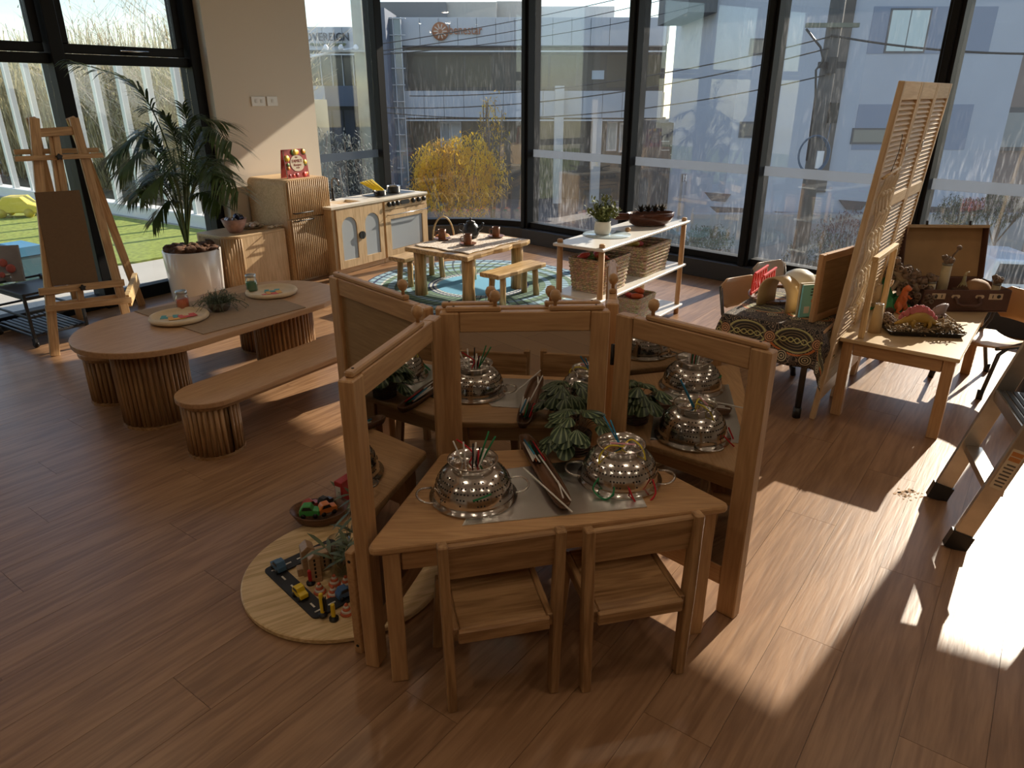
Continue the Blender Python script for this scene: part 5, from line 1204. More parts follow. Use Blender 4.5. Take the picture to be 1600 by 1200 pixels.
def clothmat():
    m, t, b = newmat('dot_painting_cloth'); N, Lk = t.nodes, t.links
    tc = N.new('ShaderNodeTexCoord'); uv = tc.outputs['UV']
    def mth(op, a, b_=None, c=None):
        n_ = N.new('ShaderNodeMath'); n_.operation = op
        for i, v in enumerate((a, b_, c)):
            if v is None: continue
            if isinstance(v, (int, float)): n_.inputs[i].default_value = v
            else: Lk.new(v, n_.inputs[i])
        return n_.outputs[0]
    sp = N.new('ShaderNodeSeparateXYZ'); Lk.new(uv, sp.inputs[0]); U, V = sp.outputs[1], sp.outputs[0]
    # background wavy lines
    no = N.new('ShaderNodeTexNoise'); no.inputs['Scale'].default_value = 15; no.inputs['Detail'].default_value = 2; Lk.new(uv, no.inputs['Vector'])
    wl_ = mth('SINE', mth('MULTIPLY', no.outputs['Fac'], 90)); w01 = mth('GREATER_THAN', wl_, .45)
    base = N.new('ShaderNodeMixRGB'); base.inputs[1].default_value = (.018, .015, .013, 1); base.inputs[2].default_value = (.23, .17, .12, 1); Lk.new(w01, base.inputs[0]); cur = base.outputs[0]
    def over(mask, col):
        nonlocal cur
        mx = N.new('ShaderNodeMixRGB'); mx.inputs[2].default_value = (*col, 1); Lk.new(mask, mx.inputs[0]); Lk.new(cur, mx.inputs[1]); cur = mx.outputs[0]
    def cell(pu, pv, ou, ov):                              # local coords in a repeating cell
        x = mth('SUBTRACT', mth('FRACT', mth('DIVIDE', mth('ADD', U, ou), pu)), .5); y = mth('SUBTRACT', mth('FRACT', mth('DIVIDE', mth('ADD', V, ov), pv)), .5)
        return mth('MULTIPLY', x, pu), mth('MULTIPLY', y, pv)
    # large ovals (turtle-shell pairs)
    x, y = cell(.23, .30, .02, .225); r = mth('SQRT', mth('ADD', mth('POWER', mth('DIVIDE', x, .098), 2), mth('POWER', mth('DIVIDE', y, .062), 2)))
    over(mth('LESS_THAN', r, 1.0), (.03, .026, .02))
    over(mth('MULTIPLY', mth('LESS_THAN', r, .95), mth('GREATER_THAN', mth('SINE', mth('MULTIPLY', r, 30)), .55)), (.20, .15, .08))
    over(mth('MULTIPLY', mth('LESS_THAN', r, 1.0), mth('GREATER_THAN', r, .90)), (.42, .40, .16))
    over(mth('MULTIPLY', mth('MULTIPLY', mth('LESS_THAN', r, 1.22), mth('GREATER_THAN', r, 1.08)), mth('LESS_THAN', y, .01)), (.55, .17, .05))
    wv = mth('ABSOLUTE', mth('SUBTRACT', mth('ABSOLUTE', mth('MULTIPLY', mth('SINE', mth('MULTIPLY', x, 95)), .012)), mth('ABSOLUTE', y)))
    over(mth('MULTIPLY', mth('LESS_THAN', r, .85), mth('LESS_THAN', wv, .0028)), (.52, .50, .20))
    # rings between ovals
    x, y = cell(.23, .30, .135, .225); r = mth('SQRT', mth('ADD', mth('MULTIPLY', x, x), mth('MULTIPLY', y, y)))
    over(mth('LESS_THAN', r, .030), (.10, .05, .03)); over(mth('MULTIPLY', mth('LESS_THAN', r, .029), mth('GREATER_THAN', mth('SINE', mth('MULTIPLY', r, 620)), .1)), (.58, .32, .16))
    x, y = cell(.115, .30, .03, .315); r = mth('SQRT', mth('ADD', mth('MULTIPLY', x, x), mth('MULTIPLY', y, y)))
    over(mth('LESS_THAN', r, .032), (.03, .025, .02)); over(mth('MULTIPLY', mth('LESS_THAN', r, .031), mth('GREATER_THAN', mth('SINE', mth('MULTIPLY', r, 560)), .1)), (.52, .44, .28))
    Lk.new(cur, b.inputs['Base Color']); b.inputs['Roughness'].default_value = .8; return m
CL = clothmat()
def drape(L, Wd, drop, res=.02):
    """cloth over a rectangle: local x 0..L, y 0..-Wd, draped edges with folds"""
    xs_ = [-drop + (L + 2 * drop) * i / 70 for i in range(71)]; ys_ = [drop - (Wd + 2 * drop) * i / 46 for i in range(47)]
    vs, fs, uv = [], [], []
    for y in ys_:
        for x in xs_:
            ox = max(0, x - L) if x > L else min(0, x); oy = max(0, y) if y > 0 else min(0, y + Wd)
            bx, by = min(max(x, 0), L), min(max(y, -Wd), 0); d = math.hypot(ox, oy); z = 0.003; px_, py_ = bx, by
            if d > 1e-6:
                dd = d; out = .012 * (1 - math.exp(-d * 40)) + .06 * d + .010 * math.sin((x * 1.0 + y * 1.3) * 26) * min(1, d * 8)
                corner = min(abs(ox), abs(oy)); out += corner * .20
                nx_, ny_ = ox / d, oy / d; px_, py_ = bx + nx_ * out, by + ny_ * out; z = .003 - max(0, dd - .006) * (.97 if corner < .02 else 1.0)
            vs.append((px_, py_, z)); uv.append((x, y))
    w_ = len(xs_)
    for j in range(len(ys_) - 1):
        for i in range(w_ - 1): a = j * w_ + i; fs.append((a, a + w_, a + w_ + 1, a + 1))
    me = MB().add(vs, fs, True).mesh('patterned_cloth'); ul = me.uv_layers.new(name='UVMap')
    for lp in me.loops: ul.data[lp.index].uv = uv[lp.vertex_index]
    me.materials.append(CL); return me
clo = put('patterned_cloth', drape(TLn, TWd - .02, .205), None, None, TR(*tpt(0, 0, TTZ), rz=TA))
tag(clo, 'black, cream and orange dot-painted cloth draped over the train table', 'tablecloth')
sol = clo.modifiers.new('thick', 'SOLIDIFY'); sol.thickness = .0015
CZ = TTZ + .0045
# train track ring, bridges, tunnel, dome, books, panel
tk = fl(1215, 460, CZ)
trk = thing('train_track', 'dark wooden toy train track loop on the patterned cloth', 'toy track', (tk.x, tk.y, CZ), TA)
tw = wood('track_wood', (.16, .09, .05), (.28, .17, .10), 'x')
for i in range(12):
    a0, a1 = 2 * math.pi * i / 12 + .02, 2 * math.pi * (i + 1) / 12 - .02; o, vs = [], []
    for k_ in range(5): a = a0 + (a1 - a0) * k_ / 4; vs.append((.22 * math.cos(a), .15 * math.sin(a)))
    for k_ in range(5): a = a1 - (a1 - a0) * k_ / 4; vs.append((.185 * math.cos(a), .115 * math.sin(a)))
    MB().prism(vs, 0, .012).build('track_piece', tw, trk)
REDP = plain('red_plastic', (.72, .04, .02), .35)
for j, (u, v) in enumerate(((1190, 452), (1203, 456))):
    p = fl(u, v, CZ + .012); g = thing('bridge_truss', ('far' if j == 0 else 'near') + ' red lattice bridge side standing on the train track', 'toy bridge', (p.x - .03, p.y - .02, CZ + .0125), TA + R(3), 'red lattice bridge sides'); g.scale = (1.3, 1.2, 1.3)
    bar('lower_rail', (-.10, 0, .006), (.12, 0, .006), .010, .010, REDP, g, bev=.001); bar('upper_rail', (-.07, 0, .085), (.12, 0, .085), .010, .010, REDP, g, bev=.001)
    for i in range(6):
        x = -.10 + i * .037; bar('strut', (x, 0, .006), (x + .018, 0, .085), .006, .008, REDP, g, bev=0); bar('strut', (x + .018, 0, .085), (x + .037, 0, .006), .006, .008, REDP, g, bev=0)
# bent plywood tunnel
tu = fl(1219, 486, CZ)
tun = thing('plywood_tunnel', 'bent plywood arch tunnel on the patterned cloth', 'toy tunnel', (tu.x + .005, tu.y + .06, CZ), R(-60)); tun.scale = (1.25, 1.1, 1.2)
out_ = [(-.078, 0)] + [(-.078 * math.cos(a), .055 + .085 * math.sin(a)) for a in [math.pi * i / 14 for i in range(15)]] + [(.078, 0)]; inn = [(x * .90, z if z < .055 else .055 + (z - .055) * .92) for x, z in out_]
k_ = len(out_); vs = [(x, y, z) for y in (-.045, .075) for x, z in out_ + inn]; fs = []
for i in range(k_ - 1): fs += [(i, i + 1, k_ + i + 1, k_ + i), (2 * k_ + i, 3 * k_ + i, 3 * k_ + i + 1, 2 * k_ + i + 1), (i, 2 * k_ + i, 2 * k_ + i + 1, i + 1), (k_ + i, k_ + i + 1, 3 * k_ + i + 1, 3 * k_ + i)]
fs += [(0, k_, 3 * k_, 2 * k_), (k_ - 1, 3 * k_ - 1, 4 * k_ - 1, 2 * k_ - 1)]
MB().add(vs, fs, True).build('arch', plain('maple_ply', (.58, .42, .22), .45, var=.05, bscale=8), tun)
dm = fl(1249, 482, CZ)
dom = thing('mushroom_lamp', 'cream mushroom-shaped lamp behind the plywood tunnel', 'lamp', (dm.x, dm.y + .06, CZ), 0)
MB().lathe([(0, 0), (.048, 0), (.042, .02), (.036, .10), (0, .10)], 24).build('stem', CREAM, dom); MB().lathe([(0, .098), (.06, .10), (.085, .112), (.083, .14), (.066, .172), (.035, .19), (0, .194)], 32).build('shade', CREAM, dom)
for j, (c, dx, h, lb) in enumerate((((.24, .62, .62), 0, .165, 'teal'), ((.60, .48, .28), .016, .17, 'tan'))):
    p = fl(1263, 497, CZ); b_ = thing('picture_book', '%s picture book standing against the wooden panel' % lb, 'book', (p.x - .045 - dx * .5, p.y + .015 + dx * .9, CZ), R(14), 'books on the train table')
    cv = slab('cover', 0, .125, -.006, .006, 0, h, plain('cover_' + lb, c, .45), b_, .001); slab('page_block', .002, .123, -.0045, .0045, h, h + .0008, plain('pages_' + lb, (.75, .7, .6), .8), b_, 0)
    if j == 0:
        dkb = plain('print_dark', (.03, .06, .08), .6)
        for i, (w_, z) in enumerate(((.05, .14), (.042, .125), (.046, .11))): slab('printed_line', .045, .045 + w_, -.0064, -.006, z, z + .006, dkb, cv, 0)
        slab('printed_picture', .02, .05, -.0064, -.006, .02, .055, plain('print_white', (.7, .7, .65), .6), cv, 0); slab('printed_picture', .07, .09, -.0064, -.006, .02, .045, dkb, cv, 0); slab('printed_picture', .055, .07, -.0064, -.006, .075, .09, plain('print_red', (.6, .1, .05), .6), cv, 0)
p0_, p1_ = fl(1266, 504, CZ), tpt(.30, TWd - .03, CZ)
pnl = thing('table_top_divider', 'framed beech panel standing upright on the patterned cloth', 'wooden panel', (p0_.x, p0_.y, CZ), math.atan2(p1_.y - p0_.y, p1_.x - p0_.x) if False else R(40))
for x in (.0175, .31): MB().box(0, .335, -.0175, .0175, -.012, .012).build('stile', WD['beechx'], pnl, TR(x, 0, 0) @ Matrix.Rotation(R(-90), 4, 'Y') @ Matrix.Rotation(R(90), 4, 'X'), .003)
for z in (.0, .30): slab('rail', .036, .2915, -.012, .012, z, z + .035, WD['beechx'], pnl, .002)
slab('infill', .034, .2935, -.004, .004, .03, .305, pin, pnl, 0)
# two plywood chairs with metal legs behind the train table
CPLY = plain('chair_ply', (.56, .36, .20), .4, var=.06, bscale=7)
def tube_chair(label, loc, rz, seatcol):
    t = thing('plywood_chair', label, 'chair', loc, rz, 'plywood chairs with metal legs')
    def curved(w_, h, name, M_):
        n_ = 10; vs = []; fs = []; rows = []
        for j in range(7):
            v = j / 6; ww = w_ * (1 - .0) / 2
            cr = .05; dz = 0
            half = ww - (cr - math.sqrt(max(0, cr * cr - max(0, cr - min(v, 1 - v) * h) ** 2)))
            for i in range(n_ + 1):
                u = -1 + 2 * i / n_; vs.append((half * u, .018 * (1 - u * u), v * h))
        for j in range(6):
            for i in range(n_): a = j * (n_ + 1) + i; fs.append((a, a + 1, a + n_ + 2, a + n_ + 1))
        o_ = MB().add(vs, fs, True).build(name, seatcol if name == 'backrest' else CPLY, t, M_); s_ = o_.modifiers.new('thick', 'SOLIDIFY'); s_.thickness = .009; return o_
    curved(.30, .17, 'backrest', TR(0, .135, .37, rx=R(-8))); curved(.30, .28, 'seat', TR(0, -.15, .285, rx=R(-90)))
    for s in (-1, 1):
        MB().tube([(s * .155, .20, 0.03), (s * .145, .13, .20), (s * .14, .09, .262), (s * .14, .0, .272), (s * .14, -.12, .274)], .0105, 8).build('rear_leg', GREYM, t)
        MB().tube([(s * .165, -.17, .03), (s * .145, -.10, .24), (s * .14, -.04, .272), (s * .14, .08, .29), (s * .145, .125, .34), (s * .145, .165, .50)], .0105, 8).build('front_leg', GREYM, t)
        for (x, y) in ((s * .158, .212), (s * .168, -.183)): MB().tube([(0, 0, 0), (-s * .004, -.006 if y > 0 else .006, .05)], .016, 8).build('rubber_foot', BLACKP, t, TR(x, y, 0))
    return t
ca = fl(1163, 470, .45)
tube_chair('plywood chair with pale back at the near end of the train table window side', (tpt(.60, -.02).x, tpt(.60, -.02).y, 0), TA - R(24), CPLY)
tube_chair('plywood chair with grey-beige back nearest the window by the train table', (tpt(1.13, -.02).x, tpt(1.13, -.02).y, 0), TA - R(24), plain('chair_ply_grey', (.42, .33, .26), .45))

# ---- leaning louvre screen
sb = Vector((1.535, 3.30, 0)); SA = R(52); sx_ = Vector((math.cos(SA), math.sin(SA), 0)); sn = Vector((math.sin(SA), -math.cos(SA), 0))
SH_, SLn, LEAN = 1.60, 1.22, .12
sz_ = (Vector((0, 0, 1)) * math.sqrt(SH_ ** 2 - LEAN ** 2) + sn * LEAN).normalized()
LM = Matrix((sx_, sx_.cross(sz_) * -1, sz_)).transposed().to_4x4(); LM.translation = sb     # local x along, y away from camera side?, z up the leaf
sy_ = LM.to_3x3() @ Vector((0, 1, 0))
scn = thing('louvre_screen', 'tall three-leaf louvred wooden screen leaning between the two right tables', 'folding screen', tuple(sb), 0)
LMl = LM.copy(); LMl.translation = (0, 0, 0)
if LM.determinant() < 0:
    LMl = Matrix((sx_, sz_.cross(sx_), sz_)).transposed().to_4x4()
LW_ = wood('screen_pine', (.58, .40, .22), (.70, .52, .32), 'x', ring=.4, rough=.55); LWz = wood('screen_pine_z', (.58, .40, .22), (.70, .52, .32), 'z', ring=.4, rough=.55)
pw = SLn / 3
FY = (LMl.to_3x3() @ Vector((0, 1, 0))).dot(sn)             # +1 when local y faces the suitcase table
for i in range(3):
    x0, x1 = i * pw + .002, (i + 1) * pw - .002
    for x in (x0 + .018, x1 - .018): MB().box(x - .018, x + .018, -.013, .013, .0, SH_).build('stile', LWz, scn, LMl, .003)
    for (z0, z1) in ((.10, .19), (1.03, 1.09), (SH_ - .075, SH_)): MB().box(x0 + .037, x1 - .037, -.012, .012, z0, z1).build('rail', LW_, scn, LMl, .002)
    for (z0, z1) in ((.19, 1.03), (1.09, SH_ - .075)):
        m = MB(); k_ = int((z1 - z0) / .021)
        for j in range(k_):
            z = z0 + (j + .5) * (z1 - z0) / k_; m.box(x0 + .034, x1 - .034, -.0125, .0125, -.0022, .0022, TR(0, 0, z, rx=R(-48 * FY)))
        stuff(m.build('louvre_slats', LW_, scn, LMl))
    if i:
        for z in (.25, 1.3): MB().tube([(0, 0, -.03), (0, 0, .03)], .005, 8).build('hinge', STEEL, scn, LMl @ TR(i * pw, .014 * FY, z))
# macrame hanging on the near leaf
mcr = thing('macrame_hanging', 'cream knotted macrame hanging on the near leaf of the louvre screen', 'macrame', tuple(sb), 0)
ROPE = plain('cotton_rope', (.82, .71, .55), .9, bump=.6, bscale=300)
def LP(x, z, d=.02): return LMl @ Vector((x, FY * d, z))
MB().tube([tuple(LP(.05, 1.20)), tuple(LP(.36, 1.225))], .006, 8).build('dowel', WD['pinex'], mcr)
rg = random.Random(4); N_ = 9
for i in range(N_):
    pa = []
    for k_ in range(28 - abs(i - 4)):
        z = 1.20 - k_ * .026; x = .065 + i * .034 + .012 * math.sin(k_ * .9 + (i % 2) * math.pi) * (1 if k_ > 3 else .2); pa.append(tuple(LP(x, z, .024 + .006 * math.cos(k_ * .9))))
    MB().tube(pa, .0042, 5).build('cord', ROPE, mcr)
for j in range(7):
    for i in range(N_ - 1):
        if (i + j) % 2 == 0: MB().ball((0, 0, 0), (.013, .009, .012), 7, 5).build('knot', ROPE, mcr, Matrix.Translation(LP(.082 + i * .034, 1.13 - j * .091, .028)))
MB().tube([tuple(LP(.20, 1.21, .016)), tuple(LP(.26, 1.30, .016)), tuple(LP(.24, 1.37, .016)), tuple(LP(.22, 1.38, .016))], .0016, 5).build('hanging_wire', BLACKMETAL, mcr)

# ---- suitcase table
SZ = .42; SQA = R(52)
s0_ = fl(1312, 527, SZ); s0_.z = 0
st_ = thing('wooden_table', 'rectangular wooden table holding the open suitcase and dinosaur tray', 'table', tuple(s0_), SQA)
STL, STW = 1.16, .525                                      # local x along, local y = -width towards the camera's right
slab('table_top', 0, STL, -STW, 0, SZ - .02, SZ, plain('maple_top', (.60, .44, .25), .33, var=.04, bscale=5), st_, .004)
for (x, y) in ((.04, -.04), (.04, -STW + .04), (STL - .04, -.04), (STL - .04, -STW + .04)): bar('leg', (x, y, 0), (x, y, SZ - .021), .05, .05, WD['beechx'], st_, up=(1, 0, 0))
for a, b in (((.066, -.03), (STL - .066, -.03)), ((.066, -STW + .03), (STL - .066, -STW + .03)), ((.03, -.066), (.03, -STW + .066)), ((STL - .03, -.066), (STL - .03, -STW + .066))): bar('apron', (*a, SZ - .055), (*b, SZ - .055), .018, .06, WD['beechx'], st_)
# open wooden frame standing on it
fa = fl(1345, 528, SZ); fb = Vector((fa.x + .62 * .40, fa.y + .79 * .40, SZ))
fz = [aty(1364, 402, fa.y).z, 0]; FHt = fz[0] - SZ
ofr = thing('display_stand', 'open wooden frame stand at the screen side of the suitcase table', 'wooden frame', tuple(fa), math.atan2(fb.y - fa.y, fb.x - fa.x))
for x in (0, .40): bar('upright', (x, 0, 0), (x, 0, FHt - .02), .028, .022, WD['pinex'], ofr, up=(1, 0, 0))
bar('top_rail', (-.02, 0, FHt - .008), (.42, 0, FHt - .008), .028, .024, WD['pinex'], ofr)
# suitcase
sc0 = fl(1437, 487, SZ); SCW, SCD, SCH = .475, .30, .125
su = thing('open_suitcase', 'old brown suitcase standing open on the wooden table', 'suitcase', (sc0.x, sc0.y, SZ + .001), R(-2))
SU = plain('brown_fibreboard', (.10, .045, .032), .5, var=.2, bscale=12, bump=.1); LIN = plain('tan_lining', (.42, .27, .13), .75, var=.12, bscale=7); NICK = plain('nickel', (.62, .58, .50), .3, metal=1)
slab('bottom', 0, SCW, 0, SCD, 0, .006, SU, su, .002)
for nm, a in (('front_wall', (0, SCW, 0, .007)), ('back_wall', (0, SCW, SCD - .007, SCD)), ('end_wall', (0, .007, .0075, SCD - .0075)), ('end_wall', (SCW - .007, SCW, .0075, SCD - .0075))): slab(nm, *a, .0065, SCH, SU, su, .004)
slab('lining_floor', .008, SCW - .008, .008, SCD - .008, .007, .010, LIN, su, 0)
lid = MB().box(0, SCW, 0, .008, 0, .30).build('lid', SU, su, TR(0, SCD + .03, SCH - .01, rx=R(-12)), .004)
slab('lid_lining', .008, SCW - .008, -.002, 0, .008, .29, LIN, lid, 0)
for a in ((0, SCW, -.055, -.0, .292, .30), (0, .008, -.055, 0, 0, .292), (SCW - .008, SCW, -.055, 0, 0, .292)): slab('lid_wall', *a, SU, lid, .002)
slab('lid_edge', .0, SCW, -.058, -.05, .285, .303, plain('worn_edge', (.45, .34, .22), .6), lid, .002)
for x in (.11, .355): slab('catch', x, x + .012, -.06, -.05, .30, .325, BLACKMETAL, lid, .002)
for x in (.045, .355):
    lk = slab('lock_plate', x, x + .075, -.003, 0, .072, .105, NICK, su, .002); MB().lathe([(0, 0), (.011, 0), (.009, .004), (0, .004)], 14).build('lock_button', BLACKMETAL, lk, TR(x + (.022 if x < .2 else .053), -.003, .089, rx=R(90))); slab('lock_slot', x + (.052 if x < .2 else .018), x + (.057 if x < .2 else .023), -.0038, -.003, .08, .098, BLACKMETAL, lk, 0)
for x in (.155, .285): MB().prism(stad(.048, .02, 6), 0, .004).build('handle_mount', NICK, su, TR(x + .02, 0, .088, rx=R(90)))
MB().tube([(.175, -.004, .085), (.178, -.03, .055), (.20, -.036, .045), (.28, -.036, .045), (.302, -.03, .055), (.305, -.004, .085)], .008, 8).build('handle', SU, su)
def scp(x, y, z): return Vector((sc0.x + x, sc0.y + y, SZ + z))
GN = plain('gumnut_brown', (.20, .14, .10), .75, var=.4, bscale=25); PC = plain('pine_cone', (.095, .05, .028), .8, var=.3, bscale=30); BAM = plain('bamboo_pale', (.50, .42, .26), .6, var=.1, bscale=12)
GNm = MB().lathe([(0, -.02), (.008, -.018), (.013, -.005), (.012, .006), (.0095, .010), (.0075, .010), (.009, .002), (0, .0)], 9).mesh('gumnut'); GNm.materials.append(GN)
gb = thing('gumnut_cluster', 'big cluster of dried gumnuts spilling over the left side of the suitcase', 'gumnut cluster', tuple(scp(-.045, .105, .0)), 0); rg = random.Random(12)
for i in range(90):
    u, a, b = rg.random(), rg.random() * 6.28, math.acos(rg.uniform(-.3, 1)); cx = -.10 + .20 * u; cz = .22 - .17 * u; rr = .062 + .012 * math.sin(u * 3.1)
    p = Vector((cx + rr * math.sin(b) * math.cos(a), -.03 + rr * math.sin(b) * math.sin(a) - .02 * u, cz + rr * math.cos(b)))
    d = (p - Vector((cx, -.03, cz))).normalized(); put('gumnut', GNm, None, gb, Matrix.Translation(p) @ d.to_track_quat('Z', 'Y').to_matrix().to_4x4() @ Matrix.Scale(1.0 + .4 * rg.random(), 4))
m = MB(); m.tube([(.10, -.05, .002), (.09, -.04, .07), (.02, -.03, .13), (-.05, -.03, .18), (-.10, -.03, .22)], [.012, .02, .03, .035, .02], 8); m.tube([(-.05, -.03, .18), (-.10, -.03, .10), (-.12, -.02, .0)], [.02, .01, .006], 6); m.build('branch', TWIG, gb)
def gn_vase(label, p, h, r_):
    t = thing('bamboo_holder', label, 'bamboo vase', tuple(p), 0, 'bamboo holders with gumnuts'); MB().lathe([(0, 0), (r_, 0), (r_ * 1.02, h * .5), (r_ * .95, h), (r_ * .8, h), (r_ * .8, .01), (0, .008)], 18).build('bamboo_tube', BAM, t)
    MB().lathe([(r_ * .97, 0), (r_ * 1.04, .006), (r_ * .97, .012)], 18).build('grey_rim', plain('grey_band', (.22, .22, .2), .6), t, TR(0, 0, h - .012))
    for i in range(5): a = i * 1.26; put('gumnut', GNm, None, t, TR(r_ * .75 * math.cos(a), r_ * .75 * math.sin(a), h + .014 + .008 * (i % 3), rz=a, ry=R(25)) @ Matrix.Scale(1.2, 4)); 
    return t
v1 = gn_vase('tall bamboo holder with a gumnut stalk inside the suitcase', scp(.155, .10, .0115), .24, .026)
m = MB().tube([(0, 0, .24), (.025, 0, .29), (.04, 0, .315)], .005, 6); m.ball((.045, 0, .325), .014, 8, 6); m.build('gumnut_stalk', GN, v1)
gn_vase('short bamboo holder of open gumnuts at the front left of the suitcase', scp(.06, .05, .0115), .15, .024); gn_vase('bamboo holder of gumnuts at the right end of the suitcase', scp(.438, .07, .0115), .135, .022)
gd_ = thing('gourd', 'pale long-necked gourd inside the suitcase', 'gourd', tuple(scp(.27, .10, .0115)), 0); MB().lathe([(0, 0), (.028, .004), (.04, .03), (.04, .06), (.026, .10), (.011, .135), (.008, .165)], 18).build('gourd_body', plain('gourd_green', (.30, .27, .13), .5, var=.15, bscale=20), gd_); MB().tube([(0, 0, .16), (.004, 0, .185), (.018, 0, .19)], [.008, .006, .004], 7).build('gourd_stem', BAM, gd_)
ws = thing('gourd_pod', 'large rough brown gourd lying in the right of the suitcase', 'gourd', tuple(scp(.36, .12, .0115)), 0); MB().ball((0, 0, .072), (.085, .06, .072), 18, 12, noise=.04, seed=2).build('pod_body', plain('pod_brown', (.33, .18, .08), .7, var=.2, bscale=18), ws)
def pine_cone(label, p, L, r_, rz=0, ry=R(90)):
    t = thing('pine_cone', label, 'pine cone', tuple(p), 0, 'pine cones'); m = MB(); m.tube([(0, 0, 0), (0, 0, L)], [r_ * .5, r_ * .25], 8)
    for i in range(60):
        u = i / 60; a = i * 2.4; rr = r_ * math.sin(math.pi * (.15 + .8 * u)) * .9; m.leaf((rr * .35 * math.cos(a), rr * .35 * math.sin(a), L * u), (math.cos(a), math.sin(a), .55), rr * .8, r_ * .42, seg=2, droop=-.1)
    m.build('scales', PC, t, TR(0, 0, r_, rz=rz, ry=ry)); return t
pine_cone('pine cone lying in the suitcase in front of the pale gourd', scp(.19, .05, .075), .09, .034, R(8)); 
# tray of bark and dinosaurs
tc0 = fl(1436, 517, SZ)
ty_ = thing('black_tray', 'black plastic tray of bark and seed pods on the wooden table', 'tray', (tc0.x, tc0.y, SZ + .001), R(-8))
trp = rounded([(-.185, -.115), (.185, -.115), (.185, .115), (-.185, .115)], .03, 4); tri = [(x * .96, y * .94) for x, y in trp]; trb = [(x * .92, y * .88) for x, y in trp]; k_ = len(trp)
vs = [(x, y, 0) for x, y in trb] + [(x, y, .024) for x, y in trp] + [(x, y, .024) for x, y in tri] + [(x * .98, y * .98, .005) for x, y in trb]
MB().add(vs, [list(range(k_))[::-1], [3 * k_ + i for i in range(k_)]] + [(j * k_ + i, j * k_ + (i + 1) % k_, (j + 1) * k_ + (i + 1) % k_, (j + 1) * k_ + i) for j in range(3) for i in range(k_)]).build('tray_body', BLACKP, ty_)
m = MB(); rg = random.Random(17)
for i in range(800):
    x, y = (rg.random() - .5) * .34, (rg.random() - .5) * .20; z = .008 + (.028 + .03 * (x > .03)) * rg.random(); a = rg.random() * 6.28; L = .012 + .03 * rg.random(); m.box(-L / 2, L / 2, -.003, .003, -.0015, .0015, TR(x, y, z, rz=a, ry=(rg.random() - .5) * 1.2, rx=rg.random()))
stuff(m.build('bark_chips', plain('bark_chips', (.30, .22, .13), .8, var=.55, bscale=35), ty_))
def tyw(x, y, z=0): return Vector((tc0.x + x, tc0.y + y, SZ + .001 + z))
# yellow and pink plated dinosaur
dn = thing('plated_dinosaur', 'yellow toy dinosaur with a row of pink back plates in the black tray', 'toy dinosaur', tuple(tyw(-.03, -.04, .03)), R(-8))
Yd = plain('dino_yellow', (.40, .25, .05), .5, var=.12, bscale=20); Pk = plain('dino_pink', (.50, .14, .16), .5, var=.15, bscale=20)
body_pts = [(-.145, 0, .02), (-.115, 0, .03), (-.075, 0, .05), (-.03, 0, .066), (.01, 0, .066), (.05, 0, .052), (.085, 0, .035), (.115, 0, .022), (.135, 0, .018)]
MB().tube(body_pts, [.005, .012, .022, .032, .034, .026, .016, .013, .007], 12).build('body', Yd, dn)
for i, (x, y) in enumerate(((-.04, -.02), (-.04, .02), (.045, -.018), (.045, .018))): MB().tube([(x, y * .8, .05), (x + (.008 if x > 0 else -.008), y * 1.25, .025), (x, y * 1.3, .0)], [.017 if x < 0 else .013, .011, .010], 8).build('leg', Yd, dn)
for i in range(13):
    u = i / 12; x = -.12 + .2 * u; z = .035 + .062 * math.sin(math.pi * (.1 + .8 * u)); s_ = .012 + .018 * math.sin(math.pi * (.08 + .84 * u)); MB().ball((x, (.006 if i % 2 else -.006), z + s_ * .6), (s_ * .8, .004, s_), 8, 6).build('back_plate', Pk, dn)
dn.scale = (.82, .82, .82)
# orange standing dinosaur
tx0 = fl(1406, 489, SZ)
dr_ = thing('upright_dinosaur', 'orange toy dinosaur standing upright behind the black tray', 'toy dinosaur', (tx0.x, tx0.y - .005, SZ), R(-65)); Od = plain('dino_orange', (.62, .16, .05), .45, var=.15, bscale=15)
MB().tube([(-.062, 0, .006), (-.038, 0, .018), (-.014, 0, .045), (-.004, 0, .08), (.0, 0, .112), (.003, 0, .134), (.014, 0, .146), (.034, 0, .141)], [.005, .014, .026, .026, .018, .017, .018, .008], 12).build('body', Od, dr_)
for s in (-1, 1): MB().tube([(-.012, s * .016, .06), (.006, s * .024, .03), (-.004, s * .024, .008), (.016, s * .024, .004)], [.018, .013, .008, .006], 8).build('leg', Od, dr_); MB().tube([(.012, s * .016, .10), (.03, s * .02, .085), (.036, s * .018, .092)], [.007, .005, .003], 6).build('arm', Od, dr_)
pine_cone('pine cone at the back of the black tray', tyw(.04, .085, .02), .10, .036, R(10)); gr_ = thing('grey_dinosaur', 'small grey spiky toy dinosaur at the right back of the black tray', 'toy dinosaur', tuple(tyw(.125, .075, .025)), R(10))
Gd = plain('dino_grey', (.26, .20, .20), .5, var=.2, bscale=30); MB().tube([(-.04, 0, .03), (-.015, 0, .05), (.012, 0, .065), (.03, 0, .085), (.045, 0, .088)], [.010, .026, .028, .016, .007], 10).build('body', Gd, gr_)
for (x, y) in ((-.015, -.018), (-.015, .018), (.018, -.018), (.018, .018)): MB().tube([(x, y, .045), (x, y * 1.2, 0)], [.012, .008], 7).build('leg', Gd, gr_)
for i in range(6): MB().lathe([(.005, 0), (0, .014)], 6).build('spike', Gd, gr_, TR(-.025 + .012 * i, 0, .07 + .004 * i))
hp = thing('dried_banksia', 'pale dried seed cluster at the left end of the black tray', 'seed cluster', tuple(tyw(-.15, .05, .02)), 0)
for i in range(26): a = i * 2.4; put('gumnut', GNm, None, hp, TR(.035 * math.cos(a) * math.sqrt(i / 26), .045 * math.sin(a) * math.sqrt(i / 26), .02 + .03 * (1 - i / 26), rz=a, ry=R(40)))
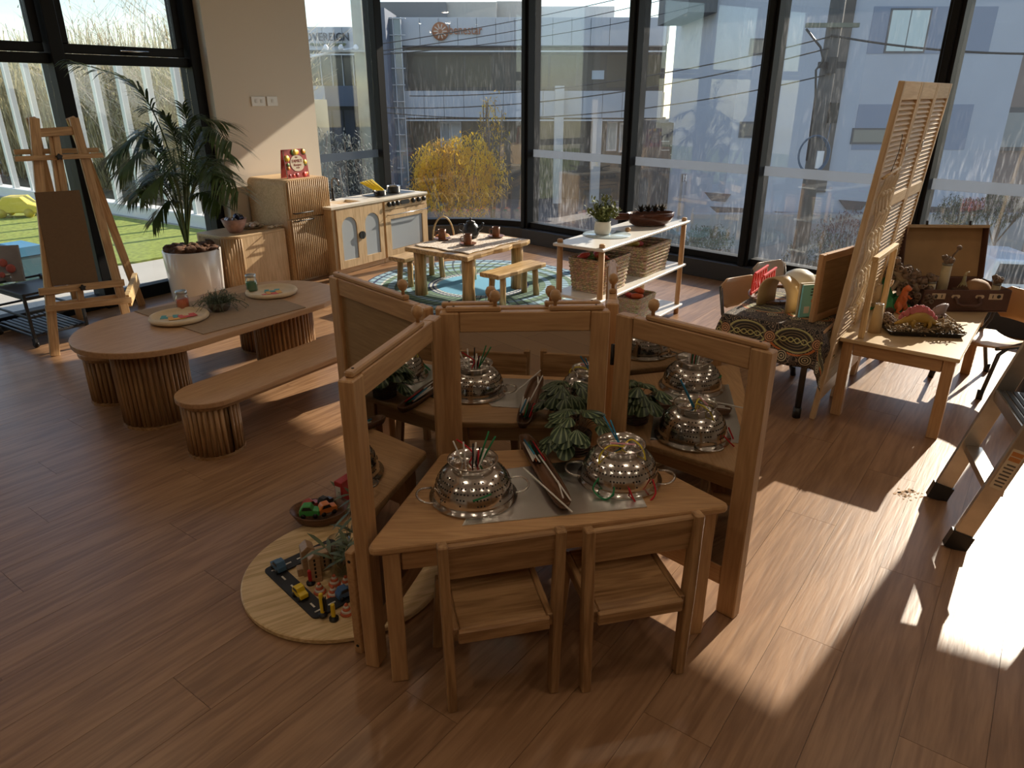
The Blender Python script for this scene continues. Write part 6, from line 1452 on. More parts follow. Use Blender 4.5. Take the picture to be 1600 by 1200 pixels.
pl2 = thing('driftwood_stick', 'pale bleached stick lying across the bark in the black tray', 'stick', tuple(tyw(.05, .02, .045)), 0); MB().tube([(-.05, 0, 0), (.02, .005, .006), (.06, 0, .002)], [.006, .008, .005], 7).build('stick', plain('bleached_wood', (.55, .47, .36), .8), pl2)
# tapered cones of timber and green cloth
def taper(label, p, h, r0, r1):
    t = thing('timber_cone', label, 'wooden tube', tuple(p), 0, 'tapered timber tubes'); MB().lathe([(r0, 0), (r1, h), (r1 * .75, h), (r1 * .72, h * .6), (0, h * .6)], 20).build('tube_body', plain('tube_' + label[:5], (.50, .36, .20), .6, var=.1, bscale=10), t); MB().lathe([(r1 * 1.01, h - .006), (r1 * 1.02, h + .001), (r1 * .74, h + .001)], 20).build('metal_rim', STEEL, t)
q_ = fl(1366, 519, SZ); taper('near tapered timber tube standing at the front edge by the open frame', q_, .15, .032, .020); q2_ = fl(1372, 487, SZ); taper('far tapered timber tube half covered by the green cloth', Vector((q2_.x, q2_.y + .05, SZ)), .15, .03, .02)
gc = fl(1385, 482, SZ)
vs = []; fs = []; nn = 22
for j in range(nn):
    for i in range(nn):
        u, v = i / (nn - 1) - .5, j / (nn - 1) - .5; r_ = math.hypot(u, v); z = max(.004, .17 * math.exp(-(((u + .18) / .16) ** 2 + ((v - .12) / .22) ** 2)) + .10 * math.exp(-((u / .3) ** 2 + (v / .3) ** 2)) + .018 * math.sin(u * 31 + v * 9) + .012 * math.sin(v * 37 - u * 11)); vs.append((u * .26, v * .22, z))
for j in range(nn - 1):
    for i in range(nn - 1): a = j * nn + i; fs.append((a, a + 1, a + nn + 1, a + nn))
gcl = MB().add(vs, fs, True).build('green_cloth', plain('sheer_green', (.04, .22, .08), .7, var=.2, bscale=9), None, TR(gc.x - .005, gc.y + .035, SZ + .003, rz=R(-20))); tag(gcl, 'crumpled green cloth heaped beside the suitcase', 'cloth'); sol = gcl.modifiers.new('thick', 'SOLIDIFY'); sol.thickness = .0015
pine_cone('pine cone on the table beside the near timber tube', fl(1385, 497, SZ) + Vector((0, .01, 0)), .06, .028, R(40))
# chair at the far side of the suitcase table
ch = fl(1548, 530, .28)
tube_chair('plywood chair with dark tube legs pulled up behind the wooden table', (ch.x + .02, ch.y + .02, 0), R(-75), plain('chair_ply_warm', (.50, .27, .11), .4))
# ---- aluminium step ladder
la, lb2 = fl(1462, 778), fl(1490, 855); ld = (lb2 - la).normalized(); lp_ = Vector((-ld.y, ld.x, 0))
if lp_.x < 0: lp_ = -lp_
ldr = thing('step_ladder', 'aluminium step ladder with black rubber feet at the right edge', 'step ladder', tuple(la), 0)
ALU = plain('brushed_aluminium', (.55, .52, .47), .32, metal=1, var=.08, bscale=25)
LH = 1.22; lean = lp_ * (.26 * LH) + Vector((0, 0, LH)); wid = (lb2 - la).length; nb = ld.cross(lean).normalized()
for o_ in (Vector((0, 0, 0)), ld * wid):
    bar('side_rail', o_ + lean * .03, o_ + lean, .022, .062, ALU, ldr, up=nb, bev=.002); MB().beam(o_ + lean * -.0, o_ + lean * .055, .034, .075, nb).build('rubber_foot', BLACKP, ldr)
for o_ in (Vector((0, 0, 0)), ld * wid):
    bk_ = lp_ * .62
    bar('rear_rail', o_ + bk_ + Vector((0, 0, .03)), o_ + lean * .93 + lp_ * .04, .02, .035, ALU, ldr, up=nb, bev=.002); MB().beam(o_ + bk_, o_ + bk_ + Vector((0, 0, .04)), .03, .045, nb).build('rubber_foot', BLACKP, ldr)
TREAD = plain('grooved_tread', (.05, .05, .052), .6)
for f, dpt in ((.20, .055), (.395, .12), (.60, .12), (.80, .12)):
    c0 = lean * f; s_ = MB().beam(c0 + lp_ * dpt * .3 + ld * .012, c0 + lp_ * dpt * .3 + ld * (wid - .012), dpt, .045 if f > .3 else .03).build('step', ALU, ldr)
    if f > .3:
        for j in range(5): MB().beam(c0 + lp_ * (dpt * .3 - .045 + .022 * j) + ld * .02 + Vector((0, 0, .024)), c0 + lp_ * (dpt * .3 - .045 + .022 * j) + ld * (wid - .02) + Vector((0, 0, .024)), .014, .004).build('tread_strip', TREAD, s_)
lq = frame(ld * (wid + .0115) + lean * .22, ld * (wid + .0115) + lean * .38, nb)
lbl = MB().box(0, .16, -.0006, .0006, -.022, .022).build('warning_label', plain('label_cream', (.66, .56, .40), .5), ldr, lq)
for j in range(9): MB().box(.012 + j * .014, .018 + j * .014, -.0011, .0011, -.016, .012 + .004 * (j % 2)).build('printed_line', plain('label_ink', (.12, .10, .08), .6), lbl, TR(0, 0, 0)) if j < 7 else MB().box(.115 + (j - 7) * .02, .131 + (j - 7) * .02, -.0011, .0011, -.018, .018).build('printed_panel', plain('label_orange', (.55, .22, .06), .6), lbl)
# tub on the ladder top, out of the frame, and its partner behind
tb_ = thing('storage_tub', 'blue lidded storage tub standing at the right edge behind the ladder', 'tub', tuple(fl(1615, 628)), 0)
MB().lathe([(0, .0), (.10, .0), (.12, .22), (.128, .225), (.128, .235), (0, .235)], 28).build('tub_body', plain('tub_navy', (.03, .06, .13), .35), tb_); MB().lathe([(.131, .22), (.134, .245), (.12, .26), (0, .262)], 28).build('lid', plain('tub_lid', (.42, .58, .68), .35), tb_)

# tan flakes stuck to the floor near the ladder
m = MB(); rg = random.Random(3); fp = fl(1420, 772)
for i in range(46):
    x, y = rg.gauss(0, .035), rg.gauss(0, .022); r_ = .003 + .007 * rg.random(); n_ = 6
    m.prism([(x + r_ * (.6 + .6 * rg.random()) * math.cos(2 * math.pi * k_ / n_), y + r_ * (.6 + .6 * rg.random()) * math.sin(2 * math.pi * k_ / n_)) for k_ in range(n_)], .0002, .001)
fk = m.build('floor_flakes', plain('tan_flake', (.42, .24, .11), .8), None, TR(fp.x, fp.y, 0)); fk['kind'] = 'stuff'; fk['label'] = 'patch of tan flakes stuck to the floor by the ladder'
# ================================================================ outside
GZ = -3.5
def XP(u, v, Y): return aty(u, v, Y)
ASPH = plain('asphalt', (.10, .10, .11), .9, var=.2, bscale=2)
struct(MB().box(-90, 110, 9.5, 160, GZ - .3, GZ).build('ground', ASPH), 'grey street level far below the windows')
CONC = plain('pale_concrete', (.50, .47, .42), .85, var=.08, bscale=1.5)
# ---- terrace on the left
tz = -.03
struct(MB().box(-6, 5.6, 5.72, 15.5, tz - .3, tz).build('terrace', CONC, None, LW), 'concrete terrace outside the left windows')
TURF = plain('artificial_turf', (.24, .29, .05), .95, var=.35, bscale=22, bump=.6)
turf = MB().prism([(-6, 6.95), (1.5, 6.95), (2.6, 6.9), (3.3, 7.15), (3.8, 7.0), (5.25, 6.9), (5.25, 15.4), (-6, 15.4)], tz, tz + .02).build('turf', TURF, None, LW); turf['kind'] = 'stuff'; turf['label'] = 'bright green artificial lawn beyond the left windows'
fe = thing('slatted_fence', 'tall fence of grey posts with lit edges drawn white at the end of the lawn', 'fence', tuple(lw(5.45, 7.4, tz)), LWA)
FP = plain('galvanised_post', (.42, .44, .45), .6); FWt = plain('post_lit_edge', (.72, .74, .74), .5)
slab('kerb', -.10, .12, .2, 8.1, 0, .16, plain('kerb_white', (.72, .72, .68), .7), fe, .01)
for i in range(13):
    y = .35 + i * .60; p = slab('post', -.035, .035, y - .03, y + .03, 0.0, 2.02, FP, fe, .003); slab('lit_edge_strip', -.048, -.035, y - .034, y + .034, .0, 2.02, FWt, p, 0)  # pale strip puts the lit edge of each post into colour
# toys on the lawn
yt = fl(33, 338, tz + .02)
yc = thing('ride_on_car', 'yellow plastic toy car on the lawn outside the left window', 'toy car', tuple(yt), R(10)); YP = plain('yellow_plastic', (.80, .62, .08), .4)
MB().prism([(-.28, .06), (.28, .06), (.28, .15), (.18, .18), (.10, .27), (-.12, .27), (-.2, .18), (-.28, .16)], -.14, .14, XZ).build('body', YP, yc, None, .02, 2)
for x in (-.17, .17):
    for s in (-1, 1): MB().tube([(0, -.02, 0), (0, .02, 0)], .06, 12).build('wheel', plain('wheel_yellow', (.6, .45, .05), .5), yc, TR(x, s * .13, .06))
bt_ = fl(58, 437, tz + .02)
bn = thing('blue_bin', 'blue-grey plastic box with a lid on the lawn outside the left window', 'storage box', tuple(bt_), LWA)
slab('box', -.14, .16, 0, .35, 0, .22, plain('box_blue', (.06, .15, .19), .5), bn, .01); MB().prism([(-.16, .22), (.18, .22), (.10, .30), (-.08, .30)], -.36, .01, XZ).build('lid', plain('lid_blue', (.07, .25, .42), .5), bn)
for i in range(9):
    p = fl(4 + i * 5.5, 321 + (i % 3) * 3, tz + .02); c = ((.65, .08, .06), (.8, .78, .7), (.15, .35, .5), (.75, .5, .1))[i % 4]
    tag(MB().ball((0, 0, .04), (.09, .06, .04), 10, 6, noise=.15, seed=i).build('scattered_toy', plain('scatter_%d' % i, c, .5), None, TR(*p, rz=i)), ('red', 'white', 'blue', 'orange')[i % 4] + ' toy lying on the far lawn near the fence', 'toy', 'toys scattered on the lawn')
# ---- scrub trees beyond the fence
def leafy(name, c, var=.3, bscale=4):
    m = plain(name, c, .7, var=var, bscale=bscale); t = m.node_tree; b = t.nodes['Principled BSDF']; tl = t.nodes.new('ShaderNodeBsdfTranslucent'); mx = t.nodes.new('ShaderNodeMixShader'); mx.inputs[0].default_value = .6
    src = b.inputs['Base Color'].links[0].from_socket if b.inputs['Base Color'].links else None
    if src: t.links.new(src, tl.inputs['Color'])
    else: tl.inputs['Color'].default_value = (*c, 1)
    t.links.new(b.outputs[0], mx.inputs[1]); t.links.new(tl.outputs[0], mx.inputs[2]); t.links.new(mx.outputs[0], t.nodes['Material Output'].inputs['Surface']); return m
SCL = leafy('scrub_leaf', (.52, .48, .28), var=.5, bscale=4); BRK = plain('scrub_bark', (.62, .54, .42), .85, var=.25, bscale=5)
def scrub(name, label, base, H, spread, seed, leaves, leafmat=SCL, twig_r=.012, top_bare=True, cat='tree', group=None):
    rg = random.Random(seed); t = thing(name, label, cat, tuple(base), 0, group); mb, ml = MB(), MB()
    tips = []
    def grow(p, d, L, r_, dep):
        path = [p]; q = p
        for k_ in range(4):
            d = (d + Vector((rg.random() - .5, rg.random() - .5, rg.random() * .35 - .1)) * .45).normalized(); q = q + d * L / 4; path.append(q)
        mb.tube(path, [r_ * (1 - .4 * i / 4) for i in range(5)], 5 if r_ > .02 else 3)
        if dep == 0: tips.append((q, d)); return
        for k_ in range(3 if dep > 1 else 4):
            i = rg.randint(2, 4); a = rg.random() * 6.28; nd = (d * .7 + Vector((math.cos(a), math.sin(a), .25)) * .75).normalized(); grow(path[i], nd, L * (.64 + .2 * rg.random()), max(twig_r * .35, r_ * .55), dep - 1)
    for k_ in range(4):
        a = rg.random() * 6.28; grow(Vector((spread * .25 * math.cos(a), spread * .25 * math.sin(a), 0)), Vector((math.cos(a) * .35, math.sin(a) * .35, 1)).normalized(), H * .42, .045, 4)
    for i in range(leaves):
        q, d = rg.choice(tips); p = q * (.55 + .5 * rg.random()) + Vector((rg.random() - .5, rg.random() - .5, rg.random() - .5)) * .35
        if top_bare and p.z > H * .62 and rg.random() < .85: continue
        if p.z < .1: p.z = .1 + rg.random() * .5
        ml.leaf(p, (rg.random() - .5, rg.random() - .5, rg.random() - .5), .14 + .08 * rg.random(), .07, seg=1, droop=0)
    mb.build('branches', BRK, t); stuff(ml.build('leaves', leafmat, t)); return t
sc_lbl = ['bare-topped scrub tree beyond the far left of the fence', 'bare-topped scrub tree behind the easel beyond the fence', 'twiggy scrub tree seen between easel and palm', 'pale twiggy tree seen behind the palm fronds', 'twiggy tree close to the column beyond the fence', 'tall bare tree rising above the left transom']
bank = MB(); 
for i, (s_, k_, H) in enumerate(((12.2, 22.5, 5.0), (12.0, 20.0, 4.8), (11.8, 18.0, 4.7), (11.6, 16.6, 5.2), (11.4, 15.6, 4.4), (13.6, 20.5, 6.0))): scrub('scrub_tree', sc_lbl[i], lw(s_, k_, -1.2), H, 1.8, 40 + i, 2600, group='scrub trees beyond the fence')
hm = MB(); rg = random.Random(77)
for i in range(16000):
    s_, k_ = 11 + rg.random() * 4.0, 13.5 + rg.random() * 16; z = -1.2 + (3.6 + .4 * math.sin(k_ * 2)) * rg.random() ** .8
    if s_ / k_ > .80: k_ = s_ / (.45 + .33 * rg.random())
    p = lw(s_, k_, z); hm.leaf(p, (rg.random() - .5, rg.random() - .5, rg.random() - .5), .17, .08, seg=1, droop=0)
for i in range(1600):
    s_ = 11 + rg.random() * 3; k_ = s_ / .8 + rg.random() * 15; p = lw(s_, k_, -1); q = p + Vector((rg.random() - .5, rg.random() - .5, 0)) * 1.2 + Vector((0, 0, 2.2 + rg.random() * 2.2)); hm.tube([p, (p + q) / 2 + Vector((rg.random() - .5, rg.random() - .5, 0)) * .5, q], [.022, .016, .008], 4)
hd = hm.build('scrub_undergrowth', leafy('undergrowth', (.55, .50, .32), var=.5, bscale=2)); hd['kind'] = 'stuff'; hd['label'] = 'dense dry olive undergrowth behind the fence'
struct(MB().prism([(7, 9), (40, 50), (40, 60), (5.9, 60), (5.9, 9)], -1.6, -1.2).build('scrub_land', plain('scrub_soil', (.20, .17, .11), .95, var=.3, bscale=1), None, LW @ Matrix.Identity(4)), 'dry ground below the fence')
tag(MB().box(-10, 10, 0, 6, -6, 3.2).build('distant_shed', plain('distant_roof', (.10, .11, .13), .8), None, TR(*XP(160, 160, 62), rz=.2) @ TR(0, 0, 0)), 'dark flat-roofed building far behind the scrub trees', 'building')
struct(MB().box(-30, 0, 0, 4, -3, 0).build('hill', plain('far_scrub_hill', (.40, .36, .25), .9, var=.4, bscale=.4), None, TR(*lw(16.5, 22, 1.3), rz=LWA - R(90))), 'olive bank rising behind the scrub')

# ---- buildings across the street
LG = plain('pale_fascia_panel', (.52, .54, .58), .6, var=.03, bscale=.6); LG2 = plain('sun_toned_fascia_panel', (.62, .58, .50), .7); DB = plain('dark_blue_render', (.13, .15, .20), .7, var=.06, bscale=.4); DG = plain('dark_shop_glass', (.035, .038, .042), .2, spec=.6); BEIGE = plain('beige_render', (.46, .43, .38), .8); WF = plain('white_frame', (.75, .76, .78), .5); GLZ = plain('curtain_glass', (.16, .22, .28), .1, spec=.8)  # LG2 is the fascia panel with sunlight put into a warmer colour
def xbox(name, u0, u1, v0, v1, Y, dep, mat, parent, org, base=False):
    """box whose front face covers the pixel rectangle at distance Y, real depth behind"""
    um, vm = (u0 + u1) / 2, (v0 + v1) / 2; a, b = XP(u0, vm, Y), XP(u1, vm, Y); zt, zb = XP(um, v0, Y).z, (GZ if base else XP(um, v1, Y).z)
    return MB().box(a.x - org[0], b.x - org[0], Y - org[1], Y + dep - org[1], zb - org[2], zt - org[2]).build(name, mat, parent)
YB = 36.0; ob = (0, YB, GZ)
mb_ = thing('office_building', 'pale panelled office building with two fascia bands and an orange emblem', 'building', ob, 0)
xbox('upper_core', 632, 1040, 66, 145, YB + 1.2, 9, DG, mb_, ob); xbox('ground_floor_core', 632, 1036, 183, 300, YB + 1.2, 9, DG, mb_, ob, True)
uf = xbox('upper_fascia', 626, 1042, 27, 71, YB + .12, 10, LG, mb_, ob); lf = xbox('lower_fascia', 632, 1034, 142, 184, YB + .12, 10, LG, mb_, ob)
def pans(par, u0, u1, v0, v1, n_):
    for i in range(n_):
        a, b = u0 + (u1 - u0) * i / n_ + .35, u0 + (u1 - u0) * (i + 1) / n_ - .35; xbox('panel', a, b, v0, v1, YB, .12, LG, par, ob)
pans(uf, 626, 1042, 27.5, 71, 14); pans(lf, 632, 1034, 142, 184, 13)
for i in range(7): a = 0
def sidepan(v0, v1, dep):
    x = XP(1042, 60, YB).x; zt, zb = XP(1042, v0, YB).z, XP(1042, v1, YB).z
    for i in range(5): MB().box(x, x + .1, i * dep / 5 + .05, (i + 1) * dep / 5 - .02, zb - GZ, zt - GZ).build('side_panel', LG2, mb_)
sidepan(24, 68, 9); sidepan(144, 184, 9)
xbox('fascia_ledge', 632, 1040, 79, 81, YB - .1, .3, WF, mb_, ob); xbox('fascia_ledge', 634, 1034, 187, 189, YB - .1, .3, WF, mb_, ob)
tw_ = xbox('stair_tower', 609, 632, 27, 300, YB - .4, 3, GLZ, mb_, ob, True)
for i in range(10): xbox('transom', 608, 633, 28 + i * 26, 29.2 + i * 26, YB - .5, .12, WF, tw_, ob)
for u in (609, 620.5, 632): xbox('mullion', u - .5, u + .5, 27, 290, YB - .5, .12, WF, tw_, ob)
xbox('blue_wing', 560, 609, 12, 300, YB - 1.5, 8, DB, mb_, ob, True)
rf = xbox('plant_room', 558, 698, 3, 28, YB + 3, 5, plain('plant_grey', (.20, .20, .20), .8), mb_, ob); xbox('plant_room', 698, 776, 3, 27, YB + 3.2, 5, BEIGE, mb_, ob); xbox('plant_room', 776, 830, 2, 27, YB + 4, 5, BEIGE, mb_, ob); xbox('parapet', 836, 960, 10, 27, YB + 5, 3, plain('white_parapet', (.66, .64, .60), .8), mb_, ob)
for u in (866, 925): xbox('white_column', u, u + 14, 134 if u < 900 else 186, 290, YB - .3, .5, plain('column_white', (.60, .60, .60), .6), mb_, ob, True)
for i, (u, v0, v1) in enumerate(((924, 190, 238), (948, 190, 236), (968, 192, 238), (705, 190, 236), (688, 190, 230))):
    f_ = xbox('shop_window', u, u + 16, v0, v1, YB + .9, .3, WF, mb_, ob); xbox('pane', u + 2, u + 14, v0 + 3, v1 - 3, YB + .86, .04, plain('shop_pane_%d' % i, ((.35, .05, .10), (.45, .5, .5), (.3, .33, .35), (.5, .52, .52), (.3, .33, .35))[i], .4), f_, ob)
xbox('lit_window', 925, 944, 110, 124, YB + 1.1, .1, plain('sky_lit_pane', (.50, .58, .66), .3), mb_, ob)
for i in range(9): xbox('upper_window_bay', 640 + i * 44, 680 + i * 44, 86, 136, YB + 1.15, .06, plain('bay_glass_%d' % i, (.05 + .015 * (i % 3), .05 + .012 * (i % 3), .045), .25), mb_, ob)
# emblem and name on the upper fascia
OR_ = plain('sign_orange', (.40, .15, .06), .6); c_ = XP(688, 49, YB - .06)
em = MB().lathe([(.0, 0), (.38, 0), (.38, .05), (.0, .05)], 28).build('sign_emblem', OR_, mb_, TR(c_.x, -.06, c_.z - GZ, rx=R(90)))
for i in range(10): a = i * math.pi / 5; MB().prism(stad(.22, .05, 4), .05, .06).build('petal', plain('petal_pale', (.62, .5, .42), .6), em, TR(.2 * math.cos(a), .2 * math.sin(a), 0, rz=a))
c_ = XP(701, 53.5, YB - .05); put('sign_lettering', text_mesh('benestar', .56, .03, 'LEFT', .78), OR_, mb_, TR(c_.x, -.05, c_.z - GZ, rx=R(90)))
# left neighbour
YS = 38.0; os_ = (0, YS, GZ)
sv = thing('finance_building', 'grey building at the column edge with dark lettered fascia', 'building', os_, 0)
f_ = xbox('fascia', 380, 565, 42, 78, YS + .1, 8, LG, sv, os_)
for i in range(6): xbox('panel', 380.3 + i * 31, 410.7 + i * 31, 42, 78, YS, .1, LG, f_, os_)
xbox('core', 380, 562, 74, 300, YS + 1, 7, DG, sv, os_, True); xbox('lower_fascia', 380, 508, 134, 166, YS, 2, LG, sv, os_); xbox('lower_fascia_dark', 508, 560, 134, 166, YS - .05, 2, DB, sv, os_)
for i in range(5): xbox('window_mullion', 484 + i * 17, 485.2 + i * 17, 86, 134, YS + .9, .1, WF, sv, os_)
xbox('ledge', 380, 562, 84, 86, YS - .05, .2, WF, sv, os_)
for i in range(4): xbox('shop_window', 486 + i * 18, 501 + i * 18, 172, 225, YS + .92, .1, plain('shop_dark_%d' % i, (.06, .07, .09), .25), sv, os_)
INK = plain('sign_ink', (.05, .05, .06), .6); c_ = XP(478, 63.5, YS - .05); put('sign_lettering', text_mesh('SOVEREIGN', .50, .03, 'LEFT', .9), INK, sv, TR(c_.x - .25, -.05, c_.z - GZ, rx=R(90)))
c_ = XP(484, 72, YS - .05); put('sign_lettering', text_mesh('FINANCIAL GROUP', .20, .03, 'LEFT'), plain('sign_olive', (.30, .32, .12), .6), sv, TR(c_.x, -.05, c_.z - GZ, rx=R(90)))
# right concrete apartment building
YC = 22.0; oc = (0, YC, GZ)
cbd = thing('concrete_building', 'blue-grey concrete building with small dark windows behind the power pole', 'building', oc, 0)
CW_ = plain('blue_grey_render', (.42, .45, .52), .85, var=.05, bscale=.5); CWD = plain('tinted_render', (.24, .28, .37), .8); FRM = plain('window_frame_grey', (.10, .10, .11), .5); BRN = plain('brown_render', (.26, .21, .19), .85, var=.05, bscale=.6)
xl = XP(1152, 128, YC).x; xr = XP(1558, 250, YC).x; zt = XP(1300, -160, YC).z
wall_ = MB().box(xl, xr, 0, 9, 0, zt - GZ).build('wall', CW_, cbd)
def quad_on(name, u0, u1, v0, v1, off, mat, par):
    a, b = XP(u0, (v0 + v1) / 2, YC), XP(u1, (v0 + v1) / 2, YC); z1, z0 = XP((u0 + u1) / 2, v0, YC).z, XP((u0 + u1) / 2, v1, YC).z
    return MB().box(a.x, b.x, -off, 0.05, z0 - GZ, z1 - GZ).build(name, mat, par)
def win(u0, u1, v0, v1, panes=1, gm=GLZ):
    f_ = quad_on('window_frame', u0, u1, v0, v1, .03, FRM, cbd); w_ = (u1 - u0 - 4) / panes
    for i in range(panes): quad_on('pane', u0 + 2 + i * w_ + .8, u0 + 2 + (i + 1) * w_ - .8, v0 + 3, v1 - 3, .036, gm, f_)
quad_on('tinted_panel', 1360, 1552, 10, 84, .012, CWD, cbd); PANEB = plain('pale_blind', (.52, .62, .64), .4); win(1386, 1450, 13, 83, 2, PANEB)
quad_on('tinted_panel', 1336, 1514, 163, 234, .012, CWD, cbd); win(1330, 1404, 200, 225, 1, plain('dim_pane', (.20, .21, .20), .2)); win(1171, 1212, 60, 86, 1, plain('brown_pane', (.17, .16, .14), .3)); win(1155, 1190, 190, 215, 1, plain('brown_pane2', (.15, .14, .13), .3)); win(1300, 1324, 40, 44, 1)
quad_on('downpipe_panel', 1305, 1325, -160, 300, .10, plain('brown_channel', (.11, .095, .085), .7), cbd)
for (u0, u1, v0, v1) in ((1440, 1540, 322, 344), (1310, 1352, 312, 328), (1306, 1348, 332, 346), (1100, 1140, 300, 315), (1108, 1172, 322, 340), (1210, 1260, 330, 350)):
    a, b = XP(u0, v0, YC), XP(u1, v1, YC); w_ = b.x - a.x; h_ = a.z - b.z; MB().prism([(0, h_), (w_, h_ * .8), (w_ * .82, 0), (w_ * .3, h_ * .1)], 0, .05, XZ).build('angled_opening', plain('opening_dark', (.10, .08, .08), .6), cbd, TR(a.x, -.02, b.z - GZ))
xbr = XP(1558, 250, YC).x; MB().box(xbr, xbr + 14, 1.2, 9, 0, zt - GZ).build('brown_wing', BRN, cbd); MB().box(xbr + .5, xbr + 2.2, 1.1, 1.25, XP(1590, 236, YC + 1).z - GZ, XP(1590, 168, YC + 1).z - GZ).build('wing_window_frame', FRM, cbd); MB().box(xbr + .68, xbr + 2.05, 1.05, 1.12, XP(1590, 230, YC + 1).z - GZ, XP(1590, 176, YC + 1).z - GZ).build('wing_pane', GLZ, cbd)
xbox('shaded_side_block', 1118, 1172, 26, 290, YC + 7, 6, plain('shaded_side_grey', (.22, .22, .23), .8), cbd, oc, True); xbox('dark_overhang', 1078, 1170, -60, 19, YC + 3, 5, plain('overhang_grey', (.17, .17, .17), .8), cbd, oc)  # darker box stands for the wall's shaded side, shade put in its grey
cpk = thing('car_park_entry', 'dark car park entry with pale ledges beside the concrete building', 'building', (0, 30, GZ), 0); o3 = (0, 30, GZ)
xbox('entry_wall', 1030, 1130, 192, 262, 30, 4, plain('entry_dark', (.07, .07, .075), .7), cpk, o3, True)
for i in range(4): xbox('ledge', 1034 + (i % 2) * 14, 1046 + (i % 2) * 14, 220 + i * 7, 221.5 + i * 7, 29.9, .1, LG2, cpk, o3)
for i in range(3): xbox('grille', 1070 + i * 20, 1086 + i * 20, 205, 225, 29.92, .1, plain('grille_grey_%d' % i, (.14, .14, .15), .6), cpk, o3)
dw = MB().add([tuple(fl(u, v, GZ + .03)) for u, v in ((1012, 352), (1050, 352), (1140, 300), (1122, 272))] , [(0, 1, 2, 3)]).build('driveway', plain('driveway_pale', (.62, .54, .40), .9, var=.06, bscale=1)); struct(dw, 'pale driveway running up beside the office building')  # pale beige base colour with slight variation
cb2 = thing('clearance_bar', 'hanging striped clearance bar reading CLEARANCE 2.3m over the driveway', 'sign', (0, 27, GZ), 0)
a_, b_2 = XP(1066, 278, 27), XP(1126, 278, 27); MB().box(a_.x, b_2.x, 0, .12, a_.z - GZ - .13, a_.z - GZ + .13).build('bar', plain('bar_navy', (.03, .04, .08), .5), cb2)
put('lettering', text_mesh('CLEARANCE 2.3m', .17, .01), WF, cb2, TR((a_.x + b_2.x) / 2, -.01, a_.z - GZ - .06, rx=R(90)))
for x in (a_.x + .03, a_.x + .12, b_2.x - .2, b_2.x - .1): MB().box(x, x + .05, -.012, 0, a_.z - GZ - .12, a_.z - GZ + .12).build('stripe', WF, cb2)
for x in (a_.x, b_2.x): MB().box(x - .04, x + .04, 0, .1, 0, a_.z - GZ + .13).build('bar_post', plain('bar_post_grey', (.3, .3, .3), .6), cb2)
# ---- power poles and wires
def pole(label, u, v, Y, r_, col, arm=True):
    b = XP(u, v, Y); t = thing('power_pole', label, 'power pole', (b.x, Y, GZ), 0, 'power poles'); m_ = plain('pole_' + label[:4], col, .85, var=.2, bscale=3)
    MB().tube([(0, 0, 0), (0, 0, 9.5)], [r_ * 1.1, r_ * .9], 14).build('shaft', m_, t); return t, b
pr, pbse = pole('grey timber power pole with a blue cable coil in front of the concrete building', 1290, 130, 16, .155, (.10, .095, .09))
def pz(v): return XP(1290, v, 16).z - GZ
MB().box(-.62, .42, -.2, -.08, pz(44), pz(37)).build('crossarm', plain('arm_green', (.16, .17, .13), .8), pr)
MB().box(.12, .30, -.16, .05, pz(192), pz(160)).build('junction_box', BLACKP, pr); MB().box(-.26, .28, -.2, -.1, pz(107), pz(97)).build('cable_bracket', BLACKMETAL, pr); MB().box(-.12, .05, -.3, -.16, pz(115), pz(90)).build('bracket_clamp', BLACKMETAL, pr)
BLUC = plain('cable_blue', (.05, .10, .17), .5)
for k_ in range(3): MB().tube([(-.12 + (.30 + .015 * k_) * math.cos(a) * 1.0, -.22 - .02 * k_, pz(240) + (.36 + .012 * k_) * math.sin(a)) for a in [2 * math.pi * i / 28 for i in range(28)]], .014, 5, True).build('cable_coil', BLUC, pr)
MB().tube([(-.62, -.15, pz(46)), (-.45, -.2, pz(62)), (-.3, -.22, pz(75)), (-.2, -.2, pz(95)), (-.32, -.2, pz(110)), (-.24, -.18, pz(150)), (-.22, -.17, pz(250))], .022, 6).build('hanging_cable', BLACKP, pr); MB().tube([(.2, -.1, pz(192)), (.18, -.12, pz(210)), (.12, -.2, pz(228))], .012, 5).build('hanging_cable', BLUC, pr)
MB().box(-.02, .12, -.2, -.15, pz(262), pz(235)).build('white_conduit', WF, pr)
p2o, p2b = pole('pale timber power pole standing just left of the corner mullion', 569, 150, 19, .17, (.34, .33, .25))
MB().tube([(-2.8, .1, XP(500, 85, 19).z - GZ), (-1.2, -.1, XP(540, 82, 19).z - GZ - .1), (0, -.1, XP(575, 74, 19).z - GZ)], .03, 6).build('service_cable', WF, p2o)
MB().box(-.9, .5, -.25, -.12, XP(575, 82, 19).z - GZ, XP(575, 79, 19).z - GZ).build('crossarm', plain('arm_grey', (.4, .4, .38), .7), p2o)
for i in range(4): MB().lathe([(.05, 0), (.07, .06), (.03, .12), (0, .13)], 8).build('insulator', WF, p2o, TR(-.8 + i * .36, -.18, XP(575, 79, 19).z - GZ))
WIRE = plain('wire_black', (.03, .03, .03), .7)
def wire(label, a, b, sag=.25, r_=.014):
    a, b = Vector(a), Vector(b); pts = [a.lerp(b, i / 14) - Vector((0, 0, sag * 4 * (i / 14) * (1 - i / 14))) for i in range(15)]
    tag(MB().tube([tuple(p - a) for p in pts], r_, 5).build('overhead_wire', WIRE, None, Matrix.Translation(a)), label, 'wire', 'overhead wires')
topA = lambda v: Vector((pbse.x - .1, 15.85, XP(1290, v, 16).z))
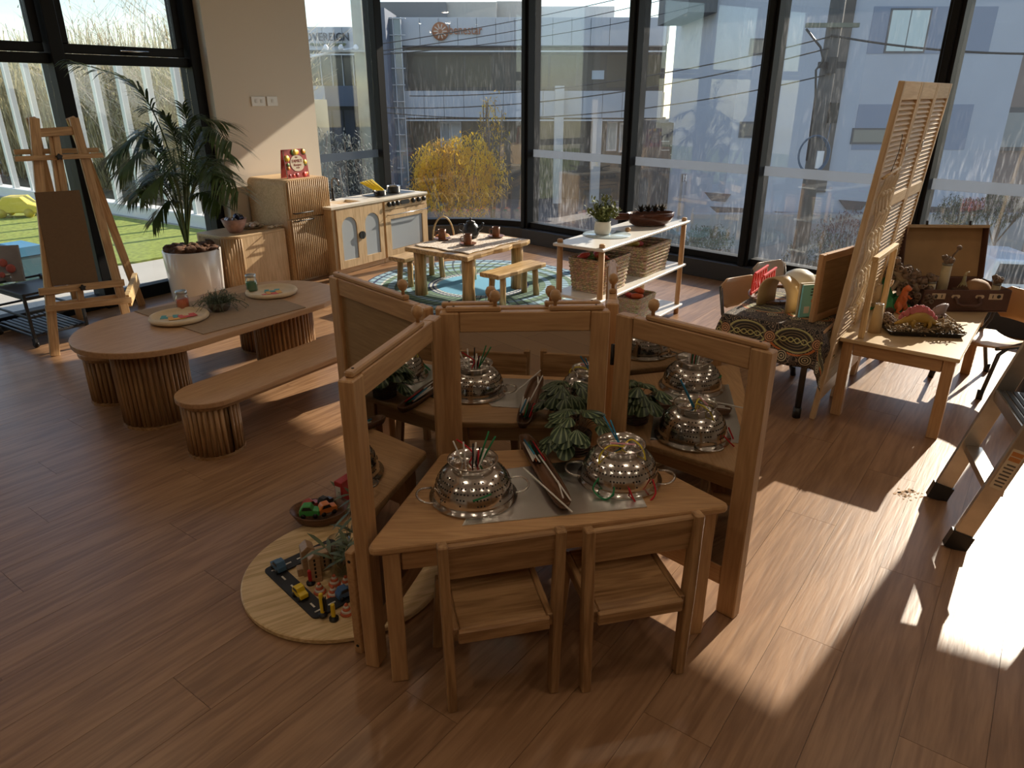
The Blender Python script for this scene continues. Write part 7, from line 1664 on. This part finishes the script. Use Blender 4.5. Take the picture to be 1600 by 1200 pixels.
wire('overhead wire from the pole crossarm sloping down across the corner window', topA(58), XP(640, 150, 20), .3); wire('overhead wire below the crossarm running left to the pale pole', topA(76), XP(590, 168, 19), .35); wire('lowest overhead wire running left from the pole past the office fascia', topA(118), XP(600, 176, 19), .4); wire('overhead wire running right from the pole across the concrete building', topA(56), XP(1660, 84, 14), .1, .02)
pt2 = lambda v: Vector((p2b.x, 18.9, XP(569, v, 19).z))
wire('thin wire slanting across the orange emblem fascia', pt2(84), XP(1090, -14, 25.0), .15, .011); wire('thin wire just under the roofline right of the emblem', pt2(88), XP(1100, 6, 25.0), .2, .011); wire('thin wire at the top of the corner panes', pt2(74), XP(1080, -30, 25.0), .12, .011)
# ---- yellow tree, shrubs, cars
YLF = leafy('autumn_leaf', (.98, .50, .03), var=.4, bscale=3)
def blob_tree(name, label, base, cz, rad, n_, mat, seed, lsz=.11, trunk=.09, cat='tree', nb=14, group=None):
    rg = random.Random(seed); t = thing(name, label, cat, tuple(base), 0, group); ml, mb = MB(), MB(); mb.tube([(0, 0, 0), (.03, 0, cz * .5), (0, 0, cz)], [trunk, trunk * .8, trunk * .5], 8)
    for i in range(nb):
        a = rg.random() * 6.28; e = rg.random() * 1.4; mb.tube([(0, 0, cz * .55), (rad[0] * .5 * math.cos(a), rad[1] * .5 * math.sin(a), cz * .8 + rad[2] * .2), (rad[0] * .85 * math.cos(a) * math.cos(e), rad[1] * .85 * math.sin(a) * math.cos(e), cz + rad[2] * .85 * math.sin(e))], [trunk * .4, trunk * .25, .008], 5)
    for i in range(n_):
        while True:
            v = Vector((rg.uniform(-1, 1), rg.uniform(-1, 1), rg.uniform(-1, 1)))
            if .35 < v.length < 1: break
        k_ = 1 + .18 * math.sin(v.x * 5 + seed) * math.cos(v.y * 4 + v.z * 3); p = Vector((v.x * rad[0] * k_, v.y * rad[1] * k_, cz + v.z * rad[2] * k_)); ml.leaf(p, (rg.random() - .5, rg.random() - .5, rg.random() - .7), lsz, lsz * .55, seg=1, droop=0)
    mb.build('trunk', plain('bark_' + name + str(seed), (.16, .12, .09), .9), t); stuff(ml.build('leaves', mat, t)); return t
yb_ = XP(712, 280, 14); blob_tree('autumn_tree', 'round golden autumn tree outside the curved corner window', (yb_.x, 14, GZ), XP(712, 278, 14).z - GZ, (.92, .8, .78), 9000, YLF, 3, .10)
y2 = XP(768, 200, 15); blob_tree('autumn_tree', 'slender sparse golden tree rising behind the round autumn tree', (y2.x, 15.2, GZ), XP(768, 205, 15).z - GZ, (.32, .32, .72), 420, YLF, 9, .10, .05)
DGL = plain('dark_shrub_leaf', (.07, .085, .045), .7, var=.4, bscale=3); PRL = plain('purple_shrub_leaf', (.14, .08, .075), .7, var=.4, bscale=3)
for i, (u, v, Y, r_, mat, lb) in enumerate(((1325, 365, 19, .9, PRL, 'purple-brown shrub at the foot of the concrete building'), (1275, 400, 18, .9, DGL, 'dark shrub below the purple one behind the train table'), (1568, 322, 19, .7, DGL, 'dark shrub above the parked white pickup'), (1500, 330, 19, .6, DGL, 'dark shrub behind the open suitcase lid'), (530, 262, 16, 1.2, plain('grey_shrub_leaf', (.22, .22, .18), .8, var=.4, bscale=3), 'grey-green shrub seen over the toy sink'), (1105, 378, 17, .6, DGL, 'low dark shrub left of the parked white car'))):
    p = XP(u, v, Y); blob_tree('garden_shrub', lb, (p.x, Y, GZ), max(.4, p.z - GZ), (r_, r_ * .8, r_ * .7), 1500, mat, 60 + i, .12, .04, 'shrub', 10, 'garden shrubs across the street')
kb = thing('garden_wall', 'low grey concrete garden wall along the far footpath', 'wall', (0, 21.3, GZ), 0); 
a_, b_2 = XP(1095, 345, 20.5), XP(1640, 345, 20.5); MB().box(a_.x, b_2.x, 0, .35, 0, max(.4, XP(1130, 342, 20.5).z - GZ)).build('wall_face', plain('garden_concrete', (.33, .33, .33), .85, var=.1, bscale=1), kb)
def car(label, p, rz, L=4.6, ute=False):
    t = thing('parked_car', label, 'car', (p.x, p.y, GZ), rz, 'parked white cars'); WC = plain('car_white_%s' % label[6:10].strip(), (.70, .74, .78), .25, spec=.6); Wd = 1.8
    prof = [(-L / 2, .45), (L / 2, .45), (L / 2, .85), (L * .28, 1.0), (L * .10, 1.55), (-L * .14 if ute else -L * .36, 1.6), (-L * .18 if ute else -L * .46, 1.05), (-L / 2, 1.0)]
    b = MB().prism(prof, -Wd / 2, Wd / 2, XZ).build('body', WC, t, None, .06, 3); g = plain('car_glass', (.03, .04, .05), .08, spec=.8)
    wn_ = [(L * .235, 1.02), (L * .095, 1.47), (-L * .12 if ute else -L * .33, 1.5), (-L * .14 if ute else -L * .40, 1.05)]; MB().prism(wn_, -Wd / 2 - .006, Wd / 2 + .006, XZ).build('side_windows', g, b); MB().add([(L * .285, -.78, 1.01), (L * .285, .78, 1.01), (L * .112, .70, 1.50), (L * .112, -.70, 1.50)], [(0, 1, 2, 3)]).build('windscreen', g, b, TR(.02, 0, .015))
    for x in (-L * .3, L * .31):
        for s in (-1, 1): MB().tube([(0, -.1, 0), (0, .1, 0)], .34, 18).build('wheel', BLACKP, t, TR(x, s * (Wd / 2 - .08), .34))
    for s in (-1, 1): MB().box(-.02, .06, -.02, .02, 0, .03).build('door_handle', FRM, b, TR(-.1, s * (Wd / 2 + .01), .95)); 
    return t
cp_ = XP(1533, 392, 16); car('white pickup parked below the suitcase window', Vector((cp_.x + 1.0, 16.6, 0)), R(-5), 4.9, True); cp_ = XP(1128, 392, 14.5); car('white car roof showing just above the right sill', Vector((cp_.x + .2, 14.6, 0)), R(120))
